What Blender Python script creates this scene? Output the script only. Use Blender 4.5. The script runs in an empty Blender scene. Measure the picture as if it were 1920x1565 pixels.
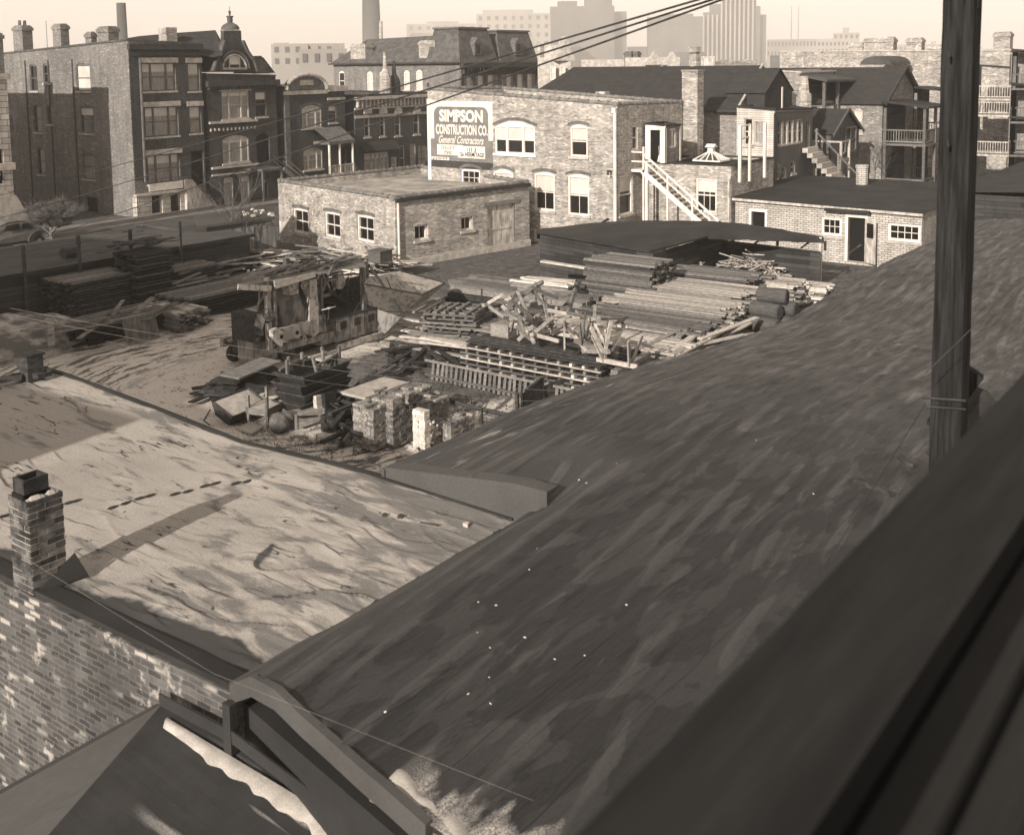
import bpy, math, random
from mathutils import Vector, Matrix, noise
R = math.radians
scene = bpy.context.scene
COL = scene.collection
# ---------------------------------------------------------------- camera, sky, sun, exposure
CH, CF, CPY, CROLL, CAZ, CPIT = 10.0, 2050.0, 335.0, 0.0127, R(36.9), R(6.06)   # height, focal length in photo px, principal row, roll, azimuth, pitch
_F = Vector((math.cos(CAZ)*math.cos(CPIT), math.sin(CAZ)*math.cos(CPIT), -math.sin(CPIT)))
_R = Vector((math.sin(CAZ), -math.cos(CAZ), 0)); _U = _R.cross(_F)
_c, _s = math.cos(CROLL), math.sin(CROLL)
CR = _R*_c - _U*_s; CU = _R*_s + _U*_c
cd = bpy.data.cameras.new('camera'); cam = bpy.data.objects.new('camera', cd); COL.objects.link(cam)
cam.matrix_world = Matrix(((CR.x, CU.x, -_F.x, 0), (CR.y, CU.y, -_F.y, 0), (CR.z, CU.z, -_F.z, CH), (0, 0, 0, 1)))
cd.sensor_width = 36; cd.lens = CF/1920*36; cd.shift_y = (CPY-782.5)/1920
cd.clip_start = .05; cd.clip_end = 9000
cd.dof.use_dof = True; cd.dof.focus_distance = 40; cd.dof.aperture_fstop = 2.9
scene.camera = cam
SUN_EL, SUN_AZ = R(24), R(6)          # light travels towards +X (and a little +Y), 24 degrees down
w = bpy.data.worlds.new('World'); scene.world = w; w.use_nodes = True
nt = w.node_tree; nt.nodes.clear()
sky = nt.nodes.new('ShaderNodeTexSky'); sky.sky_type = 'NISHITA'; sky.sun_disc = False
sky.sun_elevation = SUN_EL; sky.sun_rotation = math.atan2(-math.cos(SUN_AZ), -math.sin(SUN_AZ))
sky.air_density = 2.2; sky.dust_density = 0.1; sky.ozone_density = 1
bw = nt.nodes.new('ShaderNodeRGBToBW'); tn = nt.nodes.new('ShaderNodeMix'); tn.data_type = 'RGBA'; tn.blend_type = 'MULTIPLY'
tn.inputs[0].default_value = 1; tn.inputs[7].default_value = (1.12, .960, .84, 1)     # sepia print: the sky has one warm hue
bg = nt.nodes.new('ShaderNodeBackground'); bg.inputs[1].default_value = .126
wo = nt.nodes.new('ShaderNodeOutputWorld')
nt.links.new(sky.outputs[0], bw.inputs[0]); nt.links.new(bw.outputs[0], tn.inputs[6]); nt.links.new(tn.outputs[2], bg.inputs[0]); nt.links.new(bg.outputs[0], wo.inputs[0])
sd = bpy.data.lights.new('sun', 'SUN'); sd.energy = 5.0; sd.angle = R(.5); sd.color = (1, .895, .795)
sun = bpy.data.objects.new('sun', sd); COL.objects.link(sun)
SD = Vector((math.cos(SUN_EL)*math.cos(SUN_AZ), math.cos(SUN_EL)*math.sin(SUN_AZ), -math.sin(SUN_EL)))
sun.rotation_euler = SD.to_track_quat('-Z', 'Y').to_euler(); sun.location = (-40, 0, 60)
scene.view_settings.view_transform = 'Standard'; scene.view_settings.look = 'None'
scene.view_settings.exposure = 0.36; scene.view_settings.gamma = 1
scene.cycles.max_bounces = 8; scene.cycles.volume_bounces = 3; scene.cycles.diffuse_bounces = 3; scene.cycles.transparent_max_bounces = 6
# ---------------------------------------------------------------- measuring from the camera
def ray(u, v):
    return _F + CR*((u-960)/CF) + CU*(-(v-CPY)/CF)
def G(u, v, z=0):
    d = ray(u, v); t = (z-CH)/d.z; return Vector((d.x*t, d.y*t, z))
def PX(u, v, X):
    d = ray(u, v); t = X/d.x; return Vector((X, d.y*t, CH+d.z*t))
def PY(u, v, Y):
    d = ray(u, v); t = Y/d.y; return Vector((d.x*t, Y, CH+d.z*t))
def PD(u, v, D):
    d = ray(u, v); t = D/math.hypot(d.x, d.y); return Vector((d.x*t, d.y*t, CH+d.z*t))
# ---------------------------------------------------------------- mesh collector
class MB:
    def __init__(s): s.v = []; s.f = []
    def add(s, vs, fs):
        n = len(s.v); s.v += [tuple(p) for p in vs]; s.f += [tuple(i+n for i in f) for f in fs]; return s
    def quad(s, *p): return s.add(p, [tuple(range(len(p)))])
    def hexa(s, p):        # 8 points: bottom ring 0-3, top ring 4-7
        return s.add(p, [(3, 2, 1, 0), (4, 5, 6, 7), (0, 1, 5, 4), (1, 2, 6, 5), (2, 3, 7, 6), (3, 0, 4, 7)])
    def box(s, x0, x1, y0, y1, z0, z1):
        return s.hexa([(x0, y0, z0), (x1, y0, z0), (x1, y1, z0), (x0, y1, z0), (x0, y0, z1), (x1, y0, z1), (x1, y1, z1), (x0, y1, z1)])
    def beam(s, p, q, w, h, up=(0, 0, 1), w2=None, h2=None):   # rectangular bar from p to q (centre line)
        p, q = Vector(p), Vector(q); d = (q-p).normalized(); up = Vector(up)
        if abs(d.dot(up)) > .98: up = Vector((1, 0, 0))
        sd = d.cross(up).normalized(); u = sd.cross(d)
        w2 = w if w2 is None else w2; h2 = h if h2 is None else h2
        r = lambda c, w, h: [c-sd*w/2-u*h/2, c+sd*w/2-u*h/2, c+sd*w/2+u*h/2, c-sd*w/2+u*h/2]
        return s.hexa(r(p, w, h)+r(q, w2, h2))
    def tube(s, pts, r, n=8, r2=None, caps=True):
        pts = [Vector(p) for p in pts]; r2 = r if r2 is None else r2; rings = []
        for i, p in enumerate(pts):
            d = (pts[min(i+1, len(pts)-1)]-pts[max(i-1, 0)]).normalized()
            a = Vector((0, 0, 1)) if abs(d.z) < .9 else Vector((1, 0, 0))
            x = d.cross(a).normalized(); y = x.cross(d)
            rr = r+(r2-r)*i/max(1, len(pts)-1)
            rings.append([p+(x*math.cos(2*math.pi*k/n)+y*math.sin(2*math.pi*k/n))*rr for k in range(n)])
        vs = [q for g in rings for q in g]; fs = []
        for i in range(len(pts)-1):
            for k in range(n): fs.append((i*n+k, i*n+(k+1) % n, (i+1)*n+(k+1) % n, (i+1)*n+k))
        if caps: fs += [tuple(range(n)), tuple(range((len(pts)-1)*n, len(pts)*n))]
        return s.add(vs, fs)
    def lathe(s, c, axis, prof, n=16, caps=True):     # prof: (distance along axis, radius)
        c = Vector(c); ax = Vector(axis).normalized(); a = Vector((0, 0, 1)) if abs(ax.z) < .9 else Vector((1, 0, 0))
        x = ax.cross(a).normalized(); y = x.cross(ax); vs = []; fs = []
        for t, r in prof: vs += [c+ax*t+(x*math.cos(2*math.pi*k/n)+y*math.sin(2*math.pi*k/n))*r for k in range(n)]
        for i in range(len(prof)-1):
            for k in range(n): fs.append((i*n+k, i*n+(k+1) % n, (i+1)*n+(k+1) % n, (i+1)*n+k))
        if caps: fs += [tuple(range(n)), tuple(range((len(prof)-1)*n, len(prof)*n))]
        return s.add(vs, fs)
    def prism(s, poly, ex):   # poly: planar 3D ring, extruded by vector ex
        n = len(poly); ex = Vector(ex); p = [Vector(q) for q in poly]
        return s.add(p+[q+ex for q in p], [tuple(range(n))[::-1], tuple(range(n, 2*n))]+[(k, (k+1) % n, n+(k+1) % n, n+k) for k in range(n)])
    def grid(s, f, nu, nv):
        vs = [f(i, j) for j in range(nv+1) for i in range(nu+1)]
        return s.add(vs, [(j*(nu+1)+i, j*(nu+1)+i+1, (j+1)*(nu+1)+i+1, (j+1)*(nu+1)+i) for j in range(nv) for i in range(nu)])
ORG = {}
def tags(o, label=None, cat=None, group=None, kind=None):
    if label: o['label'] = label
    if cat: o['category'] = cat
    if group: o['group'] = group
    if kind: o['kind'] = kind
    return o
def thing(name, label, cat, loc=(0, 0, 0), group=None, rz=0):
    o = bpy.data.objects.new(name, None); o.empty_display_size = .2; COL.objects.link(o); o.location = loc; o.rotation_euler.z = rz
    ORG[o.name] = (Vector(loc) if rz == 0 else Vector((0, 0, 0))); tags(o, label, cat, group); return o
def mk(name, mb, m, parent=None, label=None, cat=None, group=None, kind=None, loc=None, smooth=False):
    me = bpy.data.meshes.new(name)
    if parent is not None: org = ORG[parent.name]
    else: org = Vector(loc) if loc is not None else Vector((0, 0, 0))
    me.from_pydata([(a-org.x, b-org.y, c-org.z) for a, b, c in mb.v], [], mb.f); me.materials.append(M[m] if isinstance(m, str) else m)
    if smooth: me.polygons.foreach_set('use_smooth', [True]*len(me.polygons))
    o = bpy.data.objects.new(name, me); COL.objects.link(o)
    if parent is not None: o.parent = parent
    else: o.location = org
    ORG[o.name] = org; tags(o, label, cat, group, kind); return o
def attr(o, name, vals):
    a = o.data.attributes.new(name, 'FLOAT', 'POINT'); a.data.foreach_set('value', vals)
def mkboxes(name, mb, m, parent):
    for k in range(0, len(mb.v), 8):
        b = MB(); b.hexa(mb.v[k:k+8]); mk(name, b, m, parent)
def mkl(name, mb, m, parent, loc, rz=0):      # part in local coordinates of its thing
    o = mk(name, mb, m, parent); return o
def dup(root, loc, rz=0, label=None, sc=None):
    r = root.copy(); COL.objects.link(r); r.location = loc; r.rotation_euler = (0, 0, rz)
    if sc: r.scale = sc
    if label: r['label'] = label
    for ch in root.children:
        c = ch.copy(); COL.objects.link(c); c.parent = r
        for g in ch.children:
            d = g.copy(); COL.objects.link(d); d.parent = c
    return r
# ---------------------------------------------------------------- materials (one warm monochrome scale)
M = {}
def tint(v, a=1): return (min(1, v*1.05), v*.980, v*.945, a)
class NT:
    def __init__(s, name):
        m = bpy.data.materials.new(name); m.use_nodes = True; s.m = m; s.t = m.node_tree; s.t.nodes.clear()
        s.out = s.t.nodes.new('ShaderNodeOutputMaterial'); s.b = s.t.nodes.new('ShaderNodeBsdfPrincipled'); s.L(s.b, 0, s.out, 0)
        s.b.inputs['Specular IOR Level'].default_value = .25; M[name] = m
    def n(s, t, **k):
        x = s.t.nodes.new('ShaderNode'+t)
        for a, b in k.items(): setattr(x, a, b)
        return x
    def L(s, a, i, b, j): s.t.links.new(a.outputs[i], b.inputs[j])
    def val(s, x, i, v):      # set input i of x to a number or a (node, socket)
        if isinstance(v, tuple) and hasattr(v[0], 'outputs'): s.t.links.new(v[0].outputs[v[1]], x.inputs[i])
        else: x.inputs[i].default_value = v
    def math(s, op, a, b=0., c=None, clamp=False):
        x = s.n('Math', operation=op, use_clamp=clamp); s.val(x, 0, a); s.val(x, 1, b)
        if c is not None: s.val(x, 2, c)
        return (x, 0)
    def pos(s):
        if not hasattr(s, 'g'): s.g = s.n('NewGeometry')
        return (s.g, 'Position')
    def map(s, sc=(1, 1, 1), src=None, rz=0):
        x = s.n('Mapping'); s.val(x, 0, src or s.pos()); x.inputs['Scale'].default_value = sc; x.inputs['Rotation'].default_value = (0, 0, rz); return (x, 0)
    def noise(s, scale, det=4, vec=None, rough=.55, dist=0):
        x = s.n('TexNoise'); s.val(x, 'Vector', vec or s.pos()); x.inputs['Scale'].default_value = scale; x.inputs['Detail'].default_value = det
        x.inputs['Roughness'].default_value = rough; x.inputs['Distortion'].default_value = dist; return (x, 'Fac')
    def step(s, v, lo, hi):
        x = s.n('MapRange'); s.val(x, 0, v); x.inputs[1].default_value = lo; x.inputs[2].default_value = hi; return (x, 0)
    def mix(s, f, a, b, mode='MIX'):
        x = s.n('Mix', data_type='RGBA', blend_type=mode); s.val(x, 0, f); s.val(x, 6, a); s.val(x, 7, b); return (x, 2)
    def gray(s, v):           # scalar -> tinted colour
        t = s.n('Mix', data_type='RGBA'); s.val(t, 0, s.math('MULTIPLY', v, 3.2, clamp=True)); t.inputs[6].default_value = (.965, .985, .985, 1); t.inputs[7].default_value = (1.04, .985, .905, 1)   # print toning: neutral darks, warm lights
        x = s.n('Mix', data_type='RGBA', blend_type='MULTIPLY'); x.inputs[0].default_value = 1; s.val(x, 6, v); s.val(x, 7, (t, 2)); return (x, 2)
    def lerp(s, f, a, b):
        x = s.n('Mix', data_type='FLOAT'); s.val(x, 0, f); s.val(x, 2, a); s.val(x, 3, b); return (x, 0)
    def xyz(s):
        if not hasattr(s, 'sx'): s.sx = s.n('SeparateXYZ'); s.val(s.sx, 0, s.pos())
        return s.sx
    def finish(s, col=None, v=None, rough=.85, bump=None, bs=.5, bd=.02):
        if v is not None: col = s.gray(v)
        s.val(s.b, 'Base Color', col); s.val(s.b, 'Roughness', rough)
        if bump is not None:
            x = s.n('Bump'); x.inputs['Strength'].default_value = bs; x.inputs['Distance'].default_value = bd; s.val(x, 'Height', bump); s.L(x, 0, s.b, 'Normal')
        return s.m
def mat(name, v, v2=None, sc=2., st=(1, 1, 1), det=6, rough=.85, isl=0, lo=.38, hi=.62, bs=.3, bd=.01, grit=.25, gsc=30, metal=0, spec=None):
    s = NT(name); v2 = v*.6 if v2 is None else v2
    f = s.step(s.noise(sc, det, s.map(st)), lo, hi); c = s.lerp(f, v2, v)
    g = s.noise(gsc, 3, s.map(st)); c = s.math('MULTIPLY', c, s.math('MULTIPLY_ADD', g, 2*grit, 1-grit))
    if isl: 
        s.pos(); c = s.math('MULTIPLY', c, s.math('MULTIPLY_ADD', (s.g, 'Random Per Island'), 2*isl, 1-isl))
        oi = s.n('ObjectInfo'); c = s.math('MULTIPLY', c, s.math('MULTIPLY_ADD', (oi, 'Random'), isl, 1-isl/2))
    s.b.inputs['Metallic'].default_value = metal
    if spec is not None: s.b.inputs['Specular IOR Level'].default_value = spec
    return s.finish(v=c, rough=rough, bump=g, bs=bs, bd=bd)
def brick(name, v1, v2, vm, bw=.21, bh=.073, mo=.009, big=.5, stain=.35, pale=None, pf=.1, bs=.5, off=.5, warp=0, smear=0):
    s = NT(name); x = s.xyz(); u = s.math('ADD', (x, 0), (x, 1)); cb = s.n('CombineXYZ'); zz = (x, 2)
    if warp: wn = s.noise(5, 4); wn2 = s.noise(7.3, 4, s.map((1, 1, 1.1))); u = s.math('ADD', u, s.math('MULTIPLY_ADD', wn, warp*2, -warp)); zz = s.math('ADD', zz, s.math('MULTIPLY_ADD', wn2, warp*1.6, -warp*.8))
    s.val(cb, 0, u); s.val(cb, 1, zz)
    def bt(a, b, c, mbias=0):
        t = s.n('TexBrick'); s.val(t, 'Vector', (cb, 0)); t.inputs['Scale'].default_value = 1; t.inputs['Brick Width'].default_value = bw; t.inputs['Row Height'].default_value = bh
        t.inputs['Mortar Size'].default_value = mo; t.inputs['Mortar Smooth'].default_value = .2; t.inputs['Bias'].default_value = mbias; t.offset = off
        t.inputs['Color1'].default_value = (a, a, a, 1); t.inputs['Color2'].default_value = (b, b, b, 1); t.inputs['Mortar'].default_value = (c, c, c, 1); return t
    t = bt(v1, v2, vm); sep = s.n('RGBToBW'); s.L(t, 0, sep, 0); c = (sep, 0)
    t2 = bt(0, 1, 0); sp2 = s.n('RGBToBW'); s.L(t2, 0, sp2, 0)
    if pale:       # scattered paler bricks in drifts
        nz = s.noise(1.1, 4, s.map((1, 1, 3))); f = s.math('MULTIPLY', s.step((sp2, 0), 1-pf*3, 1-pf*2.9+.05), s.step(nz, .42, .58)); c = s.lerp(f, c, pale)
    n1 = s.noise(big, 5); c = s.math('MULTIPLY', c, s.math('MULTIPLY_ADD', s.step(n1, .3, .7), stain, 1-stain*.6))
    n3 = s.noise(1.6, 4, s.map((2, 2, .25))); c = s.math('MULTIPLY', c, s.math('MULTIPLY_ADD', s.step(n3, .35, .7), .3, .82))
    if smear: c = s.lerp(s.math('MULTIPLY', s.step(s.noise(2.3, 7, rough=.65), .60, .66), smear), c, .45)
    n2 = s.noise(22, 3); c = s.math('MULTIPLY', c, s.math('MULTIPLY_ADD', n2, .5, .75))
    h = s.math('ADD', s.math('MULTIPLY', (t, 'Fac'), -1.), s.math('MULTIPLY', n2, .4))
    return s.finish(v=c, rough=.9, bump=h, bs=bs, bd=.008)
brick('brick_pale', .46, .13, .36, pale=.66, pf=.12)
brick('brick_mid', .30, .12, .30, pale=.45, pf=.08)
brick('brick_dark', .085, .045, .07, stain=.25)
brick('brick_house', .24, .12, .22, pale=.36, pf=.05)
brick('brick_white', .58, .42, .13, bw=.30, bh=.11, mo=.014, stain=.25)
brick('brick_old', .12, .035, .14, bw=.215, bh=.072, mo=.011, pale=.42, pf=.06, bs=1, stain=.9, warp=.024, smear=.75)
brick('brick_red', .16, .09, .2, stain=.3)
brick('siding_white', .62, .5, .25, bw=6, bh=.13, mo=.012, stain=.45)
brick('boards_dark', .075, .03, .012, bw=3.2, bh=.19, mo=.01, stain=.6)
brick('stone_rough', .6, .38, .16, bw=.8, bh=.34, mo=.02, stain=.4, bs=1)
mat('stone', .52, .34, sc=3); mat('stone_dark', .16, .1, sc=3)
mat('white_paint', .74, .55, sc=1.5, lo=.3, hi=.5, rough=.6, grit=.1)
mat('white_worn', .6, .3, sc=5, st=(1, 1, .4), rough=.7, grit=.2)
mat('dark_paint', .06, .04, sc=2); mat('mid_paint', .16, .1, sc=2)
mat('blind', .62, .5, sc=1, grit=.06, bs=0); mat('curtain', .34, .22, sc=4, st=(4, 4, .4), grit=.2)
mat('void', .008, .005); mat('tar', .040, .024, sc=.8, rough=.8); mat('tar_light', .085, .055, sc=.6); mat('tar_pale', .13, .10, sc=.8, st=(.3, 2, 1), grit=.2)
mat('shingle', .044, .032, sc=2, st=(1, 1, 3), grit=.4, gsc=14, rough=.9, bs=.5); mat('slate', .12, .07, sc=2, gsc=9, grit=.4)
mat('gravel', .42, .22, sc=1.1, grit=.75, gsc=16, bs=.6, bd=.03)
mat('tile', .22, .12, sc=3, rough=.5); mat('tin', .3, .2, sc=3, rough=.5)
mat('rust', .08, .03, sc=8, rough=.9); mat('iron', .05, .03, sc=6, rough=.6)
mat('grey_paint', .26, .12, sc=4.5, st=(1, 1, .35), det=9, rough=.65, isl=.3, lo=.42, hi=.54, gsc=40); mat('pale_metal', .42, .20, sc=5, det=9, rough=.7, lo=.38, hi=.52, gsc=40)
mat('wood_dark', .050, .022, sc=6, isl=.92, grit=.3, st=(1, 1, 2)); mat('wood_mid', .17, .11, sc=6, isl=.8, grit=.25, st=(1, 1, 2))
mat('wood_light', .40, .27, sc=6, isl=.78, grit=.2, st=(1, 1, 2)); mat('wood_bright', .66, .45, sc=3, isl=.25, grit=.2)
mat('wood_plank', .2, .1, sc=3, st=(2, 2, .3), isl=.3); mat('barn', .13, .06, sc=2.5, st=(3, 3, .25), lo=.3, hi=.7)
mat('snow', .46, .34, sc=5, grit=.35, gsc=55, rough=.7, bs=.4); mat('twig', .07, .04, sc=8); mat('twig_pale', .16, .1, sc=8); mat('bark', .2, .09, sc=8)
mat('clay', .16, .08, sc=5, gsc=25, grit=.4, bs=.6); mat('felt_roll', .10, .065, sc=4, st=(3, 1, 3))
mat('paintsign', .20, .15, sc=1.5, grit=.2); mat('letter', .74, .6, sc=6, grit=.15); mat('ink', .03, .02, sc=4)
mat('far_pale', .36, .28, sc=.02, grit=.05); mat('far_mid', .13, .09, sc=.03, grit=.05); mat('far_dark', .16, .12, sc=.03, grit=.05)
mat('car_paint', .17, .13, sc=2, rough=.35, grit=.05, spec=.5); mat('rubber', .015, .01); mat('chrome', .5, .4, rough=.25, metal=.8)
mat('asphalt', .10, .06, sc=.6, grit=.35); mat('walk', .22, .15, sc=.8); mat('brick_loose', .30, .1, sc=9, isl=.45, lo=.3, hi=.7, rough=.9); mat('brick_bright', .68, .5, sc=9, isl=.15)
s = NT('glass'); s.b.inputs['Base Color'].default_value = tint(.012); s.b.inputs['Roughness'].default_value = .12; s.b.inputs['Specular IOR Level'].default_value = .5
mat('pole_wood', .030, .012, sc=5, st=(4, 4, .25), grit=.5, gsc=18, bs=.7, bd=.01, rough=.9, spec=.08)
mat('rail_wood', .026, .015, sc=2, st=(.3, 3, 3), grit=.35, gsc=14, spec=.15)
mat('brick_chimney', .16, .045, sc=7, isl=.6, lo=.35, hi=.65, rough=.9, grit=.35, gsc=45, bs=.8, bd=.006)
# ---------------------------------------------------------------- special materials
def m_tar_near():
    s = NT('tar_near'); x = s.xyz()
    warp = s.noise(.8, 3)
    n1 = s.noise(1.7, 4, s.map((.50, 1.25, 1)), dist=.8, rough=.5)            # damp patches with sharp shores, drawn out along the felt
    at = s.n('Attribute', attribute_name='ridge_light'); n1 = s.math('MULTIPLY_ADD', (at, 'Fac'), -.075, n1); damp = s.step(n1, .466, .473); shore = s.step(s.math('ABSOLUTE', s.math('SUBTRACT', n1, .466)), .010, .004); rn = s.noise(1., 3, s.map((.26, 3.1, 1)), dist=.15); rl = s.step(s.math('ABSOLUTE', s.math('SUBTRACT', rn, .5)), .016, .005); s1 = s.noise(1.0, 5, s.map((.30, 4.2, 1)), rough=.6, dist=.25); s2 = s.noise(1.0, 4, s.map((1.1, 7.5, 1)), rough=.6)
    near = s.step((x, 0), 24., 13.)                                 # patches stand out near, crumpled grit takes over further on
    c = s.lerp(s.math('MULTIPLY', damp, near), .043, .026); c = s.math('MULTIPLY', c, s.math('SUBTRACT', 1., s.math('MULTIPLY', s.math('MULTIPLY', shore, near), .25))); c = s.math('MULTIPLY', c, s.math('SUBTRACT', 1., s.math('MULTIPLY', rl, .35)))
    valley = s.math('MULTIPLY', s.step(s.math('ADD', (x, 1), s.math('MULTIPLY', warp, 1.2)), 7.75, 7.9), s.step((x, 0), 13.5, 12.5))
    c = s.lerp(valley, c, .050); at = s.n('Attribute', attribute_name='ridge_light'); ridge_lit = (at, 'Fac'); c = s.math('MULTIPLY', c, s.math('MULTIPLY_ADD', s.step(ridge_lit, .30, .50), .45, .84))  # ridge tops painted lighter, standing in for light on the relief
    grit = s.noise(26, 5, s.map((.8, 1, 1)), rough=.7); c = s.math('MULTIPLY', c, s.math('MULTIPLY_ADD', grit, 1.0, .55))
    cr = s.noise(2.3, 7, s.map((.45, 1.3, 1)), rough=.65)
    far = s.step((x, 0), 11., 20.); c = s.math('MULTIPLY', c, s.math('MULTIPLY_ADD', s.step(s1, .34, .66), s.lerp(far, .10, .6), s.lerp(far, .95, .70))); c = s.math('MULTIPLY', c, s.math('MULTIPLY_ADD', s.step(s2, .38, .62), s.lerp(far, .10, .7), s.lerp(far, .95, .75)))  # streaks of dust and of ridge shading, both put into the colour
    c = s.math('MULTIPLY', c, s.lerp(far, 1., s.math('MULTIPLY_ADD', s.step(cr, .35, .68), 1.3, .75)))
    # frost streaks by the eave and drifts at the near corner
    st = s.step(s.noise(2.2, 6, s.map((.35, 2.4, 1)), rough=.6), .60, .68); e = s.math('MULTIPLY', s.step((x, 1), 8.8, 10.6), s.step((x, 0), 30., 14.))
    c = s.lerp(s.math('MULTIPLY', st, e), c, .30)
    d = s.step(s.math('ADD', s.math('SUBTRACT', s.math('MULTIPLY', (x, 1), .24), (x, 0)), s.math('MULTIPLY', s.noise(1.6, 5, s.map((.7, 1.6, 1))), 2.4)), -3.62, -3.3)
    d = s.math('MULTIPLY', d, s.step((x, 1), 5.6, 5.2))
    gg = s.noise(60, 2); d = s.math('MULTIPLY', d, s.step(gg, .3, .6)); c = s.lerp(d, c, .55)
    # lap lines of the felt
    u = s.math('FRACT', s.math('MULTIPLY', s.math('ADD', (x, 1), s.math('MULTIPLY', warp, .12)), 1.12)); ln = s.math('LESS_THAN', u, .014)
    c = s.math('MULTIPLY', c, s.lerp(ln, 1., .45))
    h = s.math('ADD', s.math('MULTIPLY', s.noise(3.2, 6, s.map((.45, 1.4, 1)), rough=.6), 1.), s.math('MULTIPLY', grit, .12)); h = s.math('ADD', h, s.math('MULTIPLY_ADD', s1, s.lerp(far, .35, .8), s.math('MULTIPLY', s2, s.lerp(far, .08, .6))))
    s.b.inputs['Specular IOR Level'].default_value = .35
    return s.finish(v=c, rough=.62, bump=h, bs=.8, bd=.035)
def m_snow_roof():
    s = NT('snow_roof'); x = s.xyz()
    g = s.noise(55, 3); big = s.noise(.45, 4)
    c = s.math('MULTIPLY', s.math('MULTIPLY_ADD', g, .40, .16), s.math('MULTIPLY_ADD', big, .5, .75))
    slope = s.math('ADD', s.step((x, 1), 13.0, 8.8), s.math('MULTIPLY', s.step((x, 0), 9., 11.4), .75))        # thinner towards the valley and the eave
    n = s.noise(1.7, 8, s.map((1.9, .55, 1)), dist=.5, rough=.62)
    bare = s.step(s.math('ADD', n, s.math('MULTIPLY', slope, .15)), .585, .68)
    ew = s.noise(1.1, 6, s.map((1.3, .9, 1)))
    curb = s.step(s.math('SUBTRACT', (x, 0), s.math('MULTIPLY_ADD', ew, .8, s.math('MULTIPLY', s.step((x, 1), 11.5, 8.5), .25))), 6.40, 6.32)                        # bare felt along the parapet
    c = s.lerp(s.math('MULTIPLY', bare, .75), c, s.math('MULTIPLY_ADD', g, .12, .07)); c = s.lerp(curb, c, .06)
    w_ = s.noise(1.3, 3, s.map((2.3, .30, 1)), dist=.12); rdg = s.math('ABSOLUTE', s.math('SUBTRACT', w_, .5))
    gap = s.step(s.noise(1.3, 3), .50, .56)
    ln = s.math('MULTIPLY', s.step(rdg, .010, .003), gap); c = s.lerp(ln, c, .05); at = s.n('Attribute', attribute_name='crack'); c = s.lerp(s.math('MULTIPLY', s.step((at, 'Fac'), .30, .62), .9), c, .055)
    return s.finish(v=c, rough=.9, bump=s.math('ADD', s.math('MULTIPLY', g, .25), s.math('MULTIPLY', n, -.8)), bs=.6, bd=.025)
def m_yard():
    s = NT('yard'); x = s.xyz(); c0 = (22.5, 26.)
    dx = s.math('SUBTRACT', (x, 0), c0[0]); dy = s.math('SUBTRACT', (x, 1), c0[1])
    wob = s.noise(.35, 3); r = s.math('ADD', s.math('POWER', s.math('ADD', s.math('MULTIPLY', dx, dx), s.math('MULTIPLY', dy, dy)), .5), s.math('MULTIPLY', wob, .7))
    th = s.math('ARCTAN2', dy, dx); cb = s.n('CombineXYZ'); s.val(cb, 0, s.math('MULTIPLY', r, 4.2)); s.val(cb, 1, s.math('MULTIPLY', th, 3.6))
    tr = s.noise(1, 5, (cb, 0), rough=.6)
    ann = s.math('MULTIPLY', s.step(r, 4.5, 6.), s.step(r, 24, 17.))
    rut = s.math('MULTIPLY', s.math('MULTIPLY', s.step(tr, .50, .57), ann), .9)
    g = s.noise(9, 6, rough=.7); g2 = s.noise(2.0, 6, rough=.65)
    snow = s.math('MULTIPLY_ADD', g, .26, .52)
    patch = s.math('MULTIPLY', s.step((x, 1), 26., 22.), s.step((x, 0), 16., 20.)); weeds = s.step(s.math('ADD', s.math('MULTIPLY_ADD', g, .6, s.math('MULTIPLY', g2, .5)), s.math('MULTIPLY', patch, .06)), .60, .65)
    c = s.lerp(s.math('MULTIPLY', weeds, .8), snow, .06); c = s.lerp(rut, c, .075)
    wet = s.step(s.math('ADD', (x, 0), s.math('MULTIPLY', g2, 10.)), 33., 40.)                                   # trodden bare earth beyond
    ex = s.math('DIVIDE', s.math('SUBTRACT', (x, 0), 26.2), 3.6); ey = s.math('DIVIDE', s.math('SUBTRACT', (x, 1), 23.0), 3.6); pit = s.step(s.math('ADD', s.math('ADD', s.math('MULTIPLY', ex, ex), s.math('MULTIPLY', ey, ey)), s.math('MULTIPLY', g2, 1.4)), 1.9, 1.4)
    dark = s.math('MAXIMUM', wet, s.math('MULTIPLY', pit, .93))
    c = s.lerp(dark, c, s.math('MULTIPLY', s.math('MULTIPLY_ADD', s.step(g, .3, .7), .13, .035), s.math('MULTIPLY_ADD', s.step(g2, .35, .65), .9, .55)))
    h = s.math('ADD', s.math('MULTIPLY', tr, 1.), s.math('MULTIPLY', g, .5))
    return s.finish(v=c, rough=.9, bump=h, bs=.7, bd=.08)
m_tar_near(); m_snow_roof(); m_yard()
def ns(x, y, z=0): return noise.noise(Vector((x, y, z)))
# ---------------------------------------------------------------- setting
def axis(lo, hi, a, b, st):
    o = [lo, lo/3, a-25]; n = int((b-a)/st); o += [a+(b-a)*i/n for i in range(n+1)]; return o+[b+25, hi/3, hi]
gx = axis(-1200, 6000, 9, 40, .28); gy = axis(-3000, 5000, 11, 46, .28)
def gz(x, y):
    if not (9 < x < 40 and 11 < y < 46): return 0
    r = math.hypot(x-22.5, y-26)+ns(x*.35, y*.35)*1.4; e = min(1, (x-9)/2, (40-x)/2, (y-11)/2, (46-y)/2)
    rut = .05*math.sin(r*4.2)*(1 if 5 < r < 18 else .2)
    return e*(rut+.05*ns(x*.9, y*.9, 3)+.03*ns(x*2.5, y*2.5, 5))
mb = MB(); mb.grid(lambda i, j: (gx[i], gy[j], gz(gx[i], gy[j])), len(gx)-1, len(gy)-1)
mk('ground', mb, 'yard', kind='structure', smooth=True)
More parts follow.
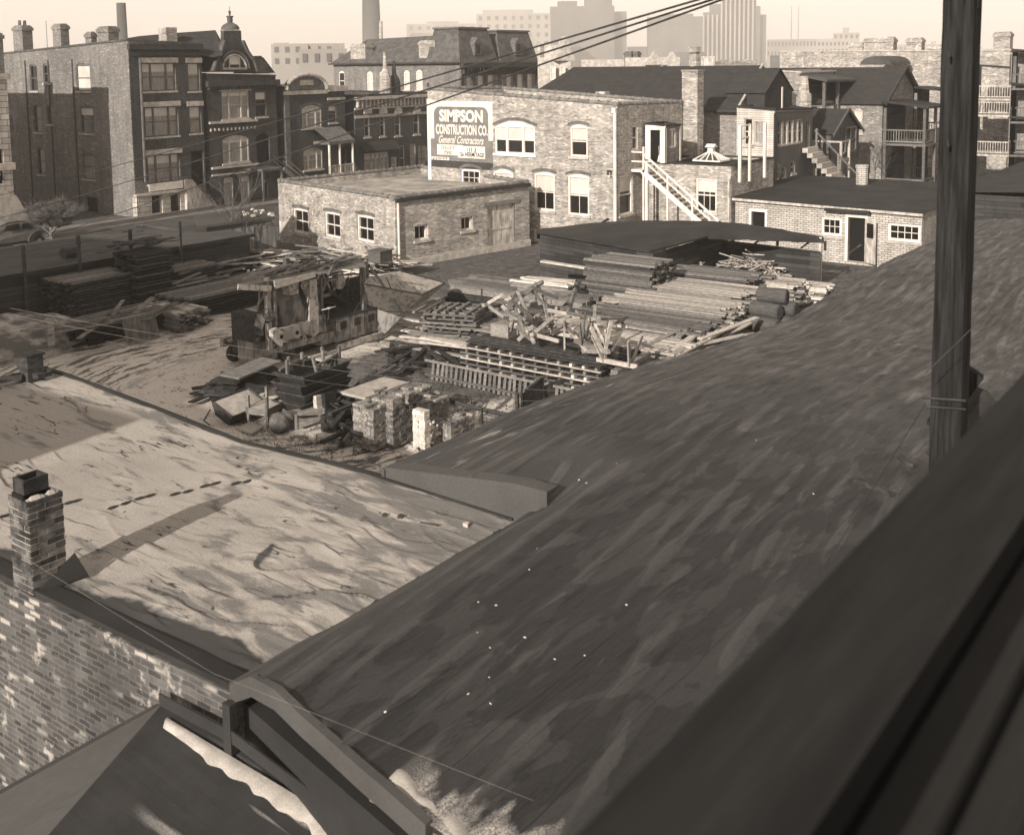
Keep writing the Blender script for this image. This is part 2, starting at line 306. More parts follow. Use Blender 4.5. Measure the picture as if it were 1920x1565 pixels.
mk('street', MB().box(-40, 300, 52.5, 60.5, -.2, .012), 'asphalt', kind='structure')
mk('pavement', MB().box(-40, 300, 60.5, 63.2, -.2, .15), 'walk', kind='structure')
# ---------------------------------------------------------------- big tar roof
EAVE = [(5, 4.13), (11.2, 4.13), (15, 4.14), (18.5, 3.93), (21, 3.71), (23.5, 3.5), (26, 3.40), (29, 3.54), (33, 3.7), (60, 3.7)]
def tab(t, x):
    for (a, p), (b, q) in zip(t, t[1:]):
        if x <= b: return p+(q-p)*max(0, min(1, (x-a)/(b-a)))
    return t[-1][1]
def ridge(x, y):
    w = ns(x*.16, y*.35, 41)*.75+ns(x*.8, y*.8, 42)*.10; q = y*3.0-x*.36+w; q -= math.floor(q); c = max(0, 1-abs(q-.5)*2.7); r = c*c*(3-2*c)
    a = max(0, min(1, .42+ns(x*.55+5*math.floor(y*3.0-x*.36+w), y*.4, 43)*2.6))
    q2 = y*6.3-x*.8+w*2; q2 -= math.floor(q2); c2 = max(0, 1-abs(q2-.5)*3); r2 = c2*max(0, min(1, ns(x*1.1, y*1.4, 44)*2.6)); return r*a, r2
def ztar(x, y, fine=True):
    e = tab(EAVE, x); z = e+.30*min(1, max(0, (10.8-y)/2.4))+.012*max(0, 8.4-y)
    cant = 1 if x <= 11.2 else max(0, 1-(x-11.2)/1.0)
    if y > 7.6 and x <= 12.2: z -= cant*min(1, (y-7.6)/.8)*(z-3.94)*(1 if x <= 11.2 or y < 8.5 else max(0, 1-(y-8.5)/.5))
    if fine:
        r1_, r2_ = ridge(x, y); z += .018*ns(x*.45, y*1.2, 1)+.036*r1_+.012*r2_
        if x > 12: z += min(1, (x-12)/8)*(.022*ns(x*.8, y*2.0, 7)+.026*abs(ns(x*1.7+3, y*2.6, 9))*2)
    return z
def xmin(y): return 6.30+(y-8.15)*.235
mb = MB()
NX, NY = 250, 230
RIDGE_TONES = []
def ftar(i, j):        # near section: parapet corner to x = 11.2
    y = -1.2+(8.40+1.2)*j/NY; a = xmin(y); x = a+(11.2-a)*i/90; return (x, y, ztar(x, y))
mb.grid(ftar, 90, NY)
xs = [11.2+(i/NX)**1.35*33 for i in range(NX+1)]
mb.grid(lambda i, j: (xs[i], -1.2+12.0*j/NY, ztar(xs[i], -1.2+12.0*j/NY)), NX, NY)
tar = thing('shed_roof', 'huge dark tar paper roof of the long shed, rippled and damp, in the foreground', 'roof', (11, 5, 3))
ro = mk('roof_surface', mb, 'tar_near', tar, smooth=True); attr(ro, 'ridge_light', [(lambda r: min(1, r[0]+.6*r[1]))(ridge(p[0], p[1])) for p in mb.v])  # painted ridge highlight per vertex, read by the felt colour
mb = MB()                                   # eave edge, end wall above the snowy roof, near edge
for i in range(NX):
    a, b = xs[i], xs[i+1]
    if a > 12.2: mb.quad((a, 10.8, ztar(a, 10.8)), (b, 10.8, ztar(b, 10.8)), (b, 10.8, ztar(b, 10.8)-.16), (a, 10.8, ztar(a, 10.8)-.16))
mk('eave_board', mb, 'tar', tar)
mb = MB()
yy = [7.9+i*(10.8-7.9)/20 for i in range(21)]
top = lambda y: ztar(11.2, min(y, 10.8), False)+.30*0
for a, b in zip(yy, yy[1:]):
    ta = tab(EAVE, 11.2)+.30*min(1, (10.8-a)/2.4)+.02; tb = tab(EAVE, 11.2)+.30*min(1, (10.8-b)/2.4)+.02
    for dx, z0, z1a, z1b in ((0, 3.6, ta, tb),): mb.quad((11.19, a, 3.6), (11.19, b, 3.6), (11.19, b, z1b), (11.19, a, z1a))
    mb.quad((11.19, a, ta), (11.19, b, tb), (11.45, b, tb+.005), (11.45, a, ta+.005))
mb.box(11.19, 12.6, 10.78, 10.86, 3.2, 4.12)
mk('end_wall', mb, 'tar_light', tar)
mb = MB(); mb.box(12.2, 46, 10.3, 10.4, -.1, 3.3); mk('wall', mb, 'barn', tar)
# small bundles on the roof surface: white pebbles, footprints
random.seed(5)
pb = MB().lathe((0, 0, -.02), (0, 0, 1), [(0, .007), (.008, .012), (.016, .010), (.02, .003)], 6)
peb = [(895, 1185), (897, 1128), (930, 1134), (919, 1214), (917, 1269), (722, 1333), (1040, 1235), (984, 1194), (878, 1300), (1156, 869), (1086, 899), (1100, 905), (1007, 1028), (992, 1067), (1174, 1133), (919, 1318), (1096, 1228), (975, 954), (1418, 825), (1524, 925)]
for k, (u, v) in enumerate(peb):
    p = G(u, v, 4.38)
    for _ in range(5): p = G(u, v, ztar(p.x, p.y))
    q = MB(); q.v = [(p.x+a*(.7+.55*(k % 3))+.3*b*(k % 2), p.y+b*(1+.3*(k % 4)), p.z+c*(1+.3*(k % 2))+.004) for a, b, c in pb.v]; q.f = pb.f
    mk('pebble', q, 'white_paint', loc=p, label='small white pebble lying on the dark tar roof', cat='pebble', group='white pebbles on the tar roof')
# ---------------------------------------------------------------- snow covered flat roof
EV2 = [(8.4, 3.93), (11.1, 3.97), (12.2, 3.94), (14, 3.85), (16.2, 3.99), (19.2, 4.14), (24, 4.15)]
def saws(x, y):
    sw = (x*1.7+ns(x*.5, y*.45, 31)*1.5+ns(x*2, y*2.2, 37)*.16+y*.22); sw -= math.floor(sw); mk_ = max(0, min(1, .10+ns(x*1.0, y*1.05, 33)*3.2))
    sv = (x*3.4+ns(x*.8, y*.7, 35)*1.8+ns(x*3, y*3, 38)*.2+y*.5); sv -= math.floor(sv); mv_ = max(0, min(1, ns(x*1.5, y*1.5, 36)*3.4))*max(.15, min(1, (13.2-y)/3)); return sw, mk_, sv, mv_
def zsnow(x, y, fine=True):
    t = max(0, min(1, (x-6.3)/4.9)); z = 3.96*(1-t)+tab(EV2, y)*t
    if y < 8.9: z = 3.93+(z-3.93)*(y-8.4)/.5
    if fine:
        a = ns(x*1.5+.3*ns(y*.8, x), y*.38, 4); r = max(0, 1-abs(a)*5.); g = .35+.65*max(0, min(1, .5+ns(x*.5, y*.5, 8)*1.5))
        b = ns(x*2.6, y*.8, 11); r2 = max(0, 1-abs(b)*4.)*max(0, min(1, (12.5-y)/3))
        sw, mk_, sv, mv_ = saws(x, y); z += .032*mk_*(sw if sw < .93 else (1-sw)/.07*.93)+.020*mv_*(sv if sv < .88 else (1-sv)/.12*.88)
        z += .008*r*r*g+.012*r2*r2+.018*ns(x*1.5, y*.7, 12)*max(.2, min(1, (13-y)/3))+.010*ns(x*4.2, y*1.3, 13)*max(.25, min(1, (13.5-y)/3))
    return z
mb = MB(); mb.grid(lambda i, j: (6.34+4.86*i/300, 8.4+11.5*j/220, zsnow(6.34+4.86*i/300, 8.4+11.5*j/220)), 300, 220)
sn = thing('snowy_roof', 'low flat roof under thin wrinkled snow beside the brick chimney', 'roof', (9, 12, 3.9))
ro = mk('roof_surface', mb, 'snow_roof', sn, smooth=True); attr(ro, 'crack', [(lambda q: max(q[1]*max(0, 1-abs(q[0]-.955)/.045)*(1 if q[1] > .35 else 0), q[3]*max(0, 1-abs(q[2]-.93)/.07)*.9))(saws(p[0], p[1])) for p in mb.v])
mb = MB(); n = 60
for i in range(n):
    a = 8.45+11.45*i/n; b = 8.45+11.45*(i+1)/n
    for x0, x1, dz0, dz1 in ((11.16, 11.26, -.10, .035), (11.26, 11.30, -.14, .01)):
        za, zb = zsnow(11.2, a, False), zsnow(11.2, b, False)
        mb.hexa([(x0, a, za+dz0), (x1, a, za+dz0), (x1, b, zb+dz0), (x0, b, zb+dz0), (x0, a, za+dz1), (x1, a, za+dz1), (x1, b, zb+dz1), (x0, b, zb+dz1)])
mk('eave_board', mb, 'tar', sn)
mk('wall', MB().box(11.0, 11.1, 8.5, 19.8, -.1, 3.75).box(6.4, 11.1, 19.75, 19.85, -.1, 4.0), 'barn', sn)
mk('eave_board', MB().box(6.3, 11.25, 19.86, 19.95, 4.0, 4.2), 'tar', sn)
fp = MB()
for u, v in [(130, 943), (142, 940), (212, 952), (236, 944), (281, 930), (328, 927), (352, 922), (384, 912), (404, 907), (442, 907), (464, 903), (262, 935), (8, 968)]:
    p = G(u, v, 3.97)
    for _ in range(4): p = G(u, v, zsnow(p.x, p.y))
    fp.v += [(p.x+.09*math.cos(k*math.pi/5)+.01*math.cos(k*3), p.y+.045*math.sin(k*math.pi/5), zsnow(p.x, p.y)+.012) for k in range(10)]; fp.f.append(tuple(range(len(fp.v)-10, len(fp.v))))
mk('footprints', fp, 'tar', sn, kind='stuff')
# debris near the valley and the far edge
for (u, v, L, hgt, a, lab) in ((805, 985, .25, .02, 1.9, 'short stick lying on the snowy roof by the dark end wall'), (875, 986, .06, .05, 0, 'bright broken chunk lying in the valley of the snowy roof'), (752, 971, .07, .05, .4, 'small dark lump on the snowy roof below the end wall'), (722, 968, .05, .04, .4, 'tiny dark stone on the snowy roof, left of the lump'), (72, 717, .16, .03, .3, 'dark scrap lying on the far end of the snowy roof')):
    p = G(u, v, 3.95); d = Vector((math.cos(a), math.sin(a), 0))*L/2
    b = MB().beam(p-d+Vector((0, 0, .02)), p+d+Vector((0, 0, .03)), hgt*1.6, hgt, w2=hgt, h2=hgt*.7)
    mk('stick' if 'stick' in lab else 'stone', b, 'wood_bright' if 'bright' in lab else 'wood_dark', loc=p, label=lab, cat='stick' if 'stick' in lab else 'debris')
# vent box and boards at the far edge
p = G(60, 706, 4.2); t = thing('roof_vent', 'dark square wooden vent box standing on the far edge of the snowy roof', 'vent', p)
mk('box', MB().box(p.x-.16, p.x+.16, p.y-.15, p.y+.15, 4.1, 4.62), 'wood_dark', t); mk('cap', MB().box(p.x-.19, p.x+.19, p.y-.18, p.y+.18, 4.62, 4.66), 'wood_dark', t)
for k, (u0, v0, u1, v1) in enumerate([(0, 712, 40, 706), (22, 706, 88, 699), (66, 706, 92, 698)]):
    a, b = G(u0, v0, 4.25), G(u1, v1, 4.25)
    mk('board', MB().beam(a, b, .16, .09), 'wood_dark', loc=a, label=['dark board along the far edge of the snowy roof, left of the vent', 'dark board lying in front of the vent box', 'short dark board right of the vent box'][k], cat='board')
# ---------------------------------------------------------------- old brick wall with parapet, chimney
wall_pts = [(6.22, 17.5), (6.22, 12.4), (6.27, 10.0), (6.32, 8.15)]
ow = thing('brick_wall', 'weathered old brick side wall with crumbling mortar below the snowy roof', 'wall', (6.3, 10, 0))
mb = MB(); cop = MB(); fl = MB()
for (x0, y0), (x1, y1) in zip(wall_pts, wall_pts[1:]):
    z = 3.98
    mb.hexa([(x0, y0, -.2), (x1, y1, -.2), (x1+.2, y1, -.2), (x0+.2, y0, -.2), (x0, y0, z), (x1, y1, z), (x1+.2, y1, z), (x0+.2, y0, z)])
    fl.hexa([(x0+.03, y0, z), (x1+.03, y1, z), (x1+.30, y1, z-.02), (x0+.30, y0, z-.02), (x0+.03, y0, z+.06), (x1+.03, y1, z+.06), (x1+.30, y1, z+.02), (x0+.30, y0, z+.02)])
mk('masonry', mb, 'brick_old', ow); mk('flashing', fl, 'tar', ow)
mb = MB()
for k in range(7):
    y1 = 8.15-k*.45; y0 = y1-.45; a, b = xmin(y1), xmin(y0); za, zb = ztar(a+.03, y1), ztar(b+.03, y0)
    mb.hexa([(a-.05, y1, za-.17), (b-.05, y0, zb-.17), (b+.03, y0, zb-.17), (a+.03, y1, za-.17), (a-.05, y1, za+.03), (b-.05, y0, zb+.03), (b+.03, y0, zb+.03), (a+.03, y1, za+.03)])
mk('fascia', mb, 'tar_light', tar)
mk('near_wall', MB().hexa([(6.40, 8.14, 0), (4.66, .2, 0), (4.9, .2, 0), (6.6, 8.14, 0), (6.40, 8.14, 3.86), (4.66, .2, 4.1), (4.9, .2, 4.1), (6.6, 8.14, 3.86)]), 'tar', tar)
ch = thing('chimney', 'short square brick chimney with clay flue and patchy snow cap beside the snowy roof', 'chimney', (6.6, 11.9, 3.9))
def lumpy_brick(mb, x0, x1, y0, y1, z0, n, rnd):
    h = (.0733)
    for k in range(n):
        j = lambda: rnd.uniform(-.007, .007); z = z0+k*h
        L = .21; off = (k % 2)*.105
        for (a0, a1, fixed, ax) in ((x0, x1, y0, 'x'), (y0, y1, x0, 'y')):
            t = a0-(off if k % 2 else 0)
            while t < a1-.01:
                s0, s1 = max(t, a0), min(t+L, a1); t += L
                if s1-s0 < .04: continue
                d = j()
                if ax == 'x': mb.box(s0+.005, s1-.005, y0+d-.004, y0+.06, z+.005, z+h-.006)
                else: mb.box(x0+d-.004, x0+.06, s0+.005, s1-.005, z+.005, z+h-.006)
rnd = random.Random(3)
c0 = PX(15, 930, 6.25); c1 = PX(52, 950, 6.25); c2 = PY(118, 920, c1.y)
X0, X1, Y0, Y1 = 6.25, c2.x, c1.y, c0.y; ZT = c1.z+.05
mk('mortar_core', MB().box(X0+.006, X1-.006, Y0+.006, Y1-.0, 3.7, ZT-.03), 'stone', ch)
mb = MB(); lumpy_brick(mb, X0, X1, Y0, Y1, ZT-.0733*18, 18, rnd); mk('brickwork', mb, 'brick_chimney', ch)
cx, cy = (X0+X1)/2-.05, (Y0+Y1)/2
fl = MB(); 
for a, b, c, d in ((-.15, .15, -.12, -.09), (-.15, .15, .09, .12), (-.15, -.12, -.09, .09), (.12, .15, -.09, .09)): fl.box(cx+a, cx+b, cy+c, cy+d, ZT, ZT+.22)
fl.box(cx-.17, cx+.17, cy-.12, cy+.12, ZT, ZT+.05); mk('flue', fl, 'wood_dark', ch)
mb = MB(); mb.grid(lambda i, j: (X0+(X1-X0)*i/10+.01*ns(i, j), Y0+(Y1-Y0)*j/6, ZT-.012+.05*max(0, ns(i*.6, j*.7, 2)+.40)*(0 if i in (0, 10) or j in (0, 6) else 1)), 10, 6); mk('snow_cap', mb, 'snow', ch)
mk('flashing', MB().hexa([(X0-.0, Y0-.015, 3.85), (X1+.22, Y0-.12, 3.9), (X1+.2, Y0, 3.9), (X0, Y0-.005, 3.85), (X0, Y0-.012, 3.99), (X1+.2, Y0-.10, 4.02), (X1+.1, Y0-.004, 4.30), (X0, Y0-.004, 4.0)]), 'tar', ch)
# ---------------------------------------------------------------- little gabled roof against the wall
pk = Vector((6.18, 9.15, 3.60)); r0 = Vector((1.5, 9.15, 3.60)); cr = G(90, 1565, 3.30); cr2 = cr+(cr-pk)*1.2
j1 = G(700, 1540, 3.35); j2 = pk+(j1-pk)*1.6
gr = thing('lean_to_roof', 'dark folded tar paper roof of a low outbuilding with streaks of snow', 'roof', (5, 8, 3))
def m_gable():
    s = NT('tar_snowy'); x = s.xyz()
    st = s.noise(1., 4, s.map((4.2, .35, 1)), rough=.5); g = s.noise(70, 2)
    away = s.step(s.math('ADD', (x, 1), s.math('MULTIPLY', (x, 0), -.2)), 7.3, 6.6)
    m = s.math('MULTIPLY', s.step(st, .53, .62), away); m = s.math('MULTIPLY', m, s.step(g, .25, .5))
    c = s.lerp(m, s.math('MULTIPLY_ADD', s.noise(3, 5), .03, .020), .45); return s.finish(v=c, rough=.85, bump=s.math('ADD', s.math('MULTIPLY', g, .3), s.math('MULTIPLY', st, 2)), bs=.3, bd=.03)
m_gable()
def bil(a, b, c, d, n, m_, amp):
    mb = MB()
    def f(i, j):
        s_, t_ = i/n, j/m_; p = (a*(1-s_)+b*s_)*(1-t_)+(d*(1-s_)+c*s_)*t_; return (p.x, p.y, p.z+amp*ns(p.x*1.5, p.y*1.2, 5)*min(1, 4*t_, 4*s_ if s_ > 0 else 0))
    return mb.grid(f, n, m_)
mk('left_slope', bil(pk, r0, r0+Vector((-2, -1.5, -.9)), cr2, 24, 24, .0), 'tar_pale', gr, smooth=True)
mk('right_slope', bil(pk, cr2, cr2+(j2-pk)*1.2, j2, 40, 40, .05), 'tar_snowy', gr, smooth=True)
mk('ridge_board', MB().beam(pk+Vector((-.02, .03, -.02)), r0+Vector((0, .03, -.02)), .05, .04), 'tar_light', gr)
q = [G(u, v, 3.62) for u, v in ((268, 1318), (305, 1300), (345, 1312), (700, 1505))]
mb = MB(); fa, fb_, fc = Vector((6.17, 9.15, 3.60)), Vector((6.17, 8.0, 3.62)), Vector((6.16, 6.2, 3.38)); fu = Vector((-.004, 0, .13))
mb.prism([tuple(fa), tuple(fb_), tuple(fb_+fu), tuple(fa+fu)], (-.02, 0, 0)).prism([tuple(fb_), tuple(fc), tuple(fc+fu), tuple(fb_+fu)], (-.02, 0, 0)); mk('flashing', mb, 'tar', gr)
mb = MB(); mb.grid(lambda i, j: ((lambda s_, t_: (pk.x-.10+(j2.x-pk.x-.1)*s_*.9-.24*t_*(.35+s_*1.1)*(1+.25*ns(s_*8, 2)+.22*ns(s_*26, 7)), pk.y-.22+(j2.y-pk.y)*s_*.95-.05*t_, (pk+(j2-pk)*s_*.95).z+.022*math.sin(math.pi*t_)-.01-.10*t_*(.5+s_)))(i/110, j/6)), 110, 6)
mk('snow_drift', mb, 'snow', gr, smooth=True)
mk('post', MB().box(6.14, 6.22, 8.02, 8.13, 3.5, 4.0), 'tar', gr)
# log and snow at the very bottom edge
a, b = G(700, 1488, 4.25), G(850, 1565, 4.2); d = (b-a)
mk('log', MB().tube([a, a+d*.5, b, b+d], .055, 9, .06), 'wood_mid', loc=a, label='weathered grey log lying in the snow at the bottom corner of the tar roof', cat='log')
mb = MB(); e0 = Vector((xmin(5.6), 5.6, 0)); e1 = Vector((xmin(3.6), 3.6, 0))
mb.grid(lambda i, j: (lambda s_, t_: (lambda q: (q.x, q.y, ztar(max(q.x, xmin(q.y)), q.y)+.035*math.sin(math.pi*t_)*(.6+.6*ns(s_*5, t_*2))-.012))(e0.lerp(e1, s_)+Vector((.02+.20*t_*(1+.6*ns(s_*9, 3)), 0, 0))))(i/60, j/6), 60, 6)
mk('snow_patch', mb, 'snow', kind='stuff', smooth=True)
# ---------------------------------------------------------------- pole, elevated railway edge
pt = thing('utility_pole', 'tall squared dark timber pole rising past the right side of the view', 'pole', (10.2, 2.7, 3))
a = PX(1743, 830, 10.05); b = PX(1768, 0, 10.05)
w_ = .262; mb = MB()
n = 40
for k in range(n):
    za, zb = 3+k*.22, 3+(k+1)*.22
    xa = lambda z: a.x+.0; ya = lambda z: a.y+(b.y-a.y)*(z-a.z)/(b.z-a.z)
    jz = lambda i, z: .006*ns(z*2.3, i*7.1)
    r = lambda z: [(a.x+jz(0, z), ya(z)-w_+jz(1, z), z), (a.x+w_+jz(2, z), ya(z)-w_+jz(3, z), z), (a.x+w_, ya(z), z), (a.x+jz(4, z), ya(z)+jz(5, z), z)]
    mb.hexa(r(za)+r(zb))
mk('shaft', mb, 'pole_wood', pt)
for u, v in ((1783, 107), (1781, 272)):
    p = PX(u, v, a.x); mk('step_iron', MB().tube([p+Vector((.02, .0, 0)), p+Vector((-.13, -.02, .0)), p+Vector((-.15, -.02, .05))], .011, 6), 'iron', pt)
p = PX(1830, 12, a.x+.1); mk('bracket', MB().box(p.x, p.x+.1, p.y-.02, p.y+.12, p.z-.02, p.z+.4), 'pole_wood', pt)
p = PX(1768, 748, a.x-.03); mk('wire_wrap', MB().tube([p+Vector((0, .18, -.02)), p+Vector((0, -.2, .02))], .012, 6).tube([p+Vector((0, .18, -.1)), p+Vector((0, -.2, -.06))], .008, 6), 'iron', pt)
el = thing('railway_platform_edge', 'blurred dark timber guard planks of the elevated railway, bottom right corner', 'platform edge', (2, .3, 9))
def vy(u, z): return G(u, 1565, z).y
for (u0, z0, u1, z1, nm) in ((1080, 9.0, 1545, 8.97, 'plank'), (1690, 9.05, 1748, 9.05, 'plank'), (1790, 9.03, 1925, 9.0, 'plank')):
    y0, y1 = vy(u0, z0), vy(u1, z1); mk(nm, MB().box(-.6, 16, y1, y0, z0-.07, z0), 'rail_wood', el)
mk('underside_beam', MB().box(-.6, 16, -.6, .70, 8.6, 8.85), 'void', el)
bm = thing('timber_bracket', 'dark timber blocking bolted behind the squared pole above the railway edge', 'beam', (10.5, 2.6, 6.9))
a1, a2 = PD(1752, 800, 11.2), PD(1830, 697, 11.2)
mk('beam', MB().beam(a1, a2, .16, .16), 'pole_wood', bm); mk('beam', MB().beam(a1+Vector((-.1, -.05, -.3)), a2+Vector((.3, -.05, -.3)), .14, .2), 'iron', bm)
# gutter beam and boards seen where the tar roof meets the railway
for k, (u0, v0, u1, v1, ww) in enumerate([(1608, 900, 1670, 926, .07), (1680, 850, 1706, 872, .09)]):
    p, q = G(u0, v0, 4.62), G(u1, v1, 4.62); mk('board', MB().beam(p, q, ww, .05), 'wood_dark', loc=p, label=['short dark crosspiece lying on the tar roof below the railway edge', 'small dark block on the tar roof near the pole foot'][k], cat='board')
def wire(pts, r, lab, group=None, sag=0, n=24, m='iron'):
    P = []
    for a, b in zip(pts, pts[1:]):
        for k in range(n): t = k/n; q = Vector(a).lerp(Vector(b), t); q.z -= sag*4*t*(1-t); P.append(q)
    P.append(Vector(pts[-1])); return mk('wire', MB().tube(P, r, 5), m, loc=P[0], label=lab, cat='wire', group=group)
g = 'three overhead wires crossing the view'
wire([PD(-40, 375, 52), PD(1385, -22, 9)], .0105, 'upper of three overhead wires sweeping up to the top edge', g, .1)
wire([PD(-60, 424, 52), PD(1405, -22, 9)], .0105, 'middle of three overhead wires sweeping up to the top edge', g, .1)
wire([PD(-60, 490, 52), PD(1415, -22, 9)], .0105, 'lower of three overhead wires sweeping up to the top edge', g, .1)
for k, (p, q) in enumerate([((1735, 757), (1335, 1400)), ((1900, 540), (1735, 700))]):
    wire([PD(*p, 9.9), PD(*q, 5.5) if k == 0 else PD(*q, 9.9)], .004, ['thin cable running down along the railway edge from the pole', 'thin cable going right from the pole above the tar roof'][k])
wire([PD(-20, 1005, 9), PD(400, 1262, 7.5), PD(1000, 1500, 7)], .0009, 'hair thin wire strung over the brick wall and the tar roof', m='tin')
for k, (a, b) in enumerate([((20, 590), (1090, 735)), ((20, 578), (1090, 708)), ((200, 640), (1010, 752))]):
    wire([PD(*a, 22), PD(*b, 26)], .004, ['middle slack wire strung across the yard below the mixing machine', 'upper slack wire strung across the yard just under the mixing machine', 'lower slack wire strung across the yard over the mortar tubs'][k], 'slack wires across the yard', .25, m='tin')
# unseen neighbouring blocks left of the view, placed and sized to shade the yard
nb = thing('warehouse', 'plain brick warehouse unseen past the left edge, placed to shade the yard', 'building', (-8, 20, 0))
mk('wall', MB().box(-18, -6, 14.35, 24.5, -.1, 11.5), 'brick_house', nb); mk('roof', MB().box(-17.8, -6.2, 14.5, 24.3, 11.5, 11.52), 'gravel', nb)
nb = thing('loft_building', 'tall plain brick loft building unseen past the left edge, placed to shade the yard', 'building', (-10, 34, 0))
mk('wall', MB().box(-22, -4, 24.6, 46, -.1, 17.0), 'brick_house', nb); mk('roof', MB().box(-21.8, -4.2, 24.8, 45.8, 17.0, 17.02), 'gravel', nb)
# ---------------------------------------------------------------- facades: wall, openings, windows
class Fr:
    def __init__(s, A, B):     # A, B: ground points, left to right as seen from outside
        s.A = Vector((A[0], A[1], 0)); s.B = Vector((B[0], B[1], 0)); s.L = (s.B-s.A).length; s.t = (s.B-s.A)/s.L; s.n = Vector((s.t.y, -s.t.x, 0))
    def p(s, a, z, d=0): q = s.A+s.t*a-s.n*d; return Vector((q.x, q.y, z))
    def at(s, u, v):
        r = ray(u, v); o = Vector((0, 0, CH)); k = (s.A-o).dot(s.n)/r.dot(s.n); q = o+r*k; return ((q-s.A).dot(s.t), q.z)
    def rect(s, u0, v0, u1, v1):
        um, vm = (u0+u1)/2, (v0+v1)/2; return (s.at(u0, vm)[0], s.at(u1, vm)[0], s.at(um, v1)[1], s.at(um, v0)[1])
    def box(s, mb, a0, a1, z0, z1, d0, d1):
        return mb.hexa([s.p(a0, z0, d0), s.p(a1, z0, d0), s.p(a1, z0, d1), s.p(a0, z0, d1), s.p(a0, z1, d0), s.p(a1, z1, d0), s.p(a1, z1, d1), s.p(a0, z1, d1)])
def wallmesh(mb, fr, a0, a1, z0, zl, zr, ops, dep=.22):
    """wall face from a0 to a1 with real openings; top runs from zl to zr; ops = (a0, a1, z0, z1, arch)"""
    zt = min(zl, zr); ops = [(max(a0+.01, o[0]), min(a1-.01, o[1]), max(z0+.01, o[2]), min(zt-.01, o[3]), o[4] if len(o) > 4 else 0) for o in ops]
    As = sorted({a0, a1}|{o[0] for o in ops}|{o[1] for o in ops}); Zs = sorted({z0, zt}|{o[2] for o in ops}|{o[3] for o in ops})
    for i in range(len(As)-1):
        for j in range(len(Zs)-1):
            am, zm = (As[i]+As[i+1])/2, (Zs[j]+Zs[j+1])/2
            if any(o[0] < am < o[1] and o[2] < zm < o[3] for o in ops): continue
            mb.quad(fr.p(As[i], Zs[j]), fr.p(As[i+1], Zs[j]), fr.p(As[i+1], Zs[j+1]), fr.p(As[i], Zs[j+1]))
    if abs(zl-zr) > 1e-4: mb.quad(fr.p(a0, zt), fr.p(a1, zt), fr.p(a1, zr), fr.p(a0, zl))
    for o in ops:
        x0, x1, y0, y1, ar = o
        mb.quad(fr.p(x0, y0), fr.p(x0, y1-ar), fr.p(x0, y1-ar, dep), fr.p(x0, y0, dep)); mb.quad(fr.p(x1, y0), fr.p(x1, y1-ar), fr.p(x1, y1-ar, dep), fr.p(x1, y0, dep))
        mb.quad(fr.p(x0, y0), fr.p(x1, y0), fr.p(x1, y0, dep), fr.p(x0, y0, dep))
        if ar == 0: mb.quad(fr.p(x0, y1), fr.p(x1, y1), fr.p(x1, y1, dep), fr.p(x0, y1, dep))
        else:
            n = 8; pts = [(x0+(x1-x0)*k/n, y1-ar*(2*k/n-1)**2) for k in range(n+1)]
            for (p0, q0), (p1, q1) in zip(pts, pts[1:]):
                mb.quad(fr.p(p0, q0), fr.p(p1, q1), fr.p(p1, y1), fr.p(p0, y1)); mb.quad(fr.p(p0, q0), fr.p(p1, q1), fr.p(p1, q1, dep), fr.p(p0, q0, dep))
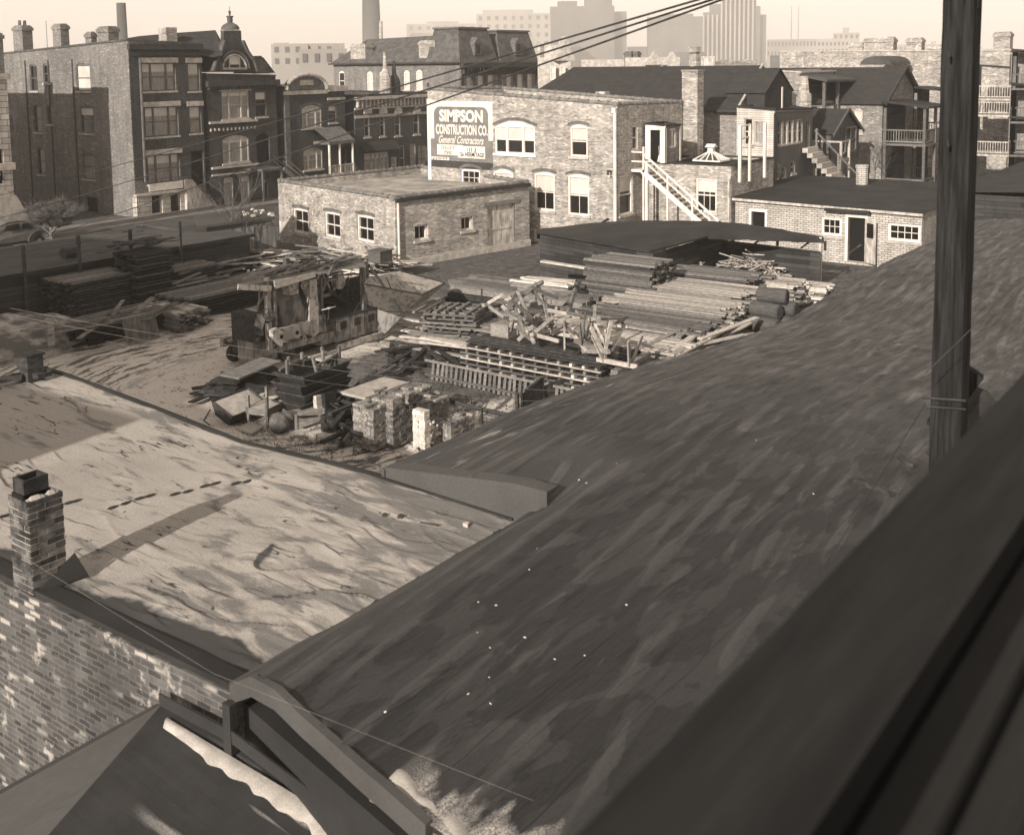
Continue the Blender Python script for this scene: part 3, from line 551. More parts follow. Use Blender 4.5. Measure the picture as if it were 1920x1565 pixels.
def window(par, fr, a0, a1, z0, z1, arch=0, fm='white_paint', blind=0., mull=(), cols=1, rows=1, dh=True, sill='stone', lintel=None, fw=.07, hood=0, curtain=None, d=.0, name='window', glass='glass'):
    mb = MB(); B = lambda *k: fr.box(mb, *k)
    D = d
    B(a0, a0+fw, z0, z1, D+.05, D+.16); B(a1-fw, a1, z0, z1, D+.05, D+.16); B(a0+fw, a1-fw, z0, z0+fw, D+.05, D+.16); B(a0+fw, a1-fw, z1-fw-arch*.8, z1, D+.05, D+.16)
    zt = z1-fw-arch*.8; zb = z0+fw; zm = (zt+zb)/2
    ed = [a0+fw]+[a0+(a1-a0)*m for m in mull]+[a1-fw]
    for m in mull: a = a0+(a1-a0)*m; B(a-fw*.8, a+fw*.8, zb, zt, D+.05, D+.16)
    if dh: B(a0+fw, a1-fw, zm-.03, zm+.03, D+.08, D+.15)
    for l, r in zip(ed, ed[1:]):
        for c in range(1, cols): a = l+(r-l)*c/cols; B(a-.014, a+.014, zb, zt, D+.10, D+.14)
        if rows > 1:
            segs = [(zb, zm), (zm, zt)] if dh else [(zb, zt)]
            for s0, s1 in segs:
                for c in range(1, rows): z = s0+(s1-s0)*c/rows; B(l, r, z-.014, z+.014, D+.10, D+.14)
    w = mk(name, mb, fm, par)
    mk('pane', MB().quad(fr.p(a0, z0, D+.145), fr.p(a1, z0, D+.145), fr.p(a1, z1, D+.145), fr.p(a0, z1, D+.145)), glass, w)
    if blind: mk('blind', fr.box(MB(), a0+fw, a1-fw, zt-(zt-zb)*blind, zt, D+.125, D+.14), 'blind', w)
    if curtain: mk('curtain', fr.box(MB(), a0+fw, a1-fw, zb, zt-(zt-zb)*blind, D+.128, D+.142), curtain, w)
    if sill: mk('sill', fr.box(MB(), a0-.1, a1+.1, z0-.13, z0-.003, -.09, .14), sill, w)
    if lintel: mk('lintel', fr.box(MB(), a0-.2, a1+.2, z1+.003, z1+.34, -.12, .1), lintel, w)
    if hood:
        m2 = MB(); n = 10; c = (a0+a1)/2; hw = (a1-a0)/2+.14
        for k in range(n):
            t0, t1 = -1+2*k/n, -1+2*(k+1)/n; f = lambda t: (c+hw*t, z1+.03-(arch if arch > .05 else 0)*t*t)
            (p0, q0), (p1, q1) = f(t0), f(t1)
            m2.hexa([fr.p(p0, q0, -.02), fr.p(p1, q1, -.02), fr.p(p1, q1, .05), fr.p(p0, q0, .05), fr.p(p0, q0+.16, -.02), fr.p(p1, q1+.16, -.02), fr.p(p1, q1+.16, .05), fr.p(p0, q0+.16, .05)])
        mk('hood', m2, hood if isinstance(hood, str) else 'brick_red', w)
    return w
def openings(fr, wins):
    out = []
    for w in wins:
        k = w[4] if len(w) > 4 else {}; a0, a1, z0, z1 = fr.rect(*w[:4])
        if a1 < a0: a0, a1 = a1, a0
        out.append(((a0, a1, z0, z1, k.get('arch', 0)), k))
    return out
def put_windows(root, fr, ops):
    for o, k in ops:
        k = dict(k); kind = k.pop('kind', 'window'); ar = k.pop('arch', 0)
        if kind == 'window': window(root, fr, *o[:4], arch=ar, **k)
        elif kind == 'void': mk(k.get('name', 'doorway'), MB().quad(fr.p(o[0], o[2], .2), fr.p(o[1], o[2], .2), fr.p(o[1], o[3], .2), fr.p(o[0], o[3], .2)), 'void', root)
def building(name, label, A, B, C, z0, zt, matw, wx=(), wy=(), rmat='gravel', par=.3, cop='tile', cat='building', coph=.10, D=None, thick=.3, group=None):
    A, B, C = (Vector((p[0], p[1], 0)) for p in (A, B, C)); D = A+C-B if D is None else Vector((D[0], D[1], 0))
    root = thing(name, label, cat, (B.x, B.y, max(0, z0)), group); fx, fy = Fr(A, B), Fr(B, C); zA, zB, zC, zD = zt
    ox, oy = openings(fx, wx), openings(fy, wy); mb = MB()
    wallmesh(mb, fx, 0, fx.L, z0, zA, zB, [o for o, k in ox]); wallmesh(mb, fy, 0, fy.L, z0, zB, zC, [o for o, k in oy])
    for P, Q, zp, zq in ((C, D, zC, zD), (D, A, zD, zA)): mb.quad((P.x, P.y, z0), (Q.x, Q.y, z0), (Q.x, Q.y, zq), (P.x, P.y, zp))
    # inner faces of the parapet
    cen = (A+B+C+D)/4; ins = lambda P: P+(cen-P).normalized()*thick*1.5
    pts = [(A, zA), (B, zB), (C, zC), (D, zD)]
    for (P, zp), (Q, zq) in zip(pts, pts[1:]+pts[:1]):
        p, q = ins(P), ins(Q); mb.quad((p.x, p.y, zp-par-.1), (q.x, q.y, zq-par-.1), (q.x, q.y, zq), (p.x, p.y, zp)); mb.quad((P.x, P.y, zp), (Q.x, Q.y, zq), (q.x, q.y, zq), (p.x, p.y, zp))
    mk('wall', mb, matw, root)
    mk('roof', MB().quad(*[(P.x, P.y, z-par) for P, z in pts]), rmat, root)
    if cop:
        c = MB()
        for (P, zp), (Q, zq) in zip(pts, pts[1:]+pts[:1]):
            a, b = Vector((P.x, P.y, zp)), Vector((Q.x, Q.y, zq)); off = (cen-(P+Q)/2); off.z = 0; e = (b-a).normalized(); off = (off-e*off.dot(e)).normalized()*thick*.45
            off.z = coph/2; L = (b-a).length
            if cop == 'tile':
                c.tube([a+off+Vector((0, 0, .03)), b+off+Vector((0, 0, .03))], .12, 8)
                n = max(1, int(L/.62))
                for k in range(n+1): q = a.lerp(b, k/n)+off+Vector((0, 0, .035)); c.tube([q-e*.04, q+e*.04], .15, 8)
            else: c.beam(a+off, b+off, thick+.12, coph)
        mk('coping', c, 'tile' if cop == 'tile' else cop, root, smooth=False)
    put_windows(root, fx, ox); put_windows(root, fy, oy)
    return root, fx, fy
def chim(par, x, y, z0, z1, w=.6, l=.6, m='brick_house', cap=True, pots=0):
    mb = MB().box(x-w/2, x+w/2, y-l/2, y+l/2, z0, z1)
    if cap: mb.box(x-w/2-.07, x+w/2+.07, y-l/2-.07, y+l/2+.07, z1-.32, z1-.1).box(x-w/2+.08, x+w/2-.08, y-l/2+.08, y+l/2-.08, z1, z1+.08)
    c = mk('chimney', mb, m, par)
    for k in range(pots): mk('chimney_pot', MB().tube([(x-w/4+k*w/2, y, z1), (x-w/4+k*w/2, y, z1+.45)], .13, 8, .1), 'clay', c)
    return c
def text(par, s, fr, u0, v0, u1, v1, m, d=-.02, bold=.0, shear=0, a1=None):
    """painted lettering fitted to a rectangle of the wall"""
    x0, x1, z0, z1 = fr.rect(u0, v0, u1, v1)
    c = bpy.data.curves.new('lettering', 'FONT'); c.body = s; c.size = 1; c.offset = bold; c.shear = shear; c.extrude = .002; c.resolution_u = 3
    tmp = bpy.data.objects.new('tmp', c); COL.objects.link(tmp); bpy.context.view_layer.update()
    me = bpy.data.meshes.new_from_object(tmp); bpy.data.objects.remove(tmp)
    xs_ = [q.co.x for q in me.vertices]; ys_ = [q.co.y for q in me.vertices]; ax, bx, ay, by = min(xs_), max(xs_), min(ys_), max(ys_)
    org = ORG[par.name]
    for q in me.vertices:
        a = x0+(q.co.x-ax)/(bx-ax)*(x1-x0); z = z0+(q.co.y-ay)/(by-ay)*(z1-z0); p = fr.p(a, z, d-.003 if q.co.z > 0 else d+.003); q.co = p-org
    me.materials.clear(); me.materials.append(M[m]); o = bpy.data.objects.new('lettering', me); COL.objects.link(o); o.parent = par; ORG[o.name] = org; return o
# ================================================================ main building with the painted sign
W = 'white_paint'
A, B, C = (49.2, 43.15), (49.2, 30.0), (56.4, 30.0)
wx = [(927.6, 226.5, 1003, 289, dict(arch=.35, mull=(.30, .70), blind=.5, fw=.10, hood=1, sill=W)),
      (1069, 233, 1101.5, 294, dict(arch=.14, blind=.45, fw=.10, hood=1)),
      (1001.6, 322, 1040, 395, dict(arch=.14, blind=.47, cols=2, fw=.11, hood=1)), (1064.6, 326, 1104.5, 404, dict(arch=.14, blind=.47, cols=2, fw=.11, hood=1)),
      (865, 313.5, 900, 372, dict(arch=.2, cols=3, rows=2, fw=.10, hood=1)), (924.8, 317, 962, 380, dict(arch=.2, blind=.35, cols=4, fw=.10, hood=1)),
      (1001, 430, 1020, 452, dict(dh=False, fw=.1))]
wy = [(1185.4, 236, 1196, 281, dict(blind=0, fw=.08)), (1162, 328, 1187, 402, dict(blind=.42, fw=.09))]
root, fx, fy = building('office_building', 'two storey brick office with a big painted wall sign and white double hung windows', A, B, C, -.1, (8.42, 7.66, 7.52, 8.3), 'brick_pale', wx, wy, par=.42)
OFFICE = root
def ledge(par, fr, a0, a1, z0, z1, d, m, name='ledge'): return mk(name, fr.box(MB(), a0, a1, z0, z1, -d, -.003), m, par)
z = fx.at(1060, 412)[1]; ledge(root, fx, fx.at(1001, 420)[0], fx.L-.0, .95, 1.10, .05, 'stone')
for fr_, u, v0, v1 in ((fx, 1150.5, 210, 415),):
    a, zt_ = fr_.at(u, v0); zb_ = 0.1
    mk('downspout', MB().tube([fr_.p(fx.L-.06, 7.35, -.12), fr_.p(fx.L-.06, zb_, -.12)], .085, 8).box(49.0, 49.16, 30.0, 30.22, 7.3, 7.55), W, root)
mk('corner_board', fx.box(MB(), -.02, .22, 0, 7.9, -.06, -.003), W, root)
mk('lamp_bracket', MB().tube([fx.p(fx.L-.35, 4.2, 0), fx.p(fx.L-.35, 4.25, -.35), fx.p(fx.L-.35, 4.05, -.38)], .05, 6, .09), 'iron', root)
mk('drain_pipe', MB().tube([fx.p(fx.L-.5, 1.7, -.1), fx.p(fx.L-1.9, .8, -.1)], .05, 6), 'iron', root)
# raised far strip of roof and far parapet
chim(root, 56.9, 29.6, 3.6, 9.35, .75, 1.0, 'brick_pale', cap=False); mk('chimney_cap', MB().box(56.48, 57.32, 29.05, 30.15, 9.35, 9.45), 'tin', root)
p = PX(1130, 187, 56.9); chim(root, 56.9, p.y, 7.4, PX(1130, 172, 56.9).z, .55, .7, 'brick_pale', cap=False)
sg = thing('painted_sign', 'big painted wall sign of a construction company with white lettering and rounded border', 'sign', (49.17, 41, 5))
a0, a1, z0, z1 = fx.rect(806, 189, 924, 304)
L_ = lambda mb, b0, b1, c0, c1, d: fx.box(mb, b0, b1, c0, c1, d, d+.01)
zb = lambda u, v: fx.at(u, v)[1]
ru = lambda u: fx.at(u, 240)[0]
ztl, ztr = zb(807, 189), zb(923.5, 192)
bot = zb(860, 303.5); bz = zb(865, 302)
def wq(mb, u0, v0, u1, v1, d): x0, x1, y0, y1 = fx.rect(u0, v0, u1, v1); return fx.box(mb, x0, x1, y0, y1, d, d+.008)
mk('panel', wq(MB(), 806.5, 190, 924, 302, -.010), 'paintsign', sg)
mk('bottom_band', wq(MB(), 806.5, 302.5, 924, 316, -.010), 'dark_paint', sg)
mb = MB(); bw_ = fx.rect(806.5, 200, 814, 210); wd = bw_[1]-bw_[0]
X0_, X1_, Zb_, Zt_ = fx.rect(806.5, 190, 924, 262)
Zb_ = fx.at(865, 262)[1]
def borderpt(x, z): return fx.p(x, z, -.016)
r_ = .45; xi0, xi1, zi = X0_+wd, X1_-wd, Zt_-wd*1.05
mb.quad(borderpt(X0_, Zb_), borderpt(xi0, Zb_), borderpt(xi0, zi-r_), borderpt(X0_, zi-r_)); mb.quad(borderpt(xi1, Zb_), borderpt(X1_, Zb_), borderpt(X1_, zi-r_), borderpt(xi1, zi-r_))
mb.quad(borderpt(xi0+r_, zi), borderpt(xi1-r_, zi), borderpt(xi1-r_, Zt_), borderpt(xi0+r_, Zt_))
for sx, xa, xo in ((1, xi0, X0_), (-1, xi1, X1_)):
    cx_, cz_ = xa+sx*r_, zi-r_; arc = [(cx_-sx*r_*math.cos(k*math.pi/12), cz_+r_*math.sin(k*math.pi/12)) for k in range(7)]
    outer = [(xo, cz_), (xo, Zt_), (cx_, Zt_)]
    poly = arc+[(cx_, Zt_), (xo, Zt_), (xo, cz_)]
    for (p0, q0), (p1, q1) in zip(arc, arc[1:]): mb.quad(borderpt(p0, q0), borderpt(p1, q1), borderpt(xo, Zt_))
    mb.quad(borderpt(arc[-1][0], arc[-1][1]), borderpt(cx_, Zt_), borderpt(xo, Zt_)); mb.quad(borderpt(arc[0][0], arc[0][1]), borderpt(xo, cz_), borderpt(xo, Zt_))
mk('border', mb, 'letter', sg)
text(sg, 'SIMPSON', fx, 824, 206, 905.5, 229.5, 'letter', -.016, .045); text(sg, 'CONSTRUCTION CO.', fx, 817.5, 234, 914.5, 253.5, 'letter', -.016, .035)
text(sg, 'General Contractors', fx, 823, 255.5, 907.5, 270, 'letter', -.016, .012, .45)
mk('note_panel', wq(MB(), 820, 271.5, 868, 291, -.018), 'letter', sg); mk('note_panel', wq(MB(), 859, 274.5, 910, 297, -.028), 'letter', sg)
text(sg, 'SEELEY', fx, 826, 273.5, 855, 280, 'tile', -.024, 0, .3); text(sg, '7501', fx, 833, 283, 848.5, 289.5, 'ink', -.024, .01)
text(sg, '111 3', fx, 876, 277, 893, 285, 'ink', -.034, .02); text(sg, 'So HERMITAGE', fx, 864, 286, 908.5, 294.5, 'ink', -.034, .02)
mk('maker_plate', wq(MB(), 809.5, 294.5, 842.5, 300, -.018), 'letter', sg)
for k in range(9): x0, x1, y0, y1 = fx.rect(812+k*3.1, 295.8, 814.4+k*3.1, 298.8); mk('scribble', fx.box(MB(), x0, x1-.02, y0+.03*(k % 2), y1, -.022, -.0185), 'ink', sg)
# ---------------------------------------------------------------- annex with the outside stair
root, ax_, ay_ = building('brick_annex', 'low pale brick annex with one tall window and a flat roof behind the white stair', (52.1, 29.99), (52.1, 24.85), (57.5, 24.85), -.1, (4.45, 4.5, 4.5, 4.45), 'brick_pale',
    [(1305, 334.6, 1343.5, 398, dict(arch=.0, cols=3, rows=1, blind=.4, fw=.09))], [], rmat='tar', par=.12, cop='tar', coph=.06)
mk('downspout', MB().tube([ax_.p(ax_.L-.08, 3.9, -.1), ax_.p(ax_.L-.08, .0, -.1)], .06, 8).tube([ax_.p(ax_.L-.08, 4.0, -.1), ax_.p(ax_.L-.08, 3.8, -.1)], .12, 8), 'white_worn', root)
sk = thing('skylight', 'small hipped glass skylight with a white ventilator on the annex roof', 'skylight', (54.6, 27.2, 4.4))
c = Vector((54.7, 27.3, 0)); mb = MB(); gl = MB(); base = [(-.6, -.8), (.6, -.8), (.6, .8), (-.6, .8)]
for k in range(4):
    p, q = base[k], base[(k+1) % 4]; P = c+Vector((p[0], p[1], 4.5)); Q = c+Vector((q[0], q[1], 4.5)); T0 = c+Vector((p[0]*.2, p[1]*.2, 4.92)); T1 = c+Vector((q[0]*.2, q[1]*.2, 4.92))
    gl.quad(P, Q, T1, T0)
    for t in (0, .25, .5, .75): mb.beam(P.lerp(Q, t)+Vector((0, 0, .03)), T0.lerp(T1, t)+Vector((0, 0, .03)), .06, .05)
    mb.beam(P, Q, .08, .08)
mk('glazing', gl, 'tar_light', sk); mk('bars', mb, W, sk); mk('ventilator', MB().box(54.55, 54.85, 27.15, 27.45, 4.9, 5.22).prism([(54.43, 27.03, 5.22), (54.97, 27.03, 5.22), (54.7, 27.03, 5.4)], (0, .54, 0)), W, sk)
# vestibule on the landing
vx = Fr((51.35, 0), (51.35, -1)); 
a = PX(1212, 300, 51.9); b = PX(1247, 300, 51.9); c_ = PY(1276, 250, b.y)
zt0, zt1 = PX(1212, 233, 51.9).z, PX(1247, 237, 51.9).z; zf = PX(1230, 306, 51.9).z
root, vx, vy_ = building('entry_vestibule', 'tiny white framed entry porch at the head of the outside stair with its door open', (51.9, a.y), (51.9, b.y), (c_.x, b.y), 4.5, (zt0, zt1, zt1-.05, zt0), 'brick_house',
    [(1219, 244, 1241, 306, dict(kind='void'))], [(1256, 241, 1268, 277, dict(mull=(.5,), dh=False, fw=.09, sill=None))], rmat='tar', par=.0, cop='tar', coph=.08)
L0 = vx.L
mb = MB(); vx.box(mb, -.05, .26, 4.5, zt0-.05, -.03, .0-.004); vx.box(mb, L0-.3, L0+.03, 4.5, zt0-.05, -.03, -.004); vx.box(mb, .26, L0-.3, vx.at(1230, 244)[1], zt0-.05, -.03, -.004)
vy_.box(mb, -.03, .12, 4.5, zt1-.1, -.03, -.004); vy_.box(mb, vy_.L-.12, vy_.L+.02, 4.5, zt1-.1, -.03, -.004); mkboxes('trim', mb, W, root)
mk('broom', MB().tube([vx.p(L0-.45, 5.4, .12), vx.p(L0-.40, 4.85, .1)], .02, 5).tube([vx.p(L0-.40, 4.9, .1), vx.p(L0-.42, 4.55, .1)], .05, 6, .12), 'wood_bright', None, label='upright broom leaning inside the open door of the entry porch', cat='broom', loc=vx.p(L0-.4, 4.55, .1))
# stair
st = thing('outside_stair', 'white painted wooden outside stair with handrail leading up to the entry porch', 'stair', (51.2, 27, 0))
S0 = PX(1214, 318, 51.1); S1 = PX(1328, 420, 51.1); dS = S1-S0
g0 = S0+dS*(1+.22)
n = 17
for k in range(n):
    p = S0.lerp(g0, (k+.5)/n); mk('tread', MB().box(50.72, 51.55, p.y-.15, p.y+.15, p.z-.03, p.z+.02), 'white_worn', st)
for x in (50.7, 51.6): mk('stringer', MB().beam((x, S0.y+.1, S0.z-.05), (x, g0.y, g0.z-.08), .06, .26), W, st)
mb = MB()
mb.beam((50.7, S0.y, S0.z+.85), (50.7, g0.y, g0.z+.85), .07, .1).beam((50.7, S0.y, S0.z+.5), (50.7, g0.y, g0.z+.5), .05, .08)
mk('handrail', mb, W, st)
for t in (.0, .33, .66, .98):
    p = S0.lerp(g0, t); mk('post', MB().box(50.65, 50.75, p.y-.05, p.y+.05, 0, p.z+(.95 if t else 1.25)), W, st)
la = PX(1181, 318, 50.7)
mk('landing', MB().box(50.65, 51.9, S0.y-.05, la.y, S0.z-.12, S0.z+.02), W, st)
mb = MB()
for z in (.45, .95): mb.beam((50.7, S0.y, S0.z+z), (50.7, la.y, S0.z+z), .06, .08)
mb.beam((50.7, la.y, S0.z+.95), (51.9, la.y, S0.z+.95), .06, .08); mk('landing_rail', mb, W, st); mk('post', MB().box(50.65, 50.75, la.y-.05, la.y+.05, S0.z-.1, S0.z+1.0), W, st)
mk('post', MB().box(50.62, 50.78, S0.y-.28, S0.y-.12, 0, S0.z+.3), W, st)
# three clothes posts in front of the annex
for k, (u, v0, v1) in enumerate([(1387, 236, 342), (1405, 233, 340), (1433.5, 230, 333)]):
    p = PY(u, v1, 24.6); q = PY(u, v0, 24.6); cp = MB().box(p.x-.07, p.x+.07, 24.53, 24.67, p.z, q.z)
    if k == 1: cp.beam((p.x-1.2, 24.6, q.z-.08), (p.x+.1, 24.6, q.z+.0), .05, .06).beam((p.x-1.2, 24.6, q.z-.78), (p.x+.2, 24.6, q.z-.6), .05, .06)
    mk('clothes_post', cp, W, loc=(p.x, 24.6, p.z), label=['leftmost tall white clothes post by the low white brick shed', 'middle tall white clothes post with two crossbars', 'rightmost tall white clothes post by the white frame addition'][k], cat='post', group='white clothes posts')
# ---------------------------------------------------------------- low white brick shed
P0 = (52.1, 24.6); P1 = (51.9, 15.05)
root, sx_, sy_ = building('low_workshop', 'long low workshop of white painted brick with an open door and a dark flat roof', P0, P1, (58.5, 14.9), -.1, (2.84, 2.72, 2.75, 2.9), 'brick_white',
    [(1409, 397, 1434.5, 437, dict(kind='void')), (1540, 408, 1578, 442, dict(cols=3, rows=2, dh=False, fw=.12)), (1590, 408, 1622, 491, dict(kind='void')), (1664.5, 420, 1726, 453, dict(cols=4, rows=2, dh=False, fw=.12))],
    [], rmat='tar', par=-.03, cop=None)
mb = MB(); nn = 20
z0_, z1_ = G(1440, 334, 3.0), G(1735, 350, 3.0)
mb.quad((51.95, 24.75, 2.90), (51.75, 14.95, 2.79), (63.5, 14.7, 2.95), (63.5, 28.5, 2.98)); mb.quad((51.95, 24.75, 2.90), (51.75, 14.95, 2.79), (51.75, 14.95, 2.70), (51.95, 24.75, 2.80))
mk('roof_felt', mb, 'tar', root)
mk('eave_trim', MB().beam((51.93, 24.7, 2.80), (51.73, 14.97, 2.69), .06, .12), 'white_worn', root)
a0, a1, z0, z1 = sx_.rect(1590, 408, 1622, 491)
mb = MB(); f = .13; sx_.box(mb, a0-f, a0, z0, z1+f, -.05, .08); sx_.box(mb, a1, a1+f, z0, z1+f, -.05, .08); sx_.box(mb, a0, a1, z1, z1+f, -.05, .08)
b0, b1, c0, c1 = sx_.rect(1409, 397, 1434.5, 437); sx_.box(mb, b0-f, b0, c0, c1+f, -.04, .08); sx_.box(mb, b1, b1+f, c0, c1+f, -.04, .08); sx_.box(mb, b0, b1, c1, c1+f, -.04, .08); mkboxes('door_frame', mb, W, root)
mb = MB(); q0 = sx_.p(a1+.02, 0, -.06); q1 = q0+Vector((-.35, -.62, 0)); mb.beam((q0.x, q0.y, (z0+z1)/2), (q1.x, q1.y, (z0+z1)/2), .05, z1-z0-.05); dr = mk('door', mb, 'white_worn', root)
mk('pane', MB().beam((q0.x*.8+q1.x*.2-.04, q0.y*.8+q1.y*.2, z1-.55), (q0.x*.2+q1.x*.8-.04, q0.y*.2+q1.y*.8, z1-.55), .03, .7), 'glass', dr)
mk('awning_rail', sx_.box(MB(), a0-1.1, a1+.3, z1+.25, z1+.40, -.35, -.05), 'tar', root)
ld = thing('stepladder', 'open wooden stepladder beside the workshop door', 'ladder', (51, 19, 0))
p = G(1561, 492, 0); zl = 1.55
for sx in (-.32, .32): mk('rail', MB().beam((p.x, p.y+sx, 0), (p.x+.25, p.y+sx*.4, zl), .05, .05), 'wood_light', ld); mk('leg', MB().beam((p.x+.75, p.y+sx, 0), (p.x+.3, p.y+sx*.4, zl), .04, .04), 'wood_light', ld)
for k in range(5): t = (k+.7)/5.5; mk('step', MB().beam((p.x+.25*t, p.y-.30*(1-.6*t), zl*t), (p.x+.25*t, p.y+.30*(1-.6*t), zl*t), .10, .035), 'wood_light', ld)
# dark raised roof at the far end of the tar shed
a = PX(1705, 356, 56); b = PX(1745, 381, 54)
t = thing('far_shed', 'black felted shed roof adjoining the right end of the white brick workshop', 'shed', (55, 12, 0))
mb = MB(); mb.grid(lambda i, j: (54+(36*i/8), 14.9-17*j/16, 3.55+.35*math.sin(math.pi*min(1, j/16)*.9)+.12*(i/8)), 8, 16); mk('roof', mb, 'tar', t)
mk('wall', MB().box(54.3, 80, 14.4, 14.6, -.1, 3.5).box(54.3, 54.5, 2, 14.6, -.1, 3.5), 'boards_dark', t)
pr = [(54, 15.4), (54, 11), (54, 6)]
# little white chimney pot behind workshop
ch2 = mk('stub_chimney', MB().tube([(60.5, 20.9, 2.9), (60.5, 20.9, 4.0)], .33, 10).tube([(60.5, 20.9, 3.9), (60.5, 20.9, 4.05)], .37, 10), 'brick_white', loc=(60.5, 20.9, 2.9), label='stubby white brick chimney standing on the workshop roof', cat='chimney')
# ---------------------------------------------------------------- brick garage
GA, GB, GC = G(521, 342, 3.4), G(740, 375, 3.4), G(992, 345, 3.4); GD = G(790, 316, 3.35)
wx = [(550.5, 391, 578, 437, dict(arch=.06, cols=2, fw=.10, hood=1)), (609.5, 397.5, 638, 445, dict(arch=.06, cols=2, fw=.10, hood=1)), (670, 403.5, 701, 453, dict(arch=.06, cols=2, fw=.10, hood=1))]
wy = [(778, 422, 803, 450, dict(cols=2, dh=False, fw=.08, d=.08)), (865, 406, 887, 432, dict(cols=2, dh=False, fw=.08, d=.08)), (914, 382, 967, 473, dict(kind='void', name='doorway'))]
root, gx_, gy_ = building('brick_garage', 'one storey brick garage with three white sash windows and a weathered plank door', GA, GB, GC, -.1, (3.4, 3.4, 3.42, 3.4), 'brick_pale', wx, wy, rmat='gravel', par=.32, D=GD)
a0, a1, z0, z1 = gy_.rect(914, 384, 967, 473)
mb = MB(); n = 9
for k in range(n): l = a0+(a1-a0)*k/n; r = a0+(a1-a0)*(k+1)/n-.015; gy_.box(mb, l, r, z0, z1, .14+.01*(k % 2), .18)
gy_.box(mb, a0, a1, (z0+z1)/2-.05, (z0+z1)/2+.07, .115, .139); dr = mk('door', mb, 'white_worn', root)
mk('frame', gy_.box(gy_.box(MB(), a1-.12, a1+.0, z0, z1, .02, .135), a0-.25, a1+.3, z1+.01, z1+.22, -.04, .1), 'wood_mid', root)
mk('gutter', MB().beam(gy_.p(0, 3.36, -.08), gy_.p(gy_.L, 3.38, -.08), .16, .16), 'tar', root)
mk('downspout', MB().tube([gy_.p(.14, 3.25, -.08), gy_.p(.14, 0.1, -.08)], .055, 8), W, root)
mk('footing', gy_.box(MB(), 0, gy_.L, -.1, .35, -.10, -.003), 'stone', root)
# ---------------------------------------------------------------- curved lumber shed
t = thing('lumber_shed', 'open lumber shed of dark boards under a sagging curved felt roof', 'shed', (40, 22, 0))
zc = 2.5
c1, c2, c3, c4 = G(1010, 434, 2.2), G(1222, 471, 2.2), G(1325, 441, 2.35), G(1541, 449, 2.1)
def tq(s_, t_): return None
mb = MB(); nx, ny = 26, 40; XB = 46.4
back = sorted([(PX(u, v, XB).y, PX(u, v, XB).z) for u, v in ((1012, 431), (1060, 424), (1120, 417), (1200, 413), (1330, 414), (1400, 420), (1460, 429), (1541, 446))])
front = sorted([(c4.y, c4.x, c4.z+.02), (c3.y-.05, c3.x, c3.z), (c2.y, c2.x-.05, c2.z), (c1.y, c1.x-.1, c1.z)])
def froof(i, j):
    f, g = i/nx, j/ny; y = (c1.y+.1)+(c4.y-.1-c1.y-.1)*g; xf = tab([(a, b) for a, b, c in front], y); zf_ = tab([(a, c) for a, b, c in front], y); yb = back[-1][0]+(back[0][0]-back[-1][0])*g
    zb_ = tab(back, yb); return (xf+(XB-xf)*f, y+(yb-y)*f, zf_+(zb_-zf_)*f+.10*math.sin(math.pi*f)+.02*ns(xf+f*6, y*1.5))
mb.grid(froof, nx, ny); mk('roof', mb, 'tar', t)
mb = MB()
for j in range(ny):
    p, q = froof(0, j), froof(0, j+1); h = .08+(.12*abs(ns(j*.7, 3))+.08 if p[1] < c3.y else 0); mb.quad(p, q, (q[0], q[1], q[2]-h), (p[0], p[1], p[2]-h))
mk('roof_edge', mb, 'tar', t)
yv = c2.y
mb = MB(); f0 = Fr((c1.x+.1, c1.y), (c2.x+.1, c2.y)); wallmesh(mb, f0, 0, f0.L, -.1, 2.12, 2.06, []); mk('side_wall', mb, 'boards_dark', t)
f1 = Fr((c2.x+.1, c2.y), (45.9, c2.y+.1)); mb = MB(); wallmesh(mb, f1, 0, f1.L, -.1, 2.06, 2.1, []); mk('bay_wall', mb, 'boards_dark', t)
ze_ = PX(1538, 520, 45.9); zw_ = PX(1420, 458, 45.9).z
f2 = Fr((45.9, c2.y+.1), (45.9, ze_.y)); mb = MB(); wallmesh(mb, f2, 0, f2.L, -.1, zw_+.05, zw_-.05, []); mk('back_wall', mb, 'boards_dark', t)
for k in range(6): a = .4+k*1.1; mk('brace', MB().beam(f2.p(a, zw_, .05), f2.p(a+(.5 if k % 2 else 0), zw_+.42, .05), .10, .08), 'boards_dark', t)
mk('post', MB().box(c4.x-.05, c4.x+.06, c4.y, c4.y+.1, 0, 2.2), 'wood_light', t)
# ================================================================ north side of the street
YF = 63.7
def X_at(u, v=200, Y=YF): return PY(u, v, Y).x
def zt_at(u, v, Y=YF): return PY(u, v, Y).z
DK = 'mid_paint'
# ---- flat building with grey stone basement
xr = X_at(384, 300); B = (42.9, YF)
fwin = dict(mull=(.27, .73), blind=.3, fm='stone_dark', lintel='stone', curtain='curtain', fw=.08)
wx = [(56, 120, 70, 171, dict(arch=.12, fm=DK)), (81, 119, 93, 156, dict(arch=.12, fm=DK)), (143, 119, 169, 171, dict(arch=.12, blind=.5, curtain='blind', fm=DK)), (150, 198, 175, 250, dict(arch=.12, fm=DK, blind=.3)), (63, 197, 78, 248, dict(arch=.12, fm=DK)), (88, 197, 99, 233, dict(arch=.1, fm=DK)),
      (155, 287, 178, 336, dict(arch=.12, fm=DK, curtain='curtain')), (70, 277, 84, 327, dict(arch=.1, fm=DK)), (160, 370, 184, 408, dict(kind='void'))]
wy = [(266, 118, 329, 171, fwin), (271.5, 200, 334, 256, fwin), (276.5, 289, 337, 343, fwin), (352, 118, 374, 171, dict(blind=.4, lintel='stone', fm=DK, curtain='curtain')), (355, 199, 377, 250, dict(blind=.4, lintel='stone', fm=DK, curtain='curtain')),
      (358, 283, 382, 350, dict(kind='void'))]
FAR_Y = 84.
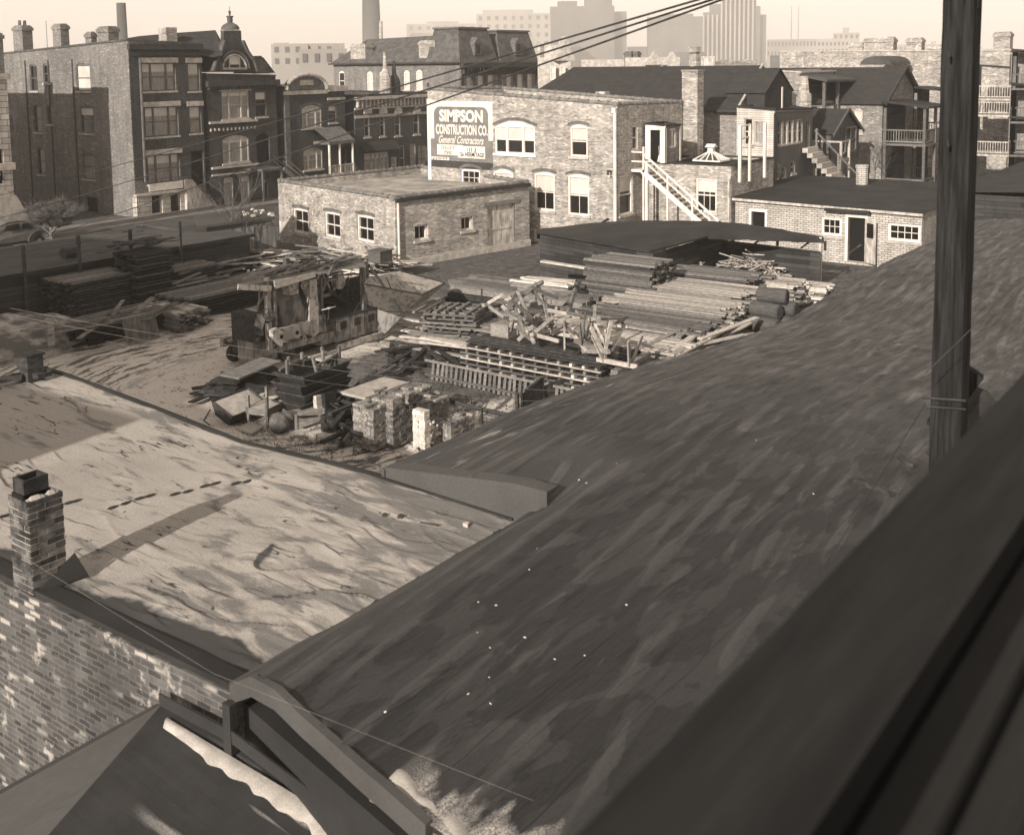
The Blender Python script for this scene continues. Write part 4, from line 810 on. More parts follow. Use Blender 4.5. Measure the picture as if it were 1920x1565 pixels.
root, hx, hy = building('flat_building', 'three storey dark brick flat building with rough stone basement, left of the domed house', (42.9, FAR_Y), B, (xr, YF), -.1, (10.9, 11.75, 11.5, 10.9), 'brick_house', wx, wy, rmat='tar', par=.25, cop='slate', coph=.12)
yb, zb_ = hx.L, 0
a0, a1, z0, z1 = hy.rect(250, 362, 361, 408)
# dark pressed brick skin on the street front, stone basement
ops = openings(hy, wy)
mb = MB(); hy2 = Fr((42.9, YF-.06), (xr, YF-.06)); wallmesh(mb, hy2, 0.03, hy2.L, 2.45, 11.3, 11.15, [(o[0], o[1], o[2], o[3], 0) for o, k in ops], dep=.06); mk('front_facing', mb, 'brick_dark', root)
op2 = openings(hy, [(282, 364, 302, 401, {}), (317.5, 362, 336.5, 401, {})])
mb = MB(); hy3 = Fr((42.8, YF-.30), (PY(361, 385, YF-.3).x, YF-.30)); zB1 = hy3.at(305, 364)[1]; wallmesh(mb, hy3, 0, hy3.L, -.1, zB1, zB1, [o for o, k in op2], dep=.3); mb.box(42.8, 42.85, YF-.3, YF+.2, -.1, zB1); mk('basement', mb, 'stone_rough', root)
for o, k in op2: window(root, hy3, o[0], o[1], o[2], o[3], dh=False, fm='white_worn', sill=None, d=.1)
mk('water_table', hy3.box(MB(), -.05, hy3.L+.05, zB1, zB1+.15, -.06, .3), 'stone', root)
x0, x1, z0, z1 = hy2.rect(278, 342, 342, 356); sgn = thing('business_sign', 'long narrow pale sign board under the ground floor window of the dark brick flats', 'sign', hy2.p((x0+x1)/2, z0)); mk('board', hy2.box(MB(), x0, x1, z0, z1, -.10, -.04), 'letter', sgn)
mk('cornice', hy2.box(hy2.box(MB(), -.1, hy2.L+.05, 11.15, 11.55, -.25, .05), -.05, hy2.L, 10.75, 10.95, -.12, -.003), 'dark_paint', root)
mk('downspout', MB().tube([hy2.p(.75, 10.6, -.1), hy2.p(.72, 2.3, -.1)], .09, 8), 'mid_paint', root)
for (u, v0, v1, w_, yoff, pots) in ((203, 52, 76, 1.0, .8, 0), (171, 62, 78, .55, 2.9, 0), (115, 47, 82, .8, 7.0, 1)):
    p = PX(u, v1, 42.9+.6); q = PX(u, v0, 42.9+.6); chim(root, p.x, p.y, p.z-.6, q.z, w_*.8, w_*1.3, 'brick_house', pots=0)
p = PD(315, 72, 82); q = PD(315, 52, 82); chim(root, p.x, p.y, p.z-1.2, q.z, .9, .9, 'brick_pale', cap=False)
# stepped wall joints on the side wall
for u in (95, 140, 52):
    a, z = hx.at(u, 200); mk('pilaster', hx.box(MB(), a-.06, a+.06, 0, 10.6, -.05, -.003), 'brick_dark', root)
p = PX(89, 90, 43.5); mk('aerial', MB().tube([(43.5, p.y, 10.4), (43.5, p.y, 13.4)], .02, 4), 'iron', root)
# front stoop of the flats
stp = thing('stone_stoop', 'pale stone stoop with dark steps at the front door of the dark brick flats', 'steps', (49, 62, 0))
xa, xb = X_at(362, 380, 62.5), X_at(408, 395, 62.5)
mb = MB(); mb.prism([(xa, YF-.3, 0), (xb+.9, YF-.3, 0), (xb, YF-.3, .4), (xa+.5, YF-.3, 2.2), (xa, YF-.3, 2.2)], (0, -.25, 0)); mk('cheek_wall', mb, 'white_worn', stp)
for k in range(9): mk('step', MB().box(xa+.5+k*.27, xa+.78+k*.27, YF-.29, YF+.9, 0, 2.15-k*.24), 'stone_dark', stp)
mb = MB(); mb.tube([(xa+.4, YF-.4, 3.0), (xb+.3, YF-.4, 1.1)], .03, 5); mb.tube([(xa+.4, YF-.4, 3.0), (xa+.4, YF-.4, 2.2)], .03, 5).tube([(xb+.3, YF-.4, 1.1), (xb+.3, YF-.4, .3)], .03, 5); mk('railing', mb, 'iron', stp)
# hipped roof behind
hb = thing('rear_roof_house', 'house behind the flats showing only its long dark hipped roof', 'house', (52, 75, 0))
r0, r1, r2, r3 = PD(218, 70, 84), PD(405, 60, 84), PD(398, 120, 82), PD(225, 120, 82)
mb = MB(); mb.quad(PD(237, 72, 80), PD(400, 108, 80), PD(418, 104, 80), PD(404, 57, 84), PD(330, 62, 84), PD(262, 68, 84)); mb.quad(PD(404, 57, 84), PD(432, 110, 88), PD(418, 104, 80)); mb.quad(PD(262, 68, 84), PD(404, 57, 84), PD(410, 90, 95), PD(262, 90, 95)); mk('roof', mb, 'shingle', hb)
mk('wall', MB().box(48, 54, 70, 82, 0, 9.5), 'brick_house', hb)
# ---- domed house
xl, xr2 = X_at(393, 300), X_at(522, 300)
wq_ = dict(fm='stone', blind=.15, curtain='curtain')
wy = [(416, 171, 467, 223, dict(mull=(.27, .73), lintel='stone', **wq_)), (479, 172, 500, 219, dict(blind=.3, fm=DK, glass='glass')), (417.5, 253, 467, 305, dict(mull=(.27, .73), arch=.3, **wq_)), (481, 250, 506, 306, dict(kind='void', arch=.25)),
      (420, 332, 438, 380, dict(arch=.1, **wq_)), (452, 330, 468, 378, dict(arch=.1, **wq_)), (491, 343, 502, 372, dict(kind='void'))]
root, dx, dy = building('domed_house', 'ornate narrow brick house with a curved gable and small domed cupola', (xl, 76), (xl, YF), (xr2, YF), -.1, (9.4, 9.4, 9.2, 9.2), 'brick_dark', [], wy, rmat='shingle', par=.1, cop='dark_paint', coph=.1)
mb = MB(); dy.box(mb, -.1, dy.L+.15, 8.55, 8.95, -.35, -.003); 
for k in range(26): a = dy.L*(k+.5)/26; dy.box(mb, a-.06, a+.06, 8.3, 8.55, -.25, -.003)
mk('cornice', mb, 'dark_paint', root)
za = dy.at(440, 227)[1]; mk('string_course', dy.box(MB(), 0.05, dy.at(480, 227)[0], za-.12, za+.05, -.2, -.003), 'stone', root); a9 = dy.at(480, 227)[0]; mb = MB()
for k in range(12): a = a9*(k+.5)/12; dy.box(mb, a-.05, a+.05, za-.65, za-.45, -.12, -.003)
mk('dentils', mb, 'stone', root, kind='stuff')
zc_ = dy.at(440, 311)[1]; mk('string_course', dy.box(MB(), .1, a9, zc_-.1, zc_+.05, -.18, -.003), 'stone', root); mk('string_course', dy.box(MB(), .1, a9, zc_-.6, zc_-.48, -.12, -.003), 'stone', root)
# flared gable
prof = [(397, 135), (403, 118), (412, 98), (419, 78), (420, 58), (452, 58), (453, 78), (462, 98), (474, 116), (480, 135)]
yg = YF-.2; pts = [PY(u, v, yg) for u, v in prof]; mb = MB().prism(pts, (0, .35, 0)); mk('gable', mb, 'brick_dark', root)
mb = MB()
for p, q in zip(pts[:4], pts[1:4]): mb.beam(p+Vector((0, -.1, .05)), q+Vector((0, -.1, .05)), .35, .14)
for p, q in zip(pts[6:], pts[7:]): mb.beam(p+Vector((0, -.1, .05)), q+Vector((0, -.1, .05)), .35, .14)
mkboxes('gable_trim', mb, 'slate', root)
gc = PY(439, 124, yg); n = 10; r = 1.05; mb = MB(); fan = [(gc.x+r*math.cos(math.pi*k/n), yg-.02, gc.z-.2+r*.95*math.sin(math.pi*k/n)) for k in range(n+1)]; mb.quad(*fan); lw = mk('lunette', mb, 'glass', root)
mb = MB(); mb.tube([Vector(p)+Vector((0, -.04, 0)) for p in fan]+[Vector(fan[0])+Vector((0, -.04, 0))], .09, 6); mb.box(gc.x-.5, gc.x-.42, yg-.08, yg-.03, gc.z-.2, gc.z+.7).box(gc.x+.42, gc.x+.5, yg-.08, yg-.03, gc.z-.2, gc.z+.7); mk('frame', mb, 'stone', lw)
mk('blind', MB().box(gc.x-.42, gc.x+.42, yg-.045, yg-.03, gc.z+.1, gc.z+.72), 'blind', lw); mk('hood', MB().tube([(gc.x+1.3*math.cos(math.pi*k/n), yg-.05, gc.z-.2+1.25*math.sin(math.pi*k/n)) for k in range(n+1)], .1, 6), 'stone_dark', lw)
mk('gable_roof', MB().quad(pts[0], pts[3], pts[3]+Vector((1, 9, 0)), pts[0]+Vector((0, 10, 0))).quad(pts[6], pts[9], pts[9]+Vector((0, 10, 0)), pts[6]+Vector((-.5, 9, 0))), 'shingle', root)
cu = PY(436, 78, YF+.3); q1 = PY(436, 58, YF+.3); q2 = PY(436, 44, YF+.3); q3 = PY(436, 18, YF+.3)
mk('cupola', MB().lathe((cu.x, YF+.5, cu.z-.1), (0, 0, 1), [(0, .58), (q1.z-cu.z, .56), (q1.z-cu.z+.05, .72), (q1.z-cu.z+.12, .72)], 12), 'slate', root)
h = q2.z-q1.z; mk('dome', MB().lathe((cu.x, YF+.5, q1.z+.08), (0, 0, 1), [(0, .66), (h*.3, .64), (h*.6, .52), (h*.85, .3), (h, .16), (h+.05, .2), (h+.35, .2), (h+.38, .26), (h+.44, .26), (h+.46, .05), (h+.75, .10), (h+.85, .02), (h+1.15, .015)], 14), 'slate', root, smooth=False)
dm = PY(490, 138, YF-.1); mk('dormer', MB().prism([PY(474, 138, YF-.1), PY(505, 138, YF-.1), PY(501, 122, YF-.1), PY(490, 105, YF-.1), PY(478, 120, YF-.1)], (0, 2.2, 0)), 'slate', root)
mk('side_roof', MB().quad(PY(474, 139, YF-.2), PY(516, 137, YF-.2), PY(494, 108, YF+2), PY(470, 106, YF+2)), 'shingle', root)
stp = thing('wooden_stair', 'wooden front stair with railings between the domed house and the pale arched house', 'stair', (55, 62, 0))
s0, s1 = PY(515, 300, YF-1), PY(560, 338, YF-1)
for k in range(10): t_ = k/9; p = s0.lerp(s1, t_); mk('tread', MB().box(p.x-.2, p.x+.2, YF-1.9, YF-.9, p.z-.6, p.z-.54), 'wood_mid', stp)
for dy_ in (-.85, -1.95):
    mb = MB().beam((s0.x, YF+dy_, s0.z-.6), (s1.x, YF+dy_, s1.z-.6), .07, .25).beam((s0.x, YF+dy_, s0.z+.3), (s1.x, YF+dy_, s1.z+.3), .06, .08).beam((s0.x, YF+dy_, s0.z-.05), (s1.x, YF+dy_, s1.z-.05), .05, .06); mk('railing', mb, 'wood_mid', stp)
mk('platform', MB().box(s0.x-2, s0.x, YF-1.9, YF-.1, s0.z-.65, s0.z-.5).box(s0.x-1.9, s0.x-1.75, YF-1.85, YF-1.7, 0, s0.z-.6).box(s0.x-.15, s0.x, YF-1.85, YF-1.7, 0, s0.z-.6), 'wood_mid', stp)
# ---- arched pediment house
xl, xr = X_at(534, 250), X_at(648, 250)
st_ = dict(fm='stone', blind=.25, curtain='curtain')
wy = [(566, 197, 603, 240, dict(mull=(.27, .73), arch=.25, hood='stone_dark', **st_)), (616, 196, 631, 230, dict(arch=.1, fm=DK, blind=.3)), (569, 277, 605, 318, dict(mull=(.27, .73), arch=.25, hood='stone_dark', **st_)), (635, 277, 648, 325, dict(kind='void'))]
root, ex, ey = building('arched_house', 'two storey brick house with a rounded pediment and small columned porch', (xl, 78), (xl, YF), (xr, YF), -.1, (8.6, 8.4, 8.2, 8.4), 'brick_dark', [], wy, rmat='tar', par=.2, cop='stone', coph=.12)
mb = MB(); a5 = ey.at(612, 160)[0]; mk('cornice', ey.box(MB(), -.05, a5-.01, 7.75, 8.05, -.15, -.003), 'stone', root); ey.box(mb, a5, ey.L+.1, 7.9, 8.3, -.3, -.003); mk('side_cornice', mb, 'stone', root); mk('string_course', ey.box(MB(), a5, ey.L, 7.2, 7.4, -.1, -.003), 'stone', root)
c = ey.p(a5*.5, 8.1, -.15); r1_ = a5*.47; mb = MB(); arc = [(c.x+r1_*math.cos(math.pi*k/14), c.y, c.z+r1_*.55*math.sin(math.pi*k/14)) for k in range(15)]; mb.prism(arc, (0, .4, 0)); mk('pediment', mb, 'stone_dark', root)
mk('pediment_trim', MB().tube([Vector(p)+Vector((0, -.05, .02)) for p in arc], .16, 6), 'stone', root); mk('tablet', MB().box(c.x-.7, c.x+.7, c.y-.06, c.y-.003, c.z+.35, c.z+.75), 'stone', root)
mk('corner_strip', ey.box(MB(), 0.02, .5, 0, 7.7, -.08, -.003), 'stone_dark', root)
po = thing('porch', 'small white posted front porch between the arched house and the four window shop', 'porch', (62, 62, 0))
pa, pb_, pc = PY(616, 266, YF-1.8), PY(664, 266, YF-1.8), PY(628, 244, YF-.2)
mb = MB(); mb.quad((pa.x, YF-1.9, pa.z), (pb_.x, YF-1.9, pa.z), (pb_.x+.2, YF-.1, pa.z+1.0), (pa.x, YF-.1, pa.z+1.0)); mb.box(pa.x, pb_.x, YF-1.9, YF-.1, pa.z-.25, pa.z-.02); mk('roof', mb, 'stone_dark', po)
for x in (pa.x+.1, pa.x+1.2, pb_.x-.15): mk('post', MB().tube([(x, YF-1.75, pa.z-.25), (x, YF-1.75, .8)], .09, 8), W, po)
mb = MB(); mb.box(pa.x, pb_.x, YF-1.82, YF-1.74, 2.15, 2.23)
for k in range(18): x = pa.x+(pb_.x-pa.x)*k/17; mb.box(x-.025, x+.025, YF-1.8, YF-1.76, 1.2, 2.15)
mk('railing', mb, 'white_worn', po); mk('floor', MB().box(pa.x, pb_.x, YF-1.8, YF-.1, .95, 1.15), 'wood_mid', po)
# ---- four window shop
xl, xr = X_at(666, 250), X_at(806, 250)
z5 = zt_at(735, 177)
wq5 = dict(fm='stone', fw=.09, curtain=None, sill='stone')
wy = [(683, 214, 693.5, 257, wq5), (712, 213, 722, 256, wq5), (740, 212, 751, 255, wq5), (775, 209, 786, 252, wq5), (683, 286, 729, 322, dict(mull=(.3, .48, .66, .82), fm='white_worn', curtain='curtain', blind=.3)), (734, 295, 744, 324, dict(curtain='curtain')), (750, 273, 759, 320, dict(fm='white_worn')), (769, 270, 780, 318, dict(fm='white_worn', curtain='curtain')), (784, 271, 801, 325, dict(cols=2, rows=2, fm=DK, curtain='curtain'))]
root, fx5, fy5 = building('shop_house', 'two storey brick shop with a bracketed cornice and four narrow hooded windows', (xl, 75), (xl, YF), (xr, YF), -.1, (z5+.1, z5, z5, z5+.1), 'brick_dark', [], wy, rmat='tar', par=.3, cop='dark_paint', coph=.08)
mb = MB(); fy5.box(mb, -.1, fy5.L, z5-.35, z5-.1, -.4, -.003); fy5.box(mb, -.05, fy5.L, z5-1.15, z5-1.0, -.12, -.003)
for k in range(20): a = fy5.L*(k+.5)/20; fy5.box(mb, a-.07, a+.07, z5-.95, z5-.35, -.28, -.003)
mk('cornice', mb, 'stone', root)
zb5 = fy5.at(735, 212)[1]; mk('band', fy5.box(MB(), .0, fy5.L, zb5-.28, zb5-.05, -.06, -.003), 'stone', root)
for u in (688, 717, 745.5, 780.5):
    a, z = fy5.at(u, 211); mk('window_hood', MB().prism([fy5.p(a-.45, z-.1, -.15), fy5.p(a+.45, z-.1, -.15), fy5.p(a+.45, z+.25, -.15), fy5.p(a, z+.6, -.15), fy5.p(a-.45, z+.25, -.15)], (0, .14, 0)), 'stone', root)
mk('shop_awning', MB().quad(fy5.p(.3, 3.6, -.05), fy5.p(4.6, 3.6, -.05), fy5.p(4.6, 2.9, -.9), fy5.p(.3, 2.9, -.9)), 'tar', root)
# ---- mansard row behind
X4 = 77.3
zl4 = 10.05
xr4 = X_at(1011, 110)
xm4 = X_at(965, 110)
YE = PX(625, 121, X4).y
wx = [(688, 134, 699, 170, dict(arch=.2, blind=.5, curtain='blind', fw=.10)), (757, 132, 768, 169, dict(arch=.2, blind=.5, curtain='blind', fw=.10)), (780, 131, 792, 169, dict(arch=.2, blind=.5, curtain='blind', fw=.10)), (635, 133, 646, 168, dict(arch=.2, fw=.08)), (711.5, 134, 720, 168, dict(arch=.2, fw=.08, blind=.5))]
hw = dict(arch=.1, blind=.7, curtain='blind', fm='stone', fw=.1, sill=None)
wy = [(875, 134, 884.5, 168, hw), (896, 133, 907, 168, hw), (915, 133, 924.5, 168, hw), (950, 132, 959, 170, hw), (970, 132, 980, 170, hw), (989, 132, 998, 170, hw)]
root, kx, ky = building('mansard_house', 'large brick double house with twin slate mansard fronts and a long side roof', (X4, YE), (X4, YF), (xr4, YF), -.1, (zl4, zl4, 10.0, zl4), 'brick_house', wx, wy, rmat='slate', par=.05, cop=None)
ze = PX(655, 79, X4+4)
mb = MB(); mb.quad((X4-.3, YE+.3, zl4), (X4-.3, YF+1.2, zl4), (X4+3.4, YF+1.6, 12.75), (X4+3.4, YE-1.5, 12.5)); mb.quad((X4+3.4, YF+1.6, 12.75), (X4+3.4, YE-1.5, 12.5), (X4+9, YE, zl4), (X4+9, YF+1.6, zl4)); mb.quad((X4-.3, YE+.3, zl4), (X4+3.4, YE-1.5, 12.5), (X4+9, YE+.3, zl4)); mk('side_roof', mb, 'slate', root)
mk('gutter', MB().beam((X4-.35, YE+.3, zl4), (X4-.35, YF, zl4), .15, .15), 'dark_paint', root)
for (u0, v0, u1, v1, ub) in ((859, 52, 913, 57, (862, 935)), (931, 58, 990, 62, (938, 1010))):
    p0, p1 = PY(u0, v0, YF+1.1), PY(u1, v1, YF+1.1); b0, b1 = PY(ub[0], 106, YF-.15), PY(ub[1], 108, YF-.15)
    mb = MB(); zt_ = (p0.z+p1.z)/2; zb4 = 10.0
    mb.hexa([(b0.x, YF-.15, zb4), (b1.x, YF-.15, zb4), (b1.x, YF+4, zb4), (b0.x, YF+4, zb4), (p0.x, YF+1.1, zt_), (p1.x, YF+1.1, zt_), (p1.x, YF+4, zt_), (p0.x, YF+4, zt_)]); mk('mansard', mb, 'slate', root)
    mk('mansard_crown', MB().box(p0.x-.15, p1.x+.15, YF+.95, YF+4.1, zt_, zt_+.16), 'stone_dark', root)
    xm = (b0.x+b1.x)/2; dz = 10.7; d_ = mk('dormer', MB().prism([(xm-.55, YF+.0, dz), (xm+.55, YF, dz), (xm+.55, YF, dz+1.15), (xm, YF, dz+1.65), (xm-.55, YF, dz+1.15)], (0, 1.6, 0)), 'stone_dark', root)
    mk('pane', MB().box(xm-.28, xm+.28, YF-.02, YF-.003, dz+.15, dz+1.1), 'glass', d_)
mb = MB(); ky.box(mb, -.15, ky.L+.1, 9.55, 10.0, -.45, -.003)
for k in range(28): a = ky.L*(k+.5)/28; ky.box(mb, a-.06, a+.06, 9.0, 9.55, -.3, -.003)
ky.box(mb, 0, ky.L, 8.85, 9.0, -.1, -.003); mk('cornice', mb, 'dark_paint', root)
for u in (879.5, 901.5, 920): a, z = ky.at(u, 131); mk('window_hood', MB().prism([ky.p(a-.5, z-.1, -.12), ky.p(a+.5, z-.1, -.12), ky.p(a+.5, z+.2, -.12), ky.p(a, z+.75, -.12), ky.p(a-.5, z+.2, -.12)], (0, .1, 0)), 'stone', root)
for u in (866, 887, 909, 936, 965, 984, 1006): a, z = ky.at(u, 150); mk('pilaster', ky.box(MB(), a-.2, a+.2, 0, 8.85, -.12, -.003), 'brick_dark', root)
for (u, v0, v1) in ((679, 84, 120), (808, 78, 116)):
    p, q = PX(u, v1, X4+.9), PX(u, v0, X4+.9); chim(root, p.x, p.y, 9.6, q.z, 1.1, 2.0, 'brick_pale', cap=True)
p, q = PX(714, 66, X4+4), PX(714, 40, X4+4); mk('smoke_pipe', MB().tube([(p.x, p.y, p.z-.6), (q.x, q.y, q.z)], .2, 8, .17), 'stone', root)
# two ventilators on the shop roof
for k, (u, v0, v1) in enumerate([(723, 98, 176), (740, 115, 176)]):
    p, q = PY(u, v1, 67), PY(u, v0, 67); h = q.z-p.z
    mk('chimney', MB().lathe((p.x, p.y, p.z-.5), (0, 0, 1), [(0, .55), (.5+h*.35, .52), (.5+h*.45, .45), (.5+h*.6, .2), (.5+h, .12)], 10), ['brick_pale', 'iron'][k], loc=p, label=['tall tapering pale chimney with a pipe on top, on the four window shop roof', 'dark metal ventilator stack beside the tapering pale chimney'][k], cat='chimney')
# ---- far left edge: stone house with stair, bush, wall
L = thing('stone_front_house', 'dark stone fronted house cut by the left edge of the view', 'house', (38, 62, 0))
xa_ = X_at(14, 200, 60.0); mb = MB(); f9 = Fr((28, 60), (PY(16, 200, 60).x, 60)); wallmesh(mb, f9, 0, f9.L, -.1, 9.6, 9.6, [f9.rect(-12, 280, 8, 345)+(0,)]); e9 = f9.B
mb.quad((e9.x, 60, -.1), (e9.x, 61.6, -.1), (e9.x, 61.6, 9.6), (e9.x, 60, 9.6)).quad((28, 60, 9.6), (e9.x, 60, 9.6), (e9.x, 61.6, 9.6), (28, 61.6, 9.6)); mk('wall', mb, 'stone_rough', L); mk('unseen_wing', MB().box(27, 34.0, 65.3, 79.5, -.1, 12.2).box(27, 34.0, 79.5, 83, -.1, 10.8).box(31, 33.5, 72, 73, 12, 13.2).box(31, 33.9, 65.2, 69.5, 12, 12.7), 'brick_house', L)  # unseen wing added behind; its stepped tops shape the shadow on the flats
mk('window_bay', MB().box(e9.x, e9.x+.5, 60.5, 61.4, 3.6, 7.4), 'stone_dark', L); mk('string_course', MB().box(27.9, e9.x+.12, 59.85, 60.0, 4.3, 4.7), 'stone', L); mk('cornice', MB().box(27.9, e9.x+.12, 59.8, 60.0, 9.4, 9.75), 'stone', L)
mk('doorway', MB().quad(f9.p(f9.rect(-12, 280, 8, 345)[0], .3, .2), f9.p(f9.L-.5, .3, .2), f9.p(f9.L-.5, 4.0, .2), f9.p(f9.rect(-12, 280, 8, 345)[0], 4.0, .2)), 'void', L)
p = PY(8, 60, 60); chim(L, p.x-.3, 60.6, 9.5, 12.0, .6, .8, 'brick_house')
s0, s1 = PY(24, 366, 59.6), PY(66, 408, 59.6)
mk('stair_wall', MB().prism([(s0.x-1.5, 59.7, 0), (s1.x, 59.7, 0), (s1.x, 59.7, .5), (s0.x, 59.7, s0.z), (s0.x-1.5, 59.7, s0.z+.8)], (0, -.5, 0)), 'stone', L)
L2 = thing('rear_brick_flat', 'dark brick rear part of a building with chimneys at the far left', 'building', (40, 80, 0))
p0, p1 = PX(22, 108, 46), PX(56, 98, 46); mb = MB(); mb.box(43.3, 50, FAR_Y+.02, 93, -.1, 9.9); mk('wall', mb, 'brick_house', L2)
for u, v0 in ((45, 50),): p = PX(u, 105, 43.9); q = PX(u, v0, 43.9); chim(L2, p.x, p.y, 9.6, q.z, .8, 1.3, 'brick_house', pots=2)
# ================================================================ behind the office: gabled house, frame addition
HX = 60.0
root = thing('gabled_house', 'long brick house with a broad dark gabled roof behind the office building', 'house', (60, 30, 0))
hf = Fr((HX, 44.5), (HX, 28.18)); o1 = openings(hf, [(1286, 211, 1307, 268, dict(arch=.15, blind=0, curtain=None, fm=DK)), ])
mb = MB(); wallmesh(mb, hf, 0, hf.L, -.1, 7.2, 7.05, [o for o, k in o1]); mb.quad((60, 28.18, -.1), (70, 28.18, -.1), (70, 28.18, 7.1), (65, 28.5, 9.5), (60, 28.18, 7.05)); mk('wall', mb, 'brick_mid', root); put_windows(root, hf, o1)
mk('roof', MB().quad((59.7, 44.5, 7.2), (59.7, 28.1, 7.05), (65, 28.95, 9.62), (65, 43.2, 9.62)).quad((59.7, 44.5, 7.2), (65, 43.2, 9.62), (70, 44.5, 7.1)).quad((65, 43.2, 9.62), (65, 28.95, 9.62), (70.2, 28.1, 7), (70.2, 44.5, 7)), 'shingle', root)
mk('verge_board', MB().beam((59.6, 28.05, 7.12), (65, 28.9, 9.68), .12, .14), 'white_worn', root); mk('gutter', MB().beam((59.6, 44.5, 7.12), (59.6, 28.1, 6.97), .14, .14), 'dark_paint', root)
p, q = PX(1125, 141, 62), PX(1106, 158, 61.5)
for (u, v0, v1) in ((1302, 88, 122),): p, q = PX(u, v1, 65.3), PX(u, v0, 65.3); mk('chimney', MB().lathe((p.x, p.y, p.z-.4), (0, 0, 1), [(0, .42), (.4+.35*(q.z-p.z), .36), (.4+.6*(q.z-p.z), .30), (.4+.7*(q.z-p.z), .42), (.4+(q.z-p.z), .42)], 8), 'brick_pale', root)
ax2, az2 = PX(1388, 200, HX).y, 7.15
root, qx, qy = building('frame_addition', 'tall white clapboard rear addition with a strip of grey porch windows on its right side', (59.6, 28.1), (59.6, 25.75), (65.3, 25.75), -.1, (7.2, 7.05, 6.85, 7.1), 'siding_white',
    [(1395.5, 222, 1411, 272, dict(fw=.06, fm='white_worn')), (1415, 228, 1435, 270, dict(cols=2, fm='white_worn', curtain='curtain'))],
    [(1459+k*10.2-k*k*.12, 226-k*.4, 1466+k*10.2-k*k*.12, 272-k*1.4, dict(fm='white_worn', sill=None, fw=.06, curtain='tile' if k % 2 else None)) for k in range(5)]+[(1457, 306, 1463, 337, dict(sill=None, fm='white_worn')), (1467, 312, 1474, 335, dict(sill=None, fm='white_worn')), (1483, 302, 1491, 325, dict(fm='white_worn')), (1511, 230, 1518, 290, dict(kind='void'))], rmat='tar', par=.0, cop='tar', coph=.12)
mb = MB(); f7 = Fr((59.62, 25.72), (65.3, 25.72)); wallmesh(mb, f7, 0.02, f7.L, -.1, 6.98, 6.8, [o for o, k in openings(f7, [(1459, 226, 1505, 272, {}), (1457, 306, 1463, 337, {}), (1467, 312, 1474, 335, {}), (1483, 302, 1491, 325, {}), (1511, 230, 1518, 290, {})])], dep=.03); mk('board_siding', mb, 'barn', root)
mk('corner_pipe', MB().tube([(59.5, 25.7, 6.9), (59.5, 25.7, 0)], .05, 6), 'iron', root)
dg = thing('roof_dormer', 'small dark shingled dormer with white corner trim on the right end of the long roof', 'dormer', (62, 27, 7))
p = [PX(1405, 173, 61.3), PX(1436, 175, 61.3), PX(1457, 128, 63.4), PX(1432, 127, 63.4)]
xl_, xr_ = 61.0, 65.4; yg = p[1].y
mb = MB(); mb.quad((xl_, yg-.1, p[1].z), (xl_, yg+2.6, p[1].z), (63.2, yg+2.6, p[2].z), (63.2, yg-.1, p[2].z)); mb.quad((xr_, yg-.1, p[1].z), (xr_, yg+2.6, p[1].z), (63.2, yg+2.6, p[2].z), (63.2, yg-.1, p[2].z)); mk('roof', mb, 'shingle', dg)
mk('wall', MB().prism([(xl_+.15, yg, 6.9), (xr_-.15, yg, 6.9), (xr_-.15, yg, p[1].z), (63.2, yg, p[2].z-.1), (xl_+.15, yg, p[1].z)], (0, 2.5, 0)), 'shingle', dg); mk('door_trim', MB().box(63.6, 63.75, yg-.05, yg, 6.95, 8.3), 'white_paint', dg)
os_ = thing('rear_stair', 'wide weathered wooden stair climbing to the door of the white frame addition', 'stair', (65, 24, 0))
for k in range(9): z = 4.6-k*.3; mk('tread', MB().box(63.6+.0*k, 65.3, 25.3-k*.30, 25.65-k*.30, z-.28, z), 'wood_light', os_)
for x in (65.4,): mk('railing', MB().beam((x, 25.6, 5.6), (x, 22.8, 2.9), .06, .1).beam((x, 25.6, 4.6), (x, 22.8, 1.9), .06, .2).box(x-.06, x+.06, 25.4, 25.52, 0, 5.7).box(x-.06, x+.06, 24, 24.12, 0, 4.2), 'wood_mid', os_)
t = thing('porch_tower', 'rough timber porch frame beside the rear stair', 'porch', (66.5, 24.5, 0))
for x, y in ((66.2, 24.2), (67.6, 24.2), (66.2, 26), (67.6, 26)): mk('post', MB().box(x-.07, x+.07, y-.07, y+.07, 0, 4.9), 'wood_light', t)
mk('rail', MB().beam((66.2, 24.2, 4.85), (67.6, 24.2, 4.85), .06, .1).beam((66.2, 24.2, 3.7), (67.6, 24.2, 3.7), .08, .2).beam((66.2, 24.2, 4.85), (66.2, 26, 4.85), .06, .1), 'wood_light', t)
# flat brick block and covered upper porch
X6 = 74; p0, p1 = PX(1462, 135, X6), PX(1498, 137, X6)
t, _, _ = building('rear_brick_block', 'flat roofed brown brick block with an upper covered porch', (X6, PX(1462, 200, X6).y), (X6, PX(1500, 200, X6).y), (X6+9, PX(1500, 200, X6).y), -.1, (p0.z, p1.z, p1.z, p0.z), 'brick_mid', [], [], rmat='tar', par=.1, cop='stone')
pr = thing('upper_porch', 'open upper back porch with posts under a sagging flat roof', 'porch', (74, 26, 0))
yb_, yf_ = PX(1502, 150, 74).y, PX(1546, 152, 74).y; xe_ = PY(1597, 155, yf_).x; zt_ = PX(1546, 154, 74).z
mk('roof', MB().hexa([(73.7, yf_-.3, zt_), (xe_+.3, yf_-.3, zt_-.1), (xe_+.3, yb_, zt_+.3), (73.7, yb_, zt_+.4), (73.7, yf_-.3, zt_+.16), (xe_+.3, yf_-.3, zt_+.06), (xe_+.3, yb_, zt_+.46), (73.7, yb_, zt_+.56)]), 'tar_light', pr)
for x in (74, PY(1571, 155, yf_).x, xe_): mk('post', MB().box(x-.1, x+.1, yf_-.1, yf_+.1, 0, zt_), 'wood_mid', pr)
